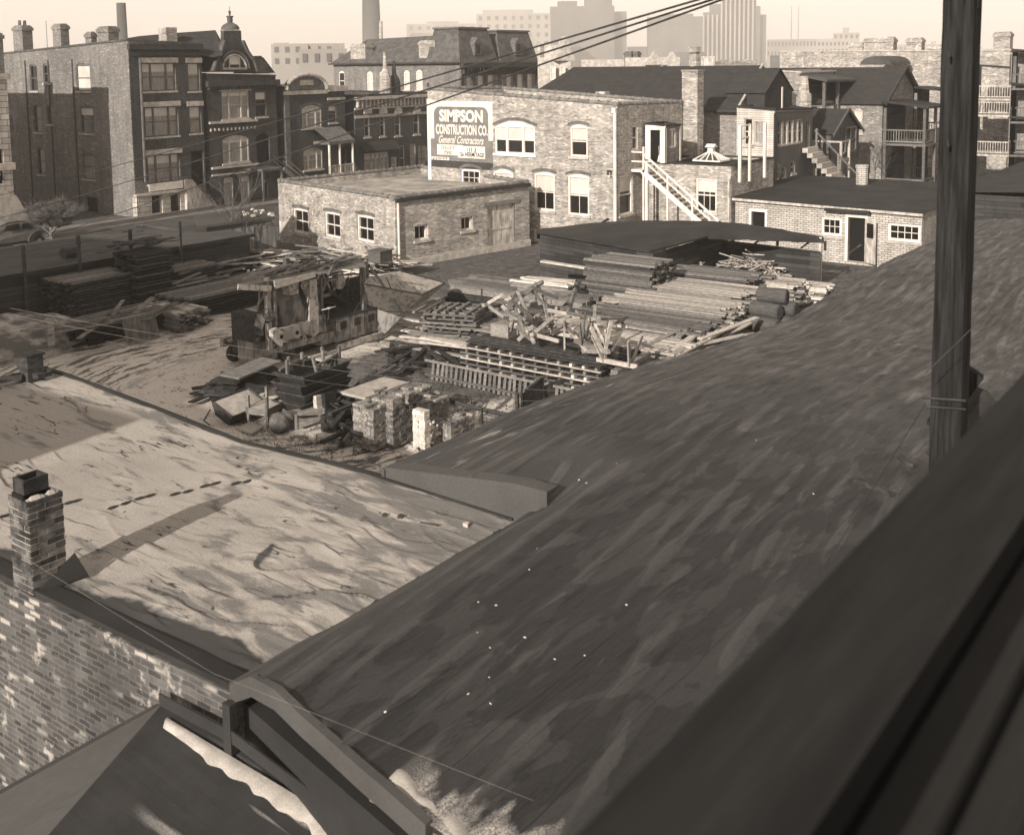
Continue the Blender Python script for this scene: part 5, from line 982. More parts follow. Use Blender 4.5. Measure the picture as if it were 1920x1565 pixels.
mk('floor', MB().box(73.9, xe_, yf_, yb_, 5.6, 5.8), 'wood_dark', pr); mk('back_wall', MB().box(74.1, xe_+1, yb_-.05, yb_, 0, zt_+.3).box(xe_-.05, xe_, yf_+.2, yb_, 0, zt_), 'boards_dark', pr)
mk('railing', MB().beam((73.95, yf_, 6.7), (73.95, yb_, 6.7), .06, .08).beam((74, yf_, 6.7), (xe_, yf_, 6.7), .06, .08), 'wood_mid', pr)
p, q = PX(1507, 195, 66.5), PX(1507, 143, 66.5); mk('chimney', MB().lathe((p.x, p.y, p.z-1.5), (0, 0, 1), [(0, .5), (2.1, .5), (2.2, .35), (2.9, .28), (q.z-p.z+1.5, .24)], 8), 'brick_pale', loc=(p.x, p.y, p.z-1.5), label='pale tapering chimney with a narrow pot in front of the open upper porch', cat='chimney')
# board gabled shed
X7 = 68.5; ridge0, ridge1 = PX(1518, 205, X7+2.6), PX(1583, 204, X7+2.6); ev1 = PX(1558, 252, X7); ev0 = PX(1524, 252, X7)
t = thing('board_house', 'narrow gabled outbuilding of dark vertical boards with a tall window', 'outbuilding', (X7, ev1.y, 0))
yr = ev1.y; zr, zee = ridge1.z, ev1.z
mk('roof', MB().quad((X7-.2, ev0.y+3, zee), (X7-.2, yr-.2, zee), (X7+2.6, yr-.2, zr), (X7+2.6, ev0.y+3, zr)).quad((X7+5.4, ev0.y+3, zee), (X7+5.4, yr-.2, zee), (X7+2.6, yr-.2, zr), (X7+2.6, ev0.y+3, zr)), 'shingle', t)
f8 = Fr((X7, yr), (X7+5.2, yr)); mb = MB(); mb.quad(*[f8.p(a, z) for a, z in ((0, -.1), (5.2, -.1), (5.2, zee), (2.6, zr), (0, zee))]); mb.quad((X7, yr, -.1), (X7, ev0.y+3, -.1), (X7, ev0.y+3, zee), (X7, yr, zee)); mk('wall', mb, 'barn', t)
r8 = f8.rect(1582, 238, 1602, 283); window(t, f8, *r8, d=-.2, mull=(.5,), fm='wood_mid', sill='wood_mid'); mk('verge_board', MB().beam((X7+2.6, yr-.25, zr), (X7+5.5, yr-.25, zee-.1), .08, .16).beam((X7+2.6, yr-.25, zr), (X7-.2, yr-.25, zee-.1), .08, .16), 'wood_mid', t)
# brick cottage with two storey porch
X8 = 77.0; e1 = PX(1655, 193, X8); rr1 = PX(1674, 126, X8+4.2); e0 = PX(1590, 190, X8)
t = thing('brick_cottage', 'brick cottage with a steep dark gable roof beside a two storey porch', 'house', (X8, e1.y, 0))
yr = e1.y; ze_, zr = e1.z, rr1.z
g8 = Fr((X8, yr+12), (X8, yr)); o8 = openings(g8, [(1600, 203, 1617, 250, dict(arch=.15, blind=.5, fm='white_worn', curtain='curtain'))]); mb = MB(); wallmesh(mb, g8, 0, g8.L, -.1, ze_, ze_, [o for o, k in o8])
f8 = Fr((X8, yr), (X8+8.4, yr)); mb.quad(*[f8.p(a, z) for a, z in ((0, -.1), (8.4, -.1), (8.4, ze_), (4.2, zr-.1), (0, ze_))]); mk('wall', mb, 'brick_mid', t); put_windows(t, g8, o8)
mk('roof', MB().quad((X8-.3, yr+12, ze_-.1), (X8-.3, yr-.3, ze_-.1), (X8+4.2, yr-.3, zr), (X8+4.2, yr+12, zr)).quad((X8+8.7, yr+12, ze_-.1), (X8+8.7, yr-.3, ze_-.1), (X8+4.2, yr-.3, zr), (X8+4.2, yr+12, zr)), 'shingle', t)
mk('verge_board', MB().beam((X8+4.2, yr-.35, zr), (X8-.3, yr-.35, ze_-.1), .1, .2).beam((X8+4.2, yr-.35, zr), (X8+8.7, yr-.35, ze_-.1), .1, .2), 'dark_paint', t)
def porch(name, label, X0, yback, depth, xw, floors, ztop, mr='tar', mw='wood_mid', dark='boards_dark', group=None):
    """open timber porch: posts, floors, railings with balusters, flat roof"""
    t = thing(name, label, 'porch', (X0, yback, 0), group); y0 = yback-depth
    mk('roof', MB().hexa([(X0-.3, y0-.3, ztop), (X0+xw+.3, y0-.3, ztop-.1), (X0+xw+.3, yback, ztop+.3), (X0-.3, yback, ztop+.4), (X0-.3, y0-.3, ztop+.14), (X0+xw+.3, y0-.3, ztop+.04), (X0+xw+.3, yback, ztop+.44), (X0-.3, yback, ztop+.54)]), mr, t)
    for x in (X0, X0+xw*.5, X0+xw): mk('post', MB().box(x-.09, x+.09, y0-.09, y0+.09, 0, ztop), mw, t)
    mk('post', MB().box(X0-.09, X0+.09, yback-.3, yback-.1, 0, ztop), mw, t)
    mk('back_wall', MB().box(X0, X0+xw, yback-.03, yback-.003, 0, ztop+.3), dark, t)
    for z in floors:
        mk('floor', MB().box(X0-.1, X0+xw+.1, y0-.12, yback-.05, z-.14, z), mw, t)
        mb = MB(); mb.beam((X0, y0, z+.95), (X0+xw, y0, z+.95), .07, .09).beam((X0, y0, z+.95), (X0, yback, z+.95), .07, .09).beam((X0, y0, z+.15), (X0+xw, y0, z+.15), .05, .07).beam((X0, y0, z+.15), (X0, yback, z+.15), .05, .07)
        n = int(xw/.18)
        for k in range(n): x = X0+xw*(k+.5)/n; mb.box(x-.025, x+.025, y0-.02, y0+.02, z+.15, z+.95)
        n = int(depth/.18)
        for k in range(n): y = y0+depth*(k+.5)/n; mb.box(X0-.02, X0+.02, y-.025, y+.025, z+.15, z+.95)
        mk('railing', mb, mw, t)
    return t
pz = PY(1655, 205, yr-2.6).z
zf1 = PX(1690, 268, X8).z
porch('back_porch', 'two storey dark timber back porch on the gable end of the brick cottage', X8, yr-.01, 2.9, 5.0, (.6, PX(1690, 270, X8).z), PX(1690, 203, X8).z)
# big row at the back with chimneys and porches
X9 = 96.; z9 = PX(1640, 95, X9).z; ya9, yb9 = PX(1462, 120, X9).y, PX(1893, 120, X9).y
t, r9, _ = building('long_brick_row', 'long three storey brick row with many chimneys behind the cottage', (X9, ya9), (X9, yb9), (X9+12, yb9), -.1, (z9, z9-.2, z9-.2, z9), 'brick_pale', [(1702, 137, 1710, 156, dict(blind=.5, curtain='blind', arch=.1))], [], rmat='tar', par=.3, cop='stone')
for (u, v0) in ((1607, 82), (1650, 73), (1716, 73), (1757, 86), (1880, 62)): p = PX(u, 100, X9+1); q = PX(u, v0, X9+1); chim(t, p.x, p.y, z9-1, q.z, 1., 1.3 if u != 1650 else 2.6, 'brick_pale')
q = [PX(u, 122, 90) for u in (1612, 1672)]; mb = MB(); c_ = (q[0]+q[1])/2; r_ = abs(q[0].y-q[1].y)/2
mb.prism([(90, c_.y+r_*math.cos(math.pi*k/10), c_.z+r_*.55*math.sin(math.pi*k/10)) for k in range(11)], (5, 0, 0)); mk('rounded_roof', mb, 'tar_light', loc=(90, c_.y, c_.z), label='low rounded dark roof with a pale rim above the brick cottage', cat='roof')
porch('tall_back_porch', 'three storey white timber porch right of the squared pole', PX(1830, 200, 88).x, PX(1815, 200, 88).y, 4.5, 3.6, (2.6, 5.6, PX(1850, 163, 88).z-.9), PX(1850, 133, 88).z, mw='white_worn', dark='tile')
porch('middle_porch', 'grey timber back porch seen just left of the squared pole', PX(1715, 200, 84).x, PX(1712, 200, 84).y, 3.0, 4.0, (.8, 4.2), PX(1735, 175, 84).z, mw='wood_mid')
t, _, _ = building('edge_flats', 'tall blurred brick flats cut by the right edge of the view', (84, PX(1893, 200, 84).y), (84, -10), (96, -10), -.1, (PX(1905, 102, 84).z,)*4, 'brick_mid', [], [], rmat='tar', par=.2, cop='stone')
for k in range(3): zz = (PX(1905, 165+62*k, 83).z); porch('side_porch', ['highest dark recessed porch at the right edge', 'middle dark recessed porch at the right edge', 'lowest dark recessed porch at the right edge'][k], 82.3, PX(1899, 200, 83).y, 4, 1.6, (zz,), zz+2.2, mw='mid_paint', dark='void', group='stacked porches at the right edge')
# ================================================================ hazy skyline
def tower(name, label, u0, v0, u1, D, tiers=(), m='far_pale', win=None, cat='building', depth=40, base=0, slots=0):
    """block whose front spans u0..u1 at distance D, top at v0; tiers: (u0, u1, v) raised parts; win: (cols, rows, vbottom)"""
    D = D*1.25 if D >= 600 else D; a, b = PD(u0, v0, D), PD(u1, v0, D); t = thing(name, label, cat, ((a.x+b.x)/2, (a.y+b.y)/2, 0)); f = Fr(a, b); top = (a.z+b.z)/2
    mk('block', f.box(MB(), 0, f.L, base, top, 0, depth), m, t)
    for k, (p, q, v) in enumerate(tiers):
        a0 = f.at(p, v)[0]; a1, z = f.at(q, v); mk('setback', f.box(MB(), a0, a1, top-.01, z, depth*.1, depth*.9), m, t)
    if win:
        cols, rows, vb = win; zb_ = f.at((u0+u1)/2, vb)[1]
        for i in range(cols):
            for j in range(rows):
                a_ = f.L*(i+.5)/cols; z = zb_+(top-zb_)*(j+.5)/rows; w_ = f.L/cols*.20; h = (top-zb_)/rows*.24
                mk('window', f.box(MB(), a_-w_, a_+w_, z-h, z+h, -.15, -.05), 'far_dark', t)
    for k in range(slots):
        a_ = f.L*(k+.5)/slots; mk('window_slot', f.box(MB(), a_-f.L/slots*.14, a_+f.L/slots*.14, top*.2, top*.94, -.3, -.05), 'far_mid', t)
    return t
def stack(label, u, v0, D, r, m='far_pale'):
    p = PD(u, 110, D); q = PD(u, v0, D); mk('smokestack', MB().lathe((p.x, p.y, 0), (0, 0, 1), [(0, r*1.25), (q.z, r)], 20), m, loc=(p.x, p.y, 0), label=label, cat='smokestack', smooth=True)
stack('slim brick smokestack rising behind the dark brick flats', 232, 6, 260, 1.0, 'far_mid')
stack('broad pale smokestack cut by the top edge above the mansard house', 698, -20, 520, 3.9, 'far_mid')
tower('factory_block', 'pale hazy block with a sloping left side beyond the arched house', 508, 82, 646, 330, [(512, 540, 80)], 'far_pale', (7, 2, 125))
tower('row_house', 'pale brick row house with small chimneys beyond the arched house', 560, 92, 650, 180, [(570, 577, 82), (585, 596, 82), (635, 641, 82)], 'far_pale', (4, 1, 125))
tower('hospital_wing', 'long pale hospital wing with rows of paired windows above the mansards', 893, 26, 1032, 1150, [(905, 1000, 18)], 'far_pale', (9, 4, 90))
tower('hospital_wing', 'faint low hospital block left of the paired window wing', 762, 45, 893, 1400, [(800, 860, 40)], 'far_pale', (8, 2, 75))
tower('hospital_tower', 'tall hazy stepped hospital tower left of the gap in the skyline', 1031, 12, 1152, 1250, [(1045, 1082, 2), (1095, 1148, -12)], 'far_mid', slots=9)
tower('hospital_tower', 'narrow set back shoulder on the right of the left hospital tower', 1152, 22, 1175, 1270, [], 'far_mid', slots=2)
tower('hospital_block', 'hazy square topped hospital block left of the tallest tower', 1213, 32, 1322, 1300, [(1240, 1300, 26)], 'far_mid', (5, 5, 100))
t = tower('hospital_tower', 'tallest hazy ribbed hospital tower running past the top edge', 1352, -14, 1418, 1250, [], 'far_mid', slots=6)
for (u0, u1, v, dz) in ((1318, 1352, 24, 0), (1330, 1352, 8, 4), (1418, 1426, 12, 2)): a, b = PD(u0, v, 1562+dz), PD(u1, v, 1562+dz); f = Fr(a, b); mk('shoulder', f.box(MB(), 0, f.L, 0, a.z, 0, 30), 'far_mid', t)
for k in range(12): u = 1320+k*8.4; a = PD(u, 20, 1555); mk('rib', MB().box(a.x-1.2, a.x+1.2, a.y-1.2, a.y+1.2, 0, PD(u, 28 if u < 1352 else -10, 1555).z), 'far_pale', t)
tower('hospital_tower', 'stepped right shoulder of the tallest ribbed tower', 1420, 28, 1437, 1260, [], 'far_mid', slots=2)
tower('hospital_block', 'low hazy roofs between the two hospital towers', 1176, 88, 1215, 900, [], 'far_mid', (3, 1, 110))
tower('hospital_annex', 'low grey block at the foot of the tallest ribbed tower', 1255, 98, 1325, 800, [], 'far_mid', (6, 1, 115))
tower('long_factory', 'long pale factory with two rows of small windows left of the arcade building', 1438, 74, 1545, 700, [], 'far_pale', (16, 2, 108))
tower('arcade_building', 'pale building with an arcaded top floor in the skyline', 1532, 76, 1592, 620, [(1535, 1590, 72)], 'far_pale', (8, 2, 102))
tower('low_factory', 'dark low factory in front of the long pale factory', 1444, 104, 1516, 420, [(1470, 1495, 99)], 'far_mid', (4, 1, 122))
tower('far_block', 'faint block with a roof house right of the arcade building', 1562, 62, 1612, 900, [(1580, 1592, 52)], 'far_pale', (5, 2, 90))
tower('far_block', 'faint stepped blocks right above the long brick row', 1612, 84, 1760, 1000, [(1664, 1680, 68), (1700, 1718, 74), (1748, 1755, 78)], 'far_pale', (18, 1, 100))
tower('far_block', 'faint low blocks right of the squared pole', 1822, 92, 1900, 900, [(1830, 1840, 88)], 'far_pale')
tower('far_block', 'pale hazy low building between smokestack and mansards', 770, 62, 860, 700, [], 'far_pale', (6, 1, 90))
for k, u in enumerate((1483, 1496)):
    p = PD(u, 110, 1500); q = PD(u, 12, 1500); mk('radio_mast', MB().tube([(p.x, p.y, 0), (p.x, p.y, q.z)], .7, 5, .3), 'far_mid', loc=(p.x, p.y, 0), label=['faint radio mast, left of two above the long factory', 'faint radio mast, right of two above the long factory'][k], cat='mast', group='radio masts')
# nearer roofs between the mansards and the gabled house
t = tower('stone_house', 'pale limestone house with a pointed gable right of the mansards', 1008, 108, 1070, 100, [(1008, 1020, 78), (1012, 1062, 84)], 'stone', None, 'house', 12)
p = PD(1062, 108, 99.8); q = PD(1062, 68, 99.8); mk('pointed_gable', MB().prism([(p.x-1., p.y+.6, p.z-.3), (p.x+.8, p.y-.5, p.z-.3), (q.x, q.y, q.z)], (1, 1.2, 0)), 'stone', t)
f = Fr(PD(1008, 130, 99.6), PD(1070, 130, 99.6)); 
for u in (1037, 1055): r_ = f.rect(u-5, 124, u+5, 150); window(t, f, r_[0], r_[1], r_[2], r_[3], d=-.2, blind=.5, curtain='blind', sill=None)
for k, (u0, u1, v, D, lab) in enumerate([(1090, 1175, 112, 125, 'low pale parapet of a far row left of the twin chimneys'), (1172, 1250, 108, 122, 'pale stone parapet with little gables right of the twin chimneys'), (1253, 1275, 108, 118, 'small pale parapet right of the tall brick chimney'), (1315, 1340, 106, 118, 'white plastered roof house behind the long dark gabled roof')]):
    t = tower('row_parapet', lab, u0, v, u1, D, [], 'stone' if k != 3 else 'white_worn', None, 'house', 10)
    if k == 0:
        for u in (1180, 1192): p = PD(u, 118, 124); q = PD(u, 98, 124); chim(t, p.x, p.y, p.z-2, q.z, .7, .9, 'stone_dark')
    if k == 1:
        for u in (1228, 1262): p = PD(u, 122, 121.5); q = PD(u, 97, 121.5); mk('pointed_gable', MB().prism([(p.x-.8, p.y+.6, p.z), (p.x+.8, p.y-.6, p.z), (q.x, q.y, q.z)], (.5, .6, 0)), 'stone', t)
t = tower('tar_roof_house', 'dark low roofs with a stub chimney right behind the long gabled roof', 1340, 115, 1420, 110, [(1345, 1372, 112), (1392, 1410, 112)], 'brick_mid', None, 'house', 8)
# ================================================================ lumber
def lumber(name, label, c, ang, L, Wd, H, m='wood_mid', bt=.075, bw=.19, rag=.25, seed=0, messy=.012, z0=0., group=None, mtop=None, gap=.12, lean=0., skip=0.):
    """stack of boards: the layers below as one mass, the boards on top one by one"""
    r = random.Random(seed*7+1); t = thing(name, label, 'lumber stack', (c[0], c[1], z0), group); d = Vector((math.cos(ang), math.sin(ang), 0)); s = Vector((-d.y, d.x, 0)); C_ = Vector((c[0], c[1], 0))
    n = max(1, int(H/(bt*(1+gap)))); k_ = max(1, int(Wd/bw)); below = MB()
    for j in range(n):
        z = z0+(j+.5)*bt*(1+gap); sh = r.uniform(-rag, rag)*.25
        for i in range(k_):
            if r.random() < skip and j > n*.6: continue
            o = (i+.5-k_/2)*bw+(lean*j/n); a = -L/2+r.uniform(-rag, rag)+sh; b = L/2+r.uniform(-rag, rag)+sh; w = bw*r.uniform(.75, .97); q = r.uniform(-messy, messy)*L
            p0 = C_+d*a+s*(o-q)+Vector((0, 0, z)); p1 = C_+d*b+s*(o+q)+Vector((0, 0, z))
            if j >= n-1: mk('board', MB().beam(p0, p1, w, bt), mtop or m, t)
            else: below.beam(p0, p1, w, bt)
    if below.v: mk('boards_below', below, m, t, kind='stuff')
    return t
def heap(name, label, c, rx, ry, h, n, ln=(.6, 1.6), bw=.1, m='wood_light', seed=0, ang=None, sp=3.2, single=45, z0=0, cat='scrap pile', tilt=.35, bt=.03):
    r = random.Random(seed*13+5); t = thing(name, label, cat, (c[0], c[1], z0)); rest = MB()
    for k in range(n):
        a = r.uniform(0, 2*math.pi); q = math.sqrt(r.random()); x = c[0]+rx*q*math.cos(a); y = c[1]+ry*q*math.sin(a); z = z0+h*(1-q**1.6)*(.55+.45*k/n)*r.uniform(.75, 1)+.04
        an = r.uniform(0, math.pi) if ang is None else ang+r.gauss(0, sp); L = r.uniform(*ln)/2; dz = r.uniform(-tilt, tilt)*L; v = Vector((math.cos(an)*L, math.sin(an)*L, dz))
        if z-abs(dz) < z0: z = z0+abs(dz)+.03
        w = bw*r.uniform(.6, 1.4); p = Vector((x, y, z))
        if k >= n-single: mk('board', MB().beam(p-v, p+v, w, bt*r.uniform(.8, 1.6), up=(r.uniform(-.4, .4), r.uniform(-.4, .4), 1)), m, t)
        else: rest.beam(p-v, p+v, w, bt*1.3)
    if rest.v: mk('boards_below', rest, m, t, kind='stuff')
    return t
def boards(label, group, items, m='wood_light', bw=.18, bt=.05, cat='board', name='board'):
    for p, q in items:
        p, q = Vector(p), Vector(q); mk(name, MB().beam(p, q, bw, bt), m, loc=(p+q)/2, label=label, cat=cat, group=group)
H90 = math.pi/2
# lit field of long boards in front of the shed
for k, (x, y, h, L, Wd, mm, lab) in enumerate([(28.1, 18.6, .85, 4.4, 1.9, 'wood_light', 'lowest weathered board stack nearest the tar roof, behind the sawhorses'), (30.4, 18.7, 1.0, 4.7, 2.1, 'wood_light', 'second board stack from the tar roof with pale long boards'), (32.8, 18.9, 1.15, 4.7, 2.2, 'wood_mid', 'third board stack in the row, mid grey with stepped left ends'),
        (35.2, 19.0, 1.3, 4.6, 2.1, 'wood_light', 'fourth board stack in the row with a ragged dark right end'), (37.6, 19.2, 1.42, 4.2, 2.1, 'wood_light', 'fifth board stack in the row, in front of the scrap pile'), (40.1, 19.8, 1.5, 3.6, 2.0, 'wood_mid', 'farthest board stack in the row beside the shed bay')]):
    lumber('board_stack', lab, (x, y), H90+.03*(k % 2), L, Wd, h, m=mm, seed=k+1, rag=.42, messy=.014, bt=.06, bw=.19, gap=.32)
lumber('tall_board_stack', 'tall neat stack of weathered boards against the side wall of the lumber shed', (37.5, 22.2), H90, 3.1, 1.9, 2.2, m='wood_mid', seed=11, rag=.16, bt=.08, bw=.2, lean=.25)
lumber('timber_stack', 'front stack of long dark heavy timbers between the garage and the shed', (34.4, 25.4), H90+.06, 6.2, 1.7, 1.0, m='wood_dark', seed=12, rag=.3, bt=.22, bw=.32, mtop='wood_mid')
lumber('timber_stack', 'rear stack of long dark heavy timbers leaning near the shed corner', (36.6, 26.9), H90+.08, 6.0, 1.9, .9, m='wood_dark', seed=13, rag=.5, bt=.22, bw=.32, mtop='wood_mid')
p = G(1022, 525, 1.35); lumber('board_stack', 'small stack topped with bright chalky planks beside the long dark timbers', (p.x, p.y), H90+.1, 2.4, 1.2, 1.35, m='wood_mid', seed=14, rag=.2, mtop='wood_bright', messy=.05)
p = G(1050, 555, .9); lumber('board_stack', 'low stack of pale short planks left of the big board field', (p.x, p.y), H90+.02, 2.0, 1.3, .9, m='wood_light', seed=15, rag=.25)
p = G(1000, 585, .8); lumber('board_stack', 'ragged board stack standing behind the jumbled sawhorses', (p.x, p.y), H90+.12, 2.8, 1.4, .8, m='wood_mid', seed=16, rag=.3, messy=.04)
p = G(940, 605, .7); lumber('board_stack', 'low loose stack of grey boards left of the sawhorse jumble', (p.x, p.y), H90+.15, 3.0, 1.5, .7, m='wood_mid', seed=17, rag=.45, messy=.05, gap=.3)
p = G(1095, 600, 1.0); lumber('board_stack', 'broad stack of pale boards right behind the sawhorse jumble', (p.x, p.y), H90, 3.2, 1.5, 1.0, m='wood_light', seed=18, rag=.4, messy=.03, gap=.3)
p = G(1062, 505, 1.2); mk('board', MB().beam(p+Vector((-.1, 1.2, .25)), p+Vector((.1, -2.3, .1)), .3, .06), 'wood_bright', loc=p, label='single bright white plank lying on the dark timbers in front of the shed', cat='board')
mk('tarpaulin', MB().quad(G(1125, 565, 1.15), G(1172, 553, 1.2), G(1178, 563, 1.15), G(1150, 570, 1.1)), 'white_worn', loc=G(1150, 562, 1.15), label='small white cloth scrap lying on the board stacks', cat='cloth')
for k, (u, v, zz, L, Wd, h, lab) in enumerate([(1440, 520, 1.25, 2.6, 1.4, 1.25, 'board stack with ragged pale ends right of the big field, below the scrap pile'), (1500, 528, 1.0, 1.9, 1.5, 1.0, 'small pile of split lath bundles near the shed post'), (1520, 545, .6, 1.8, 1.6, .6, 'low dark lath pile in front of the shed post')]):
    p = G(u, v, zz); lumber('board_stack', lab, (p.x, p.y), H90+.05, L, Wd, h, m='wood_light' if k < 2 else 'wood_dark', seed=20+k, rag=.35, messy=.03, bt=.06, bw=.14)
p = G(1385, 505, .3); heap('scrap_pile', 'heap of short pale scrap boards in the open bay of the lumber shed', (44.3, 20.3), 1.9, 1.9, 1.55, 150, (.5, 1.3), .09, 'wood_light', 3, z0=.2, single=60)
p = G(1290, 505, .5); heap('scrap_pile', 'smaller spill of scrap boards at the left end of the shed bay', (43.2, 22.0), 1.2, 1.0, .9, 50, (.4, 1.1), .08, 'wood_light', 4, z0=.3, single=25)
# light planks lying between the stacks and the mixer
rr = random.Random(4)
def loose(label, group, poly, n, L, ang, sp, z0, z1, m, bw=.17, bt=.045, seed=1):
    r = random.Random(seed); (a, b, c) = poly
    out = []
    for k in range(n):
        s_, t_ = r.random(), r.random(); p = a+(b-a)*s_+(c-a)*t_; an = ang+r.gauss(0, sp); l = r.uniform(*L)/2; z = z0+(z1-z0)*r.random(); v = Vector((math.cos(an)*l, math.sin(an)*l, r.uniform(-.04, .04)*l))
        q = Vector((p.x, p.y, z)); out.append((q-v, q+v))
    boards(label, group, out, m, bw, bt)
loose('long pale plank lying in the loose spread between the crossed pile and the timbers', 'long planks spread on the ground', (G(800, 640, .2), G(930, 575, .5), G(900, 690, .2)), 34, (3.0, 5.0), H90+.10, .05, .08, .55, 'wood_light', .22, .06, 3)
loose('dark short board lying under the crossed pile', 'dark boards under the crossed pile', (G(720, 650, .1), G(860, 650, .1), G(760, 690, .1)), 26, (1.2, 2.6), .6, .6, .04, .3, 'wood_dark', .16, .05, 5)
loose('weathered board lying loose below the eave of the tar roof', 'loose boards below the tar roof eave', (G(1215, 700, .6), G(1400, 620, .7), G(1230, 660, .5)), 36, (2.2, 4.2), .06, .12, .3, 1.05, 'wood_light', .2, .045, 7)
loose('weathered board lying loose right of the felt rolls', 'loose boards right of the felt rolls', (G(1470, 600, .5), G(1550, 550, .5), G(1440, 570, .3)), 12, (1.6, 2.8), .15, .15, .2, .6, 'wood_mid', .2, .05, 9)
# crossed pile
def crib(label, c, ang, L, Wd, n, seed, m='wood_mid', z0=0):
    r = random.Random(seed); t = thing('crossed_pile', label, 'lumber pile', (c[0], c[1], z0)); 
    for j in range(n):
        an = ang+(H90 if j % 2 else 0)+r.uniform(-.12, .12); d = Vector((math.cos(an), math.sin(an), 0)); s = Vector((-d.y, d.x, 0)); l = (Wd if j % 2 else L)/2; w = (L if j % 2 else Wd)/2; z = z0+.05+j*.075
        for i in range(6 if j < n-1 else 7):
            o = -w+2*w*i/5+r.uniform(-.08, .08); q = Vector((c[0], c[1], z+r.uniform(0, .02)))+s*o; e = l*r.uniform(.8, 1.15); mk('board', MB().beam(q-d*e, q+d*e+Vector((0, 0, r.uniform(-.03, .03))), .11, .06), m, t)
    return t
p = G(858, 575, 1.15); crib('criss crossed pile of narrow dark boards right of the mixer bucket', (p.x, p.y), .35, 1.9, 1.9, 15, 2)
# formwork frames, fence panel, sawhorses
t = thing('formwork_stack', 'long stack of slatted formwork frames with sawhorses heaped on top', 'lumber stack', (27, 19, 0)); r = random.Random(8)
for j in range(6):
    z = .28+j*.17; mb = MB(); sh = r.uniform(-.08, .08)
    for x in (25.95, 26.5, 27.2, 27.95): mb.beam((x, 16.35+sh, z), (x+r.uniform(-.03, .03), 21.6+sh, z), .09, .035)
    for k in range(12): y = 16.5+sh+k*.44; mb.beam((25.9, y, z+.07), (28.1, y, z+.07), .09, .085)
    mb.box(25.93, 28.08, 16.37+sh, 21.58+sh, z-.03, z-.005); mk('frame', mb, 'wood_light' if j % 2 else 'wood_mid', t)
for k in range(8): x = 25.9+k*.29; mk('board', MB().beam((x, 16.3, 1.33), (x+.05, 21.3+r.uniform(-.4, .4), 1.34), .2, .04), 'wood_dark', t)
for j in range(7): mk('board', MB().beam((26.1, 16.15-.02*j, .25+j*.15), (28.3+r.uniform(-.1, .2), 16.2, .27+j*.15), .22, .13), 'wood_mid', t)
t = thing('picket_panel', 'row of upright pale pickets leaning along the left side of the formwork stack', 'fence', (25.3, 20, 0))
for k in range(30): y = 16.9+k*.19; mk('picket', MB().beam((25.5, y, .02), (25.6, y+r.uniform(-.02, .02), .62+r.uniform(-.04, .06)), .10, .03, up=(1, 0, 0)), 'wood_mid', t)
for z in (.16, .62): mk('rail', MB().beam((25.5, 16.8, z), (25.5, 22.7, z), .05, .07), 'wood_mid', t)
def sawhorse(label, c, z, rz, tilt, L=1.35, h=.8, m='wood_light', group=None):
    t = thing('sawhorse', label, 'sawhorse', (0, 0, 0), group); mt = Matrix.Rotation(rz, 4, 'Z') @ Matrix.Rotation(tilt[0], 4, 'X') @ Matrix.Rotation(tilt[1], 4, 'Y')
    pts = [(sx*L*.5, sy*.36, q) for sx in (-1, 1) for sy in (-1, 1) for q in (0, h)]; lo = min((mt @ Vector(p)).z for p in pts); t.matrix_world = Matrix.Translation((c[0], c[1], z-lo)) @ mt
    mk('top_beam', MB().beam((-L/2, 0, h), (L/2, 0, h), .10, .12), m, t)
    for sx in (-1, 1):
        for sy in (-1, 1): mk('leg', MB().beam((sx*L*.32, sy*.04, h), (sx*L*.45, sy*.36, 0), .11, .045, up=(1, 0, 0)), m, t)
    return t
g = 'jumbled sawhorses on the formwork stack'
sh = [((975, 650), 1.4, .9, (2.8, .3)), ((1000, 640), 1.5, 1.9, (.3, .2)), ((1048, 640), 1.75, .2, (1.4, .9)), ((1015, 625), 1.9, 2.7, (.7, .5)), ((1090, 665), 1.6, 2.2, (1.2, .2)), ((985, 630), 1.7, .3, (2.2, -.5)), ((965, 640), 1.35, .4, (1.2, .2)), ((990, 615), 1.5, 1.4, (.5, .5)), ((1010, 650), 1.35, 2.2, (2.6, .3)), ((1035, 620), 1.55, .9, (.9, -.6)), ((1060, 660), 1.4, 2.9, (1.9, .4)), ((1085, 650), 1.35, .2, (2.8, .1)), ((1105, 675), 1.4, 1.2, (3.0, -.2)), ((1130, 680), 1.35, 1.9, (2.9, .3)), ((975, 600), 1.6, 2.5, (1.7, .6)), ((1020, 590), 1.6, .1, (1.1, -.8)), ((1150, 690), 1.38, 1.55, (3.14, 0))]
for k, ((u, v), z, rz, ti) in enumerate(sh): p = G(u, v, z); sawhorse('weathered sawhorse in the jumble on top of the formwork stack', (min(28, max(26, p.x)), p.y), z+.1, rz, ti, group=g, m='wood_mid' if k % 2 else 'wood_light')
p = G(1000, 590, 1.9); mk('board', MB().beam(G(1037, 600, 1.6), G(1006, 540, 2.6), .1, .05), 'wood_light', loc=p, label='long thin lath sticking up out of the sawhorse jumble', cat='board')
p = G(940, 625, 1.4); mk('crate', MB().box(p.x-.3, p.x+.3, p.y-.5, p.y+.2, 1.36, 1.75).box(p.x-.26, p.x+.26, p.y-.46, p.y+.16, 1.75, 1.76), 'wood_light', loc=p, label='small pale box on the left end of the formwork stack', cat='crate')
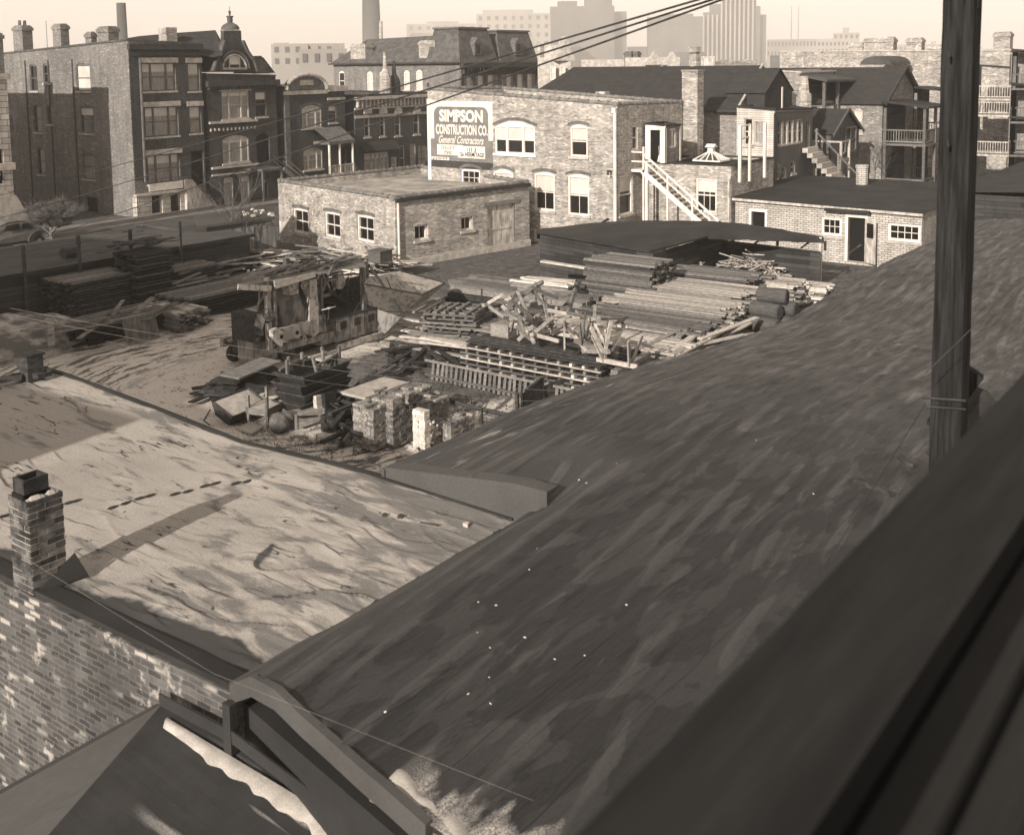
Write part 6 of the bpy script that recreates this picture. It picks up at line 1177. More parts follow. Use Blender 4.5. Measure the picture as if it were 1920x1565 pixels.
# felt rolls
def roll(label, c, z, L, r_, ang, m='felt_roll'):
    d = Vector((math.cos(ang), math.sin(ang), 0)); c = Vector((c[0], c[1], z)); mb = MB(); mb.lathe(c-d*L/2, d, [(0, r_*.25), (.0, r_*.8), (.04, r_), (L-.04, r_), (L, r_*.8), (L, .02)], 16); mk('felt_roll', mb, m, loc=c, label=label, cat='roll', group=None, smooth=False)
c = G(1452, 605, .6)
for k, (dx, dy, z, L_r, lab) in enumerate([(-.55, .15, .62, 1.15, 'lower left roll of roofing felt in the pile by the tar roof eave'), (.05, -.05, .62, 1.15, 'lower middle roll of roofing felt'), (.62, -.3, .62, 1.2, 'lower right roll of roofing felt nearest the tar roof'), (-.3, .2, 1.10, 1.15, 'middle left roll of roofing felt'), (.32, -.1, 1.10, 1.2, 'middle right roll of roofing felt'), (.05, .1, 1.57, 1.1, 'topmost roll of roofing felt on the pile')]):
    roll(lab, (c.x+dx, c.y+dy), z, L_r, .28, H90+.12*(k % 3-1))
mk('pallet', MB().box(c.x-1.2, c.x+1.4, c.y-.8, c.y+.8, .0, .34), 'wood_dark', loc=(c.x, c.y, 0), label='dark low platform under the rolls of roofing felt', cat='platform')
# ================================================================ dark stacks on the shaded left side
def corner_stack(name, label, u, v, LX, LY, H, dirx=True, **k):
    p = G(u, v, 0); lumber(name, label, (p.x+LX/2, p.y+LY/2), 0 if dirx else H90, LX if dirx else LY, LY if dirx else LX, H, **k)
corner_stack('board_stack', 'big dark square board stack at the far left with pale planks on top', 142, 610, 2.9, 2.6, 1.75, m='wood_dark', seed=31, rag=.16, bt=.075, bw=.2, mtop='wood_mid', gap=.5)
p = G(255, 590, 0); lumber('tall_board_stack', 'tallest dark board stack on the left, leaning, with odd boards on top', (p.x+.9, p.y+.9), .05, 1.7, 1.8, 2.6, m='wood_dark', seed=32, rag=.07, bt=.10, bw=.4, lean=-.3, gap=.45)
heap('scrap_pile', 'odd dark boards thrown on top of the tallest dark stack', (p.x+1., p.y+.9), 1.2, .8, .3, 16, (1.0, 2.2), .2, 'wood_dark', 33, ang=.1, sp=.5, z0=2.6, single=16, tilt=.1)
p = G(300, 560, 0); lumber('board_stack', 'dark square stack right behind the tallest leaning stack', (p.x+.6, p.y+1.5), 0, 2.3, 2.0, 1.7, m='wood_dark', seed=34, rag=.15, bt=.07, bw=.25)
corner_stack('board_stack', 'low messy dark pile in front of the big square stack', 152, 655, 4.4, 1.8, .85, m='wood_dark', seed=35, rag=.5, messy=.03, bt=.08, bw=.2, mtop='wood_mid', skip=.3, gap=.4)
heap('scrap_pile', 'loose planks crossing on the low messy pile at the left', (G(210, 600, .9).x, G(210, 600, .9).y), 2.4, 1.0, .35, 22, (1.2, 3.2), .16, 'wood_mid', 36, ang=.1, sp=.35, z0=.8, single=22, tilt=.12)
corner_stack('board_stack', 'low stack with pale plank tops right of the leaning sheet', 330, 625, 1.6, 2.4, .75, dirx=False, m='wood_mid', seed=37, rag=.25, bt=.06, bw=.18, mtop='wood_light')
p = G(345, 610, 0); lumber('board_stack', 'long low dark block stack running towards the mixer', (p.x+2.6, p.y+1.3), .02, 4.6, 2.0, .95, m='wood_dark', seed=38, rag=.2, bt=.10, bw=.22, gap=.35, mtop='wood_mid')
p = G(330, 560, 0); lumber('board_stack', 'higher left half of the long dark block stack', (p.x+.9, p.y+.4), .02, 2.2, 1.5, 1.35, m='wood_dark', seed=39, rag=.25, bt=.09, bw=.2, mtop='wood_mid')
loose('loose plank on the shaded ground behind the dark stacks', 'loose planks behind the dark stacks', (G(320, 545, .9), G(470, 520, .8), G(330, 500, .8)), 46, (1.6, 3.6), .1, .35, .3, 1.15, 'wood_mid', .16, .05, 11)
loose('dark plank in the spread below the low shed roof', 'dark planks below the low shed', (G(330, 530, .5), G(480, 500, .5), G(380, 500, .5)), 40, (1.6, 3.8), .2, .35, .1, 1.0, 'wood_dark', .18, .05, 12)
q = [G(228, 602, .95), G(290, 588, .98), G(301, 631, .12), G(239, 644, .05)]; n_ = (q[1]-q[0]).cross(q[3]-q[0]).normalized()*.03
mk('plywood_sheet', MB().prism([tuple(v) for v in q], n_), 'wood_plank', loc=q[3], label='square plywood sheet leaning against the low messy pile', cat='board')
# debris ridge along the garage
for k, (u, v, rx, ry, h, n, m, lab) in enumerate([(500, 490, 2.6, 1.6, 1.2, 90, 'wood_light', 'jumbled ridge of pale planks below the first garage window'), (590, 492, 2.6, 1.8, 1.35, 90, 'wood_mid', 'jumbled ridge of grey planks below the middle garage window'), (680, 500, 2.4, 1.6, 1.6, 90, 'wood_light', 'jumbled ridge of planks and crates at the garage corner'), (560, 520, 3.2, 1.5, .9, 80, 'wood_dark', 'dark spread of planks just behind the mixing machine')]):
    p = G(u, v, .3); heap('plank_heap', lab, (p.x-.4, p.y-.4), rx, ry, h, n, (1.0, 3.0), .14, m, 40+k, ang=H90 if k != 3 else .2, sp=.55, single=45, tilt=.15, cat='plank heap')
p = G(712, 470, 1.5); mk('crate', MB().box(p.x-.4, p.x+.4, p.y-.4, p.y+.35, 1.0, 1.5).box(p.x-.44, p.x+.44, p.y-.44, p.y+.4, 1.5, 1.55), 'wood_mid', loc=p, label='closed wooden crate on the plank heap at the garage corner', cat='crate')
# mound and basin at the left edge
c = G(60, 650, 0); mb = MB(); mb.grid(lambda i, j: (c.x-5+8*i/30, c.y-2.2+5.2*j/24, -.05+1.25*max(0, 1-((i/30-.5)*2)**2-((j/24-.5)*2)**2)**.8*(1+.18*ns(i*.35, j*.35))+.03*ns(i*1.1, j*1.2)), 30, 24)
mat('mound_earth', .40, .13, sc=1.3, st=(1, 1, 2.5), lo=.42, hi=.6, grit=.35, gsc=14, bs=.8, bd=.05); mk('sand_mound', mb, 'mound_earth', loc=c, label='rounded mound of snow dusted sand at the left edge of the yard', cat='mound', smooth=True)
# ================================================================ low roofs by the street
lr = thing('low_shed', 'long low shed at the left whose dark flat roof carries loose slates and fence posts', 'shed', (28, 45, 0))
mb = MB(); mb.grid(lambda i, j: (12+(21.9+2.5*j/14)*i/40, 40.9+9.6*j/14, 2.0-.03*j+.02*ns(i*.8, j*.6)), 40, 14); mk('roof', mb, 'gravel_dark' if 'gravel_dark' in M else 'tar_light', lr, smooth=True)
mk('front_edge', MB().beam((12, 40.88, 1.96), (33.9, 40.88, 1.96), .08, .14), 'tar', lr); mk('wall', MB().box(12, 33.7, 41.0, 41.15, -.1, 1.9).box(33.6, 33.75, 41.1, 50, -.1, 1.85), 'boards_dark', lr)
prev = None
for k, (u, v0, v1) in enumerate([(46, 460, 514), (149, 441, 494), (245, 430, 467), (338, 415, 464)]):
    p = PY(u, v1, 40.85); q = PY(u, v0, 40.85)
    mk('fence_post', MB().box(p.x-.06, p.x+.06, 40.78, 40.9, 0.2, q.z), 'wood_dark', loc=(p.x, 40.85, .2), label=['first thin dark post from the left, at the front edge of the low shed roof', 'second thin dark post, beside the small drum on the low shed roof', 'third thin dark post at the low shed roof', 'rightmost thin dark post at the low shed roof'][k], cat='post', group='posts along the low shed')
    if prev:
        for dz in (.2, .55, .9, 1.2): mk('wire', MB().tube([(prev.x, 40.84, 1.95+dz), ((prev.x+q.x)/2, 40.84, 1.92+dz), (q.x, 40.84, 1.95+dz)], .006, 4), 'iron', loc=(q.x, 40.84, 1.95+dz), label='thin fence wire strung between the posts of the low shed', cat='wire', group='fence wires on the low shed')
    prev = q
p = G(131, 485, 2.0); mk('drum', MB().lathe((p.x-.3, p.y, 2.25), (1, .1, 0), [(0, .05), (0, .24), (.6, .24), (.6, .22), (.52, .2)], 12), 'iron', loc=(p.x, p.y, 2), label='small dark metal drum lying on the front edge of the low shed roof', cat='drum')
for k in range(14):
    r = random.Random(k); p = Vector((r.uniform(23, 33), r.uniform(41.5, 48), 2.02-.0)); an = r.uniform(-.5, .5); d = Vector((math.cos(an), math.sin(an), 0))*r.uniform(.1, .5)
    mk('stick', MB().beam(p-d, p+d, .06, .04), 'wood_mid' if k % 2 else 'wood_dark', loc=p, label='bit of broken wood scattered on the low shed roof', cat='stick', group='scraps on the low shed roof')
l2 = thing('street_shed', 'small low shed beside the garage with white chunks on its roof', 'shed', (37, 45, 0))
a_, b_, c_, d_ = G(515, 388, 2.3), G(515, 407, 2.25), G(372, 424, 2.2), G(362, 402, 2.2); mk('roof', MB().prism([tuple(a_), tuple(b_), tuple(c_), tuple(d_)], (0, 0, -.12)), 'tar_light', l2)
f = Fr(G(385, 424, 2.15), G(515, 409, 2.2)); f2_ = Fr((c_.x+.6, c_.y+.15), (b_.x-.1, b_.y+.1)); mb = MB(); wallmesh(mb, f2_, 0, f2_.L, -.1, 2.05, 2.1, []); mk('wall', mb, 'barn', l2)
for a in (.8, 2.0, 3.2): mk('door', f2_.box(MB(), f2_.L-a, f2_.L-a+1.0, .1, 1.85, -.04, -.005), 'wood_plank', l2)
r = random.Random(2)
for k in range(16): p = G(r.uniform(455, 512), r.uniform(390, 404), 2.32); s_ = r.uniform(.06, .16); mk('chunk', MB().lathe((p.x, p.y, 2.26), (0, 0, 1), [(0, s_), (s_*.6, s_*.9), (s_, s_*.3)], 6), 'white_worn', loc=p, label='white broken chunk lying on the roof of the small street shed', cat='rubble', group='white chunks on the street shed roof')
q = [G(400, 418, 2.0), G(452, 436, 1.2), G(410, 440, 1.2)]
mk('board_fence', MB().prism([tuple(G(470, 430, 1.6)), tuple(G(512, 418, 1.9)), tuple(G(512, 440, 1.0)), tuple(G(470, 450, .8))], (.03, .05, 0)), 'wood_light', loc=G(490, 440, 1), label='pale board fence panel between the street shed and the garage', cat='fence')
# ---- car
def car(label, x0, y0):
    t = thing('parked_car', label, 'car', (x0, y0, 0)); prof = [(0, .45), (-.02, .75), (.15, .95), (.55, 1.05), (.95, 1.28), (1.35, 1.52), (1.9, 1.62), (2.5, 1.60), (2.95, 1.45), (3.3, 1.12), (3.9, 1.05), (4.6, .98), (4.85, .8), (4.9, .45)]
    prof = [(x0-x, z) for x, z in prof]; n = len(prof); mb = MB(); secs = []
    for y, s_, dz in ((0, .93, 0), (.06, .98, 0), (.22, 1, .0), (.85, 1.0, .02), (1.48, 1, 0), (1.64, .98, 0), (1.7, .93, 0)):
        inset = .16 if y in (0, 1.7) else .08 if y in (.06, 1.64) else 0
        secs.append([(x, y0+y+(inset if y < .8 else -inset)*max(0, (z-1.05))*2.0, .45+(z-.45)*s_+dz) for x, z in prof])
    vs = [p for s in secs for p in s]; fs = [(i*n+k, i*n+k+1, (i+1)*n+k+1, (i+1)*n+k) for i in range(len(secs)-1) for k in range(n-1)]+[tuple(range(n)), tuple(range((len(secs)-1)*n, len(secs)*n))]
    mb.add(vs, fs); mk('body', mb, 'car_paint', t, smooth=False)
    for a, b in ((1.05, 1.75), (1.85, 2.75)): mk('side_window', MB().prism([(x0-a-.12, y0-.004, 1.12), (x0-b, y0-.004, 1.12), (x0-b+.08, y0+.10, 1.42), (x0-a-.28, y0+.10, 1.42)] if a < 1.5 else [(x0-a, y0-.004, 1.12), (x0-b, y0-.004, 1.12), (x0-b+.15, y0+.10, 1.42), (x0-a, y0+.10, 1.44)], (0, -.012, 0)), 'glass', t)
    for x in (.85, 3.95):
        mk('fender', MB().add([(x0-x+.62*math.cos(math.pi*k/8), y0-.10+d, .38+.55*math.sin(math.pi*k/8)) for d in (0, .35) for k in range(9)], [(k, k+1, 10+k, 9+k) for k in range(8)]+[tuple(range(9))]), 'car_paint', t, smooth=True)
        w_ = mk('wheel', MB().lathe((x0-x, y0-.12, .34), (0, 1, 0), [(0, .2), (.02, .34), (.18, .34), (.2, .2)], 14), 'rubber', t); mk('hub_cap', MB().lathe((x0-x, y0-.14, .34), (0, 1, 0), [(0, .03), (.02, .15)], 10), 'chrome', w_)
    mk('bumper', MB().beam((x0+.1, y0, .5), (x0+.1, y0+1.7, .5), .06, .12), 'chrome', t)
    return t
p = G(118, 462, 0); car('dark rounded two door sedan parked at the kerb at the far left', p.x, 58.0)
p = PD(350, 414, 62); 
# ---- bare trees and shrubs
def bare(name, label, base, H_, spread, seed, depth=5, m='twig', trunk=.06, lean=(0, 0), cat='tree', nb=4, first=.4, group=None):
    r = random.Random(seed); t = thing(name, label, cat, base, group); tr = MB(); cr = MB(); b = Vector(base)
    def grow(p, d, L, rad, k):
        q = p+d*L; (tr if k <= 1 else cr).tube([p, (p+q)/2+Vector((r.uniform(-1, 1), r.uniform(-1, 1), 0))*L*.04, q], rad, 4 if k > 1 else 6, rad*.6, caps=False)
        if k >= depth: return
        for _ in range(nb if k else nb+2):
            a = r.uniform(0, 2*math.pi); s_ = r.uniform(.35, spread); e = (d+Vector((math.cos(a)*s_, math.sin(a)*s_, r.uniform(-.1, .35)))).normalized()
            grow(p.lerp(q, r.uniform(.45, 1)), e, L*r.uniform(.55, .85), rad*.55, k+1)
    grow(b, Vector((lean[0], lean[1], 1)).normalized(), H_*first, trunk, 0); mk('trunk', tr, 'bark' if trunk > .04 else m, t); mk('crown', cr, m, t); return t
bare('bare_tree', 'low bare tree with a wide pale tangled crown in front of the dark brick flats', tuple(PD(95, 413, 66))[:2]+(0.1,), 3.3, 1.6, 3, 5, 'twig_pale', .11, nb=5, first=.36)
bare('bare_sapling', 'thin bare sapling growing between the low shed and the garage', tuple(G(437, 486, .2)), 4.4, .7, 8, 4, 'twig_pale', .05, nb=3, first=.5)
bare('bare_sapling', 'slighter second sapling right of the first, before the garage', tuple(G(462, 490, .2)), 3.4, .7, 9, 3, 'twig', .035, nb=3, first=.5)
bare('climbing_vine', 'bare climbing vine on the brick cottage wall beside its porch', tuple(PD(1648, 335, 82))[:2]+(1.0,), 4.6, .8, 12, 5, 'twig', .05, cat='shrub', nb=3, first=.35)
for k, (u, D, h) in enumerate([(1835, 70, 2.4), (1868, 66, 2.8), (1905, 62, 2.6)]): p = PD(u, 345, D); bare('bare_shrub', ['tangled bare shrub just right of the squared pole', 'tangled bare shrub below the white porches', 'tangled bare shrub at the right edge'][k], (p.x, p.y, 1.5), h, 1.2, 20+k, 5, 'twig', .05, cat='shrub', nb=4, first=.35)
for k, (u, D) in enumerate([(1640, 74), (1660, 72)]): p = PD(u, 345, D); bare('bare_shrub', ['thin bare shrub behind the workshop roof, left', 'thin bare shrub behind the workshop roof, right'][k], (p.x, p.y, 2.0), 2.6, .8, 30+k, 4, 'twig', .03, cat='shrub', nb=3, first=.45)
bare('bare_tree', 'small bare street tree beside the pale limestone house', tuple(PD(1015, 185, 96))[:2]+(5.0,), 3.2, 1., 40, 4, 'twig', .07, nb=4, first=.4)
# ================================================================ mixing machine
YM = 27.6
def mp(u, v, dy=0): return PY(u, v, YM+dy)
mx = thing('mixing_machine', 'large derelict mixing and paving machine with a canopy, drum and louvred engine box', 'machine', (25.5, 28.5, 0))
def fbox(nm, u0, v0, u1, v1, dy, dep, m, par=None):
    a, b = mp(u0, (v0+v1)/2, dy), mp(u1, (v0+v1)/2, dy); zt, zb = mp((u0+u1)/2, v0, dy).z, mp((u0+u1)/2, v1, dy).z
    return mk(nm, MB().box(a.x, b.x, YM+dy, YM+dy+dep, zb, zt), m, par or mx)
# chassis
a, b = mp(625, 660), mp(716, 625); z0 = .62
mk('chassis', MB().beam((22.9, YM+.1, .62), (28.8, YM+.1, .62), .18, .22).beam((22.9, YM+1.9, .75), (28.8, YM+1.9, .75), .18, .28).box(23, 28.6, YM+.2, YM+1.8, .80, .86), 'grey_paint', mx)
c0 = mp(506, 640).x; c1 = mp(566, 618).x
mk('front_beam', MB().box(c0, c1, YM-.45, YM-.25, 1.0, 1.42), 'grey_paint', mx)
mk('beam_bracket', MB().prism([(c0-.28, YM-.5, 1.25), (c0+.1, YM-.5, .85), (c0+.18, YM-.5, 1.3), (c0-.05, YM-.5, 1.5), (c0-.28, YM-.5, 1.45)], (0, .2, 0)), 'pale_metal', mx)
for x in (c0+.06, c0+.75): mk('bolt_hole', MB().lathe((x, YM-.52, 1.18), (0, 1, 0), [(0, .07), (.03, .07)], 10), 'void', mx)
# engine box
e0, e1 = mp(630, 618, -.1).x, mp(708, 597, -.1).x; ez0, ez1 = mp(630, 643, -.1).z, mp(630, 598, -.1).z
eb = mk('engine_box', MB().box(e0, e1, YM-.1, YM+1.0, ez0, ez1), 'grey_paint', mx); mk('top_sheet', MB().box(e0-.05, e1+.05, YM-.14, YM+1.05, ez1, ez1+.04), 'iron', eb)
mk('side_panel', MB().box(e0-.55, e0-.02, YM+.1, YM+.9, ez0-.02, ez1-.22), 'grey_paint', eb)
w3 = (e1-e0)/3
for k in range(3):
    mk('door', MB().box(e0+w3*k+.02, e0+w3*(k+1)-.02, YM-.125, YM-.1, ez0+.04, ez1-.04), 'grey_paint', eb)
    mb = MB()
    for j in range(5): z = ez1-.17-j*.055; mb.beam((e0+w3*k+w3*.25, YM-.14, z-.01), (e0+w3*k+w3*.7, YM-.14, z+.01), .02, .022)
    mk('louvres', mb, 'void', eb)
mk('corner_post', MB().box(e1, e1+.16, YM-.15, YM+.05, ez0-.1, ez1+.08).box(e1-.0, e1+.3, YM-.2, YM+.0, ez0-.3, ez0), 'pale_metal', mx)
mk('skid', MB().beam((e0-.1, YM-.2, ez0-.14), (e1+.3, YM-.2, ez0-.14), .12, .2), 'pale_metal', mx)
# tall chute column and second column
p0, p1, q0, q1 = mp(581, 525, -.2), mp(594, 523, -.2), mp(580, 626, -.2), mp(599, 623, -.2)
mk('chute', MB().prism([tuple(p0), tuple(p1), tuple(q1), tuple((q1+q0)/2-Vector((0, 0, .12))), tuple(q0)], (0, .35, 0)), 'pale_metal', mx)
mk('chute_foot', MB().box(q0.x+.05, q1.x+.35, YM-.15, YM+.4, q0.z-.05, q0.z+.5), 'grey_paint', mx)
# drum
dc = mp(548, 580, .75); dr = mk('drum', MB().lathe((dc.x-.9, YM+.9, dc.z), (1, 0, 0), [(0, .55), (.12, .78), (.45, .98), (.75, 1.0)], 28), 'grey_paint', mx, smooth=True)
mk('drum_shell', MB().lathe((dc.x-.02, YM+.9, dc.z), (1, 0, 0), [(0, 1.0), (.35, .99), (.75, .8), (.95, .5)], 28), 'grey_paint', dr, smooth=True); mk('drum_band', MB().lathe((dc.x-.17, YM+.9, dc.z), (1, 0, 0), [(0, 1.05), (.16, 1.05)], 28), 'iron', dr)
# frame posts, left hopper
for k, (u, v0, v1, dy, w_) in enumerate([(505, 520, 655, -.1, .16), (517, 530, 625, -.15, .09), (683, 502, 622, 0, .16), (604, 520, 610, .1, .1), (690, 500, 575, 1.6, .1), (490, 540, 600, 1.4, .1)]):
    a, b = mp(u, v1, dy), mp(u, v0, dy); mk('post', MB().box(a.x-w_/2, a.x+w_/2, a.y-w_/2, a.y+w_/2, a.z, b.z), 'grey_paint' if k != 1 else 'wood_mid', mx)
fbox('left_hopper', 479, 590, 502, 668, .2, 1.2, 'wood_dark'); 
a = mp(482, 592, -.1); mk('bent_sheet', MB().quad(mp(482, 588, -.1), mp(500, 590, -.2), mp(492, 618, -.35), mp(476, 610, -.3)), 'grey_paint', mx); mk('bent_sheet', MB().quad(mp(478, 612, -.1), mp(494, 618, -.2), mp(494, 630, -.25), mp(478, 628, -.2)), 'rust', mx)
fbox('lower_box', 483, 640, 520, 676, .1, 1.0, 'grey_paint'); fbox('lower_dark', 520, 648, 640, 670, .9, .6, 'rust')
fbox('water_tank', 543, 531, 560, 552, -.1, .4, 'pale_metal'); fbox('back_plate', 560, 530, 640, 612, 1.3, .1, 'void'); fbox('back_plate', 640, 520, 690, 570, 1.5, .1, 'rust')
# wheels and gears
def ring(nm, u, v, r, dy, m, sp=4, th=.05, tilt=(0, 1, 0)):
    c = mp(u, v, dy); ax = Vector(tilt).normalized(); a = Vector((0, 0, 1)) if abs(ax.z) < .9 else Vector((1, 0, 0)); x = ax.cross(a).normalized(); y = x.cross(ax); mb = MB()
    mb.tube([c+(x*math.cos(2*math.pi*k/18)+y*math.sin(2*math.pi*k/18))*r for k in range(19)], th, 6, caps=False)
    for k in range(sp): a_ = math.pi*k/sp; d = (x*math.cos(a_)+y*math.sin(a_))*r; mb.beam(c-d, c+d, th, th)
    mb.lathe(c-ax*.04, ax, [(0, th*1.8), (.08, th*1.8)], 8); return mk(nm, mb, m, mx)
ring('gear_wheel', 611, 527, .52, .3, 'grey_paint', 3, .07); ring('hand_wheel', 570, 535, .12, -.2, 'pale_metal', 2, .02); ring('hand_wheel', 616, 578, .24, -.3, 'pale_metal', 2, .022, (0, .3, 1)); ring('gear_wheel', 598, 532, .38, .6, 'rust', 3, .05); ring('hand_wheel', 503, 590, .2, -.35, 'iron', 2, .03, (1, .4, 0))
c = mp(638, 529, .3); mk('pulley', MB().lathe((c.x, c.y, c.z), (0, 1, 0), [(0, .08), (0, .26), (.2, .26), (.2, .08)], 18), 'pale_metal', mx)
mk('control_stand', MB().tube([mp(616, 580, -.3), mp(616, 600, -.3)], .025, 6).beam(mp(604, 600, -.3), mp(636, 598, -.3), .05, .06).beam(mp(604, 606, -.3), mp(634, 603, -.3), .04, .04), 'iron', mx)
mb = MB()
for (p, q) in [((618, 548), (658, 572)), ((634, 556), (654, 538)), ((640, 566), (620, 540)), ((600, 612), (600, 585)), ((618, 572), (618, 610))]: mb.beam(mp(*p, .2), mp(*q, .2), .05, .05)
mk('levers', mb, 'iron', mx)
for p, q in (((568, 640), (571, 612)), ((575, 640), (569, 614)), ((560, 610), (578, 602))): mk('lever', MB().tube([mp(*p, -.35), mp(*q, -.35)], .025, 5), 'pale_metal', mx)
# canopy of sagging boards
cz = lambda u, v, dy: mp(u, v, dy)
mb = MB(); A_, B_, C_, D_ = mp(446, 536, -.3), mp(684, 500, -.4), mp(684, 482, 1.9), mp(470, 510, 1.9)
mb.grid(lambda i, j: tuple((lambda s_, t_: (A_.lerp(B_, s_)).lerp(D_.lerp(C_, s_), t_)+Vector((0, 0, .10*ns(s_*4, t_*3)-.02)))(i/16, j/6)), 16, 6); mk('canopy', mb, 'wood_plank', mx)
mk('canopy_board', MB().beam(mp(446, 538, -.35), mp(508, 541, -.35), .05, .18), 'pale_metal', mx); mk('canopy_board', MB().prism([tuple(mp(517, 542, -.35)), tuple(mp(592, 519, -.35)), tuple(mp(592, 512, -.35)), tuple(mp(514, 526, -.35))], (0, .05, 0)), 'wood_light', mx)
for k, (p, q, w_) in enumerate([((446, 534), (560, 507), .06), ((455, 525), (520, 500), .05), ((560, 507), (592, 487), .05), ((592, 505), (684, 500), .08), ((600, 495), (684, 485), .08), ((575, 516), (625, 494), .05), ((610, 505), (640, 497), .08), ((520, 510), (552, 502), .12), ((616, 490), (690, 492), .07), ((594, 497), (598, 486), .12)]): mk('canopy_pole', MB().beam(mp(*p, .2+.15*k), mp(*q, .3+.15*k), w_, w_), 'wood_light' if k % 2 else 'grey_paint', mx)
heap('scrap_pile', 'boards and sticks thrown on the sagging canopy of the mixing machine', (mp(575, 505, 1.0).x, YM+1.), 2.3, .8, .2, 30, (.8, 2.2), .09, 'wood_mid', 77, ang=.1, sp=.5, z0=mp(575, 505, 1.0).z, single=30, tilt=.12)
rq = random.Random(6)
for k in range(46):
    u, v, dy = rq.uniform(485, 700), rq.uniform(508, 640), rq.uniform(-.3, 1.2); a = mp(u, v, dy); d = Vector((rq.uniform(-1, 1), rq.uniform(-.3, .3), rq.uniform(-1, 1)))*rq.uniform(.15, .45)
    mk('rod', MB().tube([a-d, a+d*.3+Vector((0, 0, .03)), a+d], rq.choice([.012, .02, .03]), 5), rq.choice(['iron', 'rust', 'iron', 'grey_paint']), mx)
for k in range(14):
    u, v, dy = rq.uniform(484, 640), rq.uniform(560, 650), rq.uniform(-.25, .5); a = mp(u, v, dy); q = rq.uniform(.05, .14); mk('casting', MB().lathe(a, (rq.uniform(-1, 1), 1, rq.uniform(-1, 1)), [(0, q*.6), (.03, q), (.09, q), (.12, q*.4)], 8), rq.choice(['iron', 'rust']), mx)
# bucket on its boom
bk = thing('loading_skip', 'pale rusty loading bucket hanging from the right end of the mixing machine', 'bucket', tuple(mp(760, 560, -.6)))
A_, B_, Cc, D_, E_ = mp(684, 533, -1.0), mp(792, 553, -1.3), mp(834, 531, .2), mp(750, 508, .9), mp(688, 522, .6)
K1, K2 = mp(694, 572, -.4), mp(757, 583, -.6); K3 = mp(800, 560, -.2); tp = .04
mb = MB(); mb.quad(A_, B_, K2, K1).quad(B_, Cc, K3, K2).quad(Cc, D_, K1, K2, K3).quad(D_, E_, A_, K1); s = mk('shell', mb, 'pale_metal', bk)
md = s.modifiers.new('thickness', 'SOLIDIFY'); md.thickness = .04
mk('rim', MB().tube([A_, B_, Cc, D_], .04, 6), 'iron', bk)
mk('snow', MB().quad(Cc.lerp(D_, .02)+Vector((0, 0, -.02)), D_.lerp(Cc, .1)+Vector((0, 0, -.02)), D_.lerp(K1, .3).lerp(Cc, .2), Cc.lerp(K3, .3)), 'snow', bk)
mk('boom', MB().beam(mp(694, 500, -.3), mp(757, 592, -1.2), .09, .09), 'iron', bk); mk('stay', MB().tube([mp(757, 592, -1.2), mp(708, 643, -.5)], .025, 5), 'iron', bk); mk('stay', MB().tube([mp(724, 520, .3), mp(755, 590, -1.1)], .02, 5), 'iron', bk)
mk('belly_plate', MB().quad(mp(708, 580, -.2), mp(752, 595, -1.0), mp(722, 625, -.6), mp(708, 620, -.2)), 'grey_paint', bk)
for k, (u, v) in enumerate([(540, 672), (690, 640)]): p = mp(u, v, .3); mk('wheel', MB().lathe((p.x, YM+.25, .30), (0, 1, 0), [(0, .1), (.02, .30), (.16, .30), (.18, .1)], 16), 'rust', mx)
for x in (23.4, 28.0): mk('wheel', MB().lathe((x, YM+1.8, .30), (0, 1, 0), [(0, .1), (.02, .30), (.16, .30), (.18, .1)], 16), 'rust', mx)
# ================================================================ tubs, crates, pots in front
def tub(name, label, c, L, Wd, h, rz, z, m='iron', tiltx=0, fill=None, group=None, cat='tub'):
    t = thing(name, label, cat, (0, 0, 0), group); t.matrix_world = Matrix.Translation((c[0], c[1], z)) @ Matrix.Rotation(rz, 4, 'Z') @ Matrix.Rotation(tiltx, 4, 'X')
    b = [(-L/2+.18, -Wd/2+.12, 0), (L/2-.18, -Wd/2+.12, 0), (L/2-.18, Wd/2-.12, 0), (-L/2+.18, Wd/2-.12, 0)]; tp = [(-L/2, -Wd/2, h), (L/2, -Wd/2, h), (L/2, Wd/2, h), (-L/2, Wd/2, h)]
    mb = MB(); mb.quad(*b)
    for k in range(4): mb.quad(b[k], b[(k+1) % 4], tp[(k+1) % 4], tp[k])
    s = mk('shell', mb, m, t); md = s.modifiers.new('thickness', 'SOLIDIFY'); md.thickness = .03
    mk('rim', MB().tube(tp+[tp[0]], .022, 6), 'rust', t)
    if fill: mk('snow' if fill == 'snow' else 'fill', MB().grid(lambda i, j: (-L/2+.03+(L-.06)*i/10, -Wd/2+.03+(Wd-.06)*j/6, h-.03+.05*math.sin(math.pi*i/10)*math.sin(math.pi*j/6)), 10, 6), fill, t, smooth=True)
    return t
c = G(590, 728, .7); 
for k in range(4): tub('mortar_tub', ['lowest metal mortar tub in the stack beside the mixing machine', 'second lowest metal mortar tub in the stack', 'second highest metal mortar tub in the stack', 'topmost metal mortar tub in the stack, holding sticks'][k], (c.x+.05*(k % 2), c.y+.1), 2.1, 1.15, .30, .06+.05*(k % 2), .22+k*.27, 'iron', fill=None)
mk('timber_block', MB().box(c.x-1, c.x+1, c.y-.5, c.y+.6, 0, .22), 'wood_dark', loc=c, label='dark timber blocking under the stack of mortar tubs', cat='timber')
zt_ = 1.32
fr_ = thing('stake_frame', 'rough stake frame with upright posts lying on the topmost mortar tub', 'frame', tuple(c)+() if False else (c.x, c.y, zt_))
for k, (dx, dy) in enumerate([(-.7, .35), (-.35, .55), (.1, .6), (.0, -.1), (.55, .2), (.95, .55), (1.2, .2)]): mk('stake', MB().beam((c.x+dx, c.y+dy, zt_-.1), (c.x+dx-.12*(k % 2), c.y+dy, zt_+.33), .09, .07), 'wood_mid', fr_)
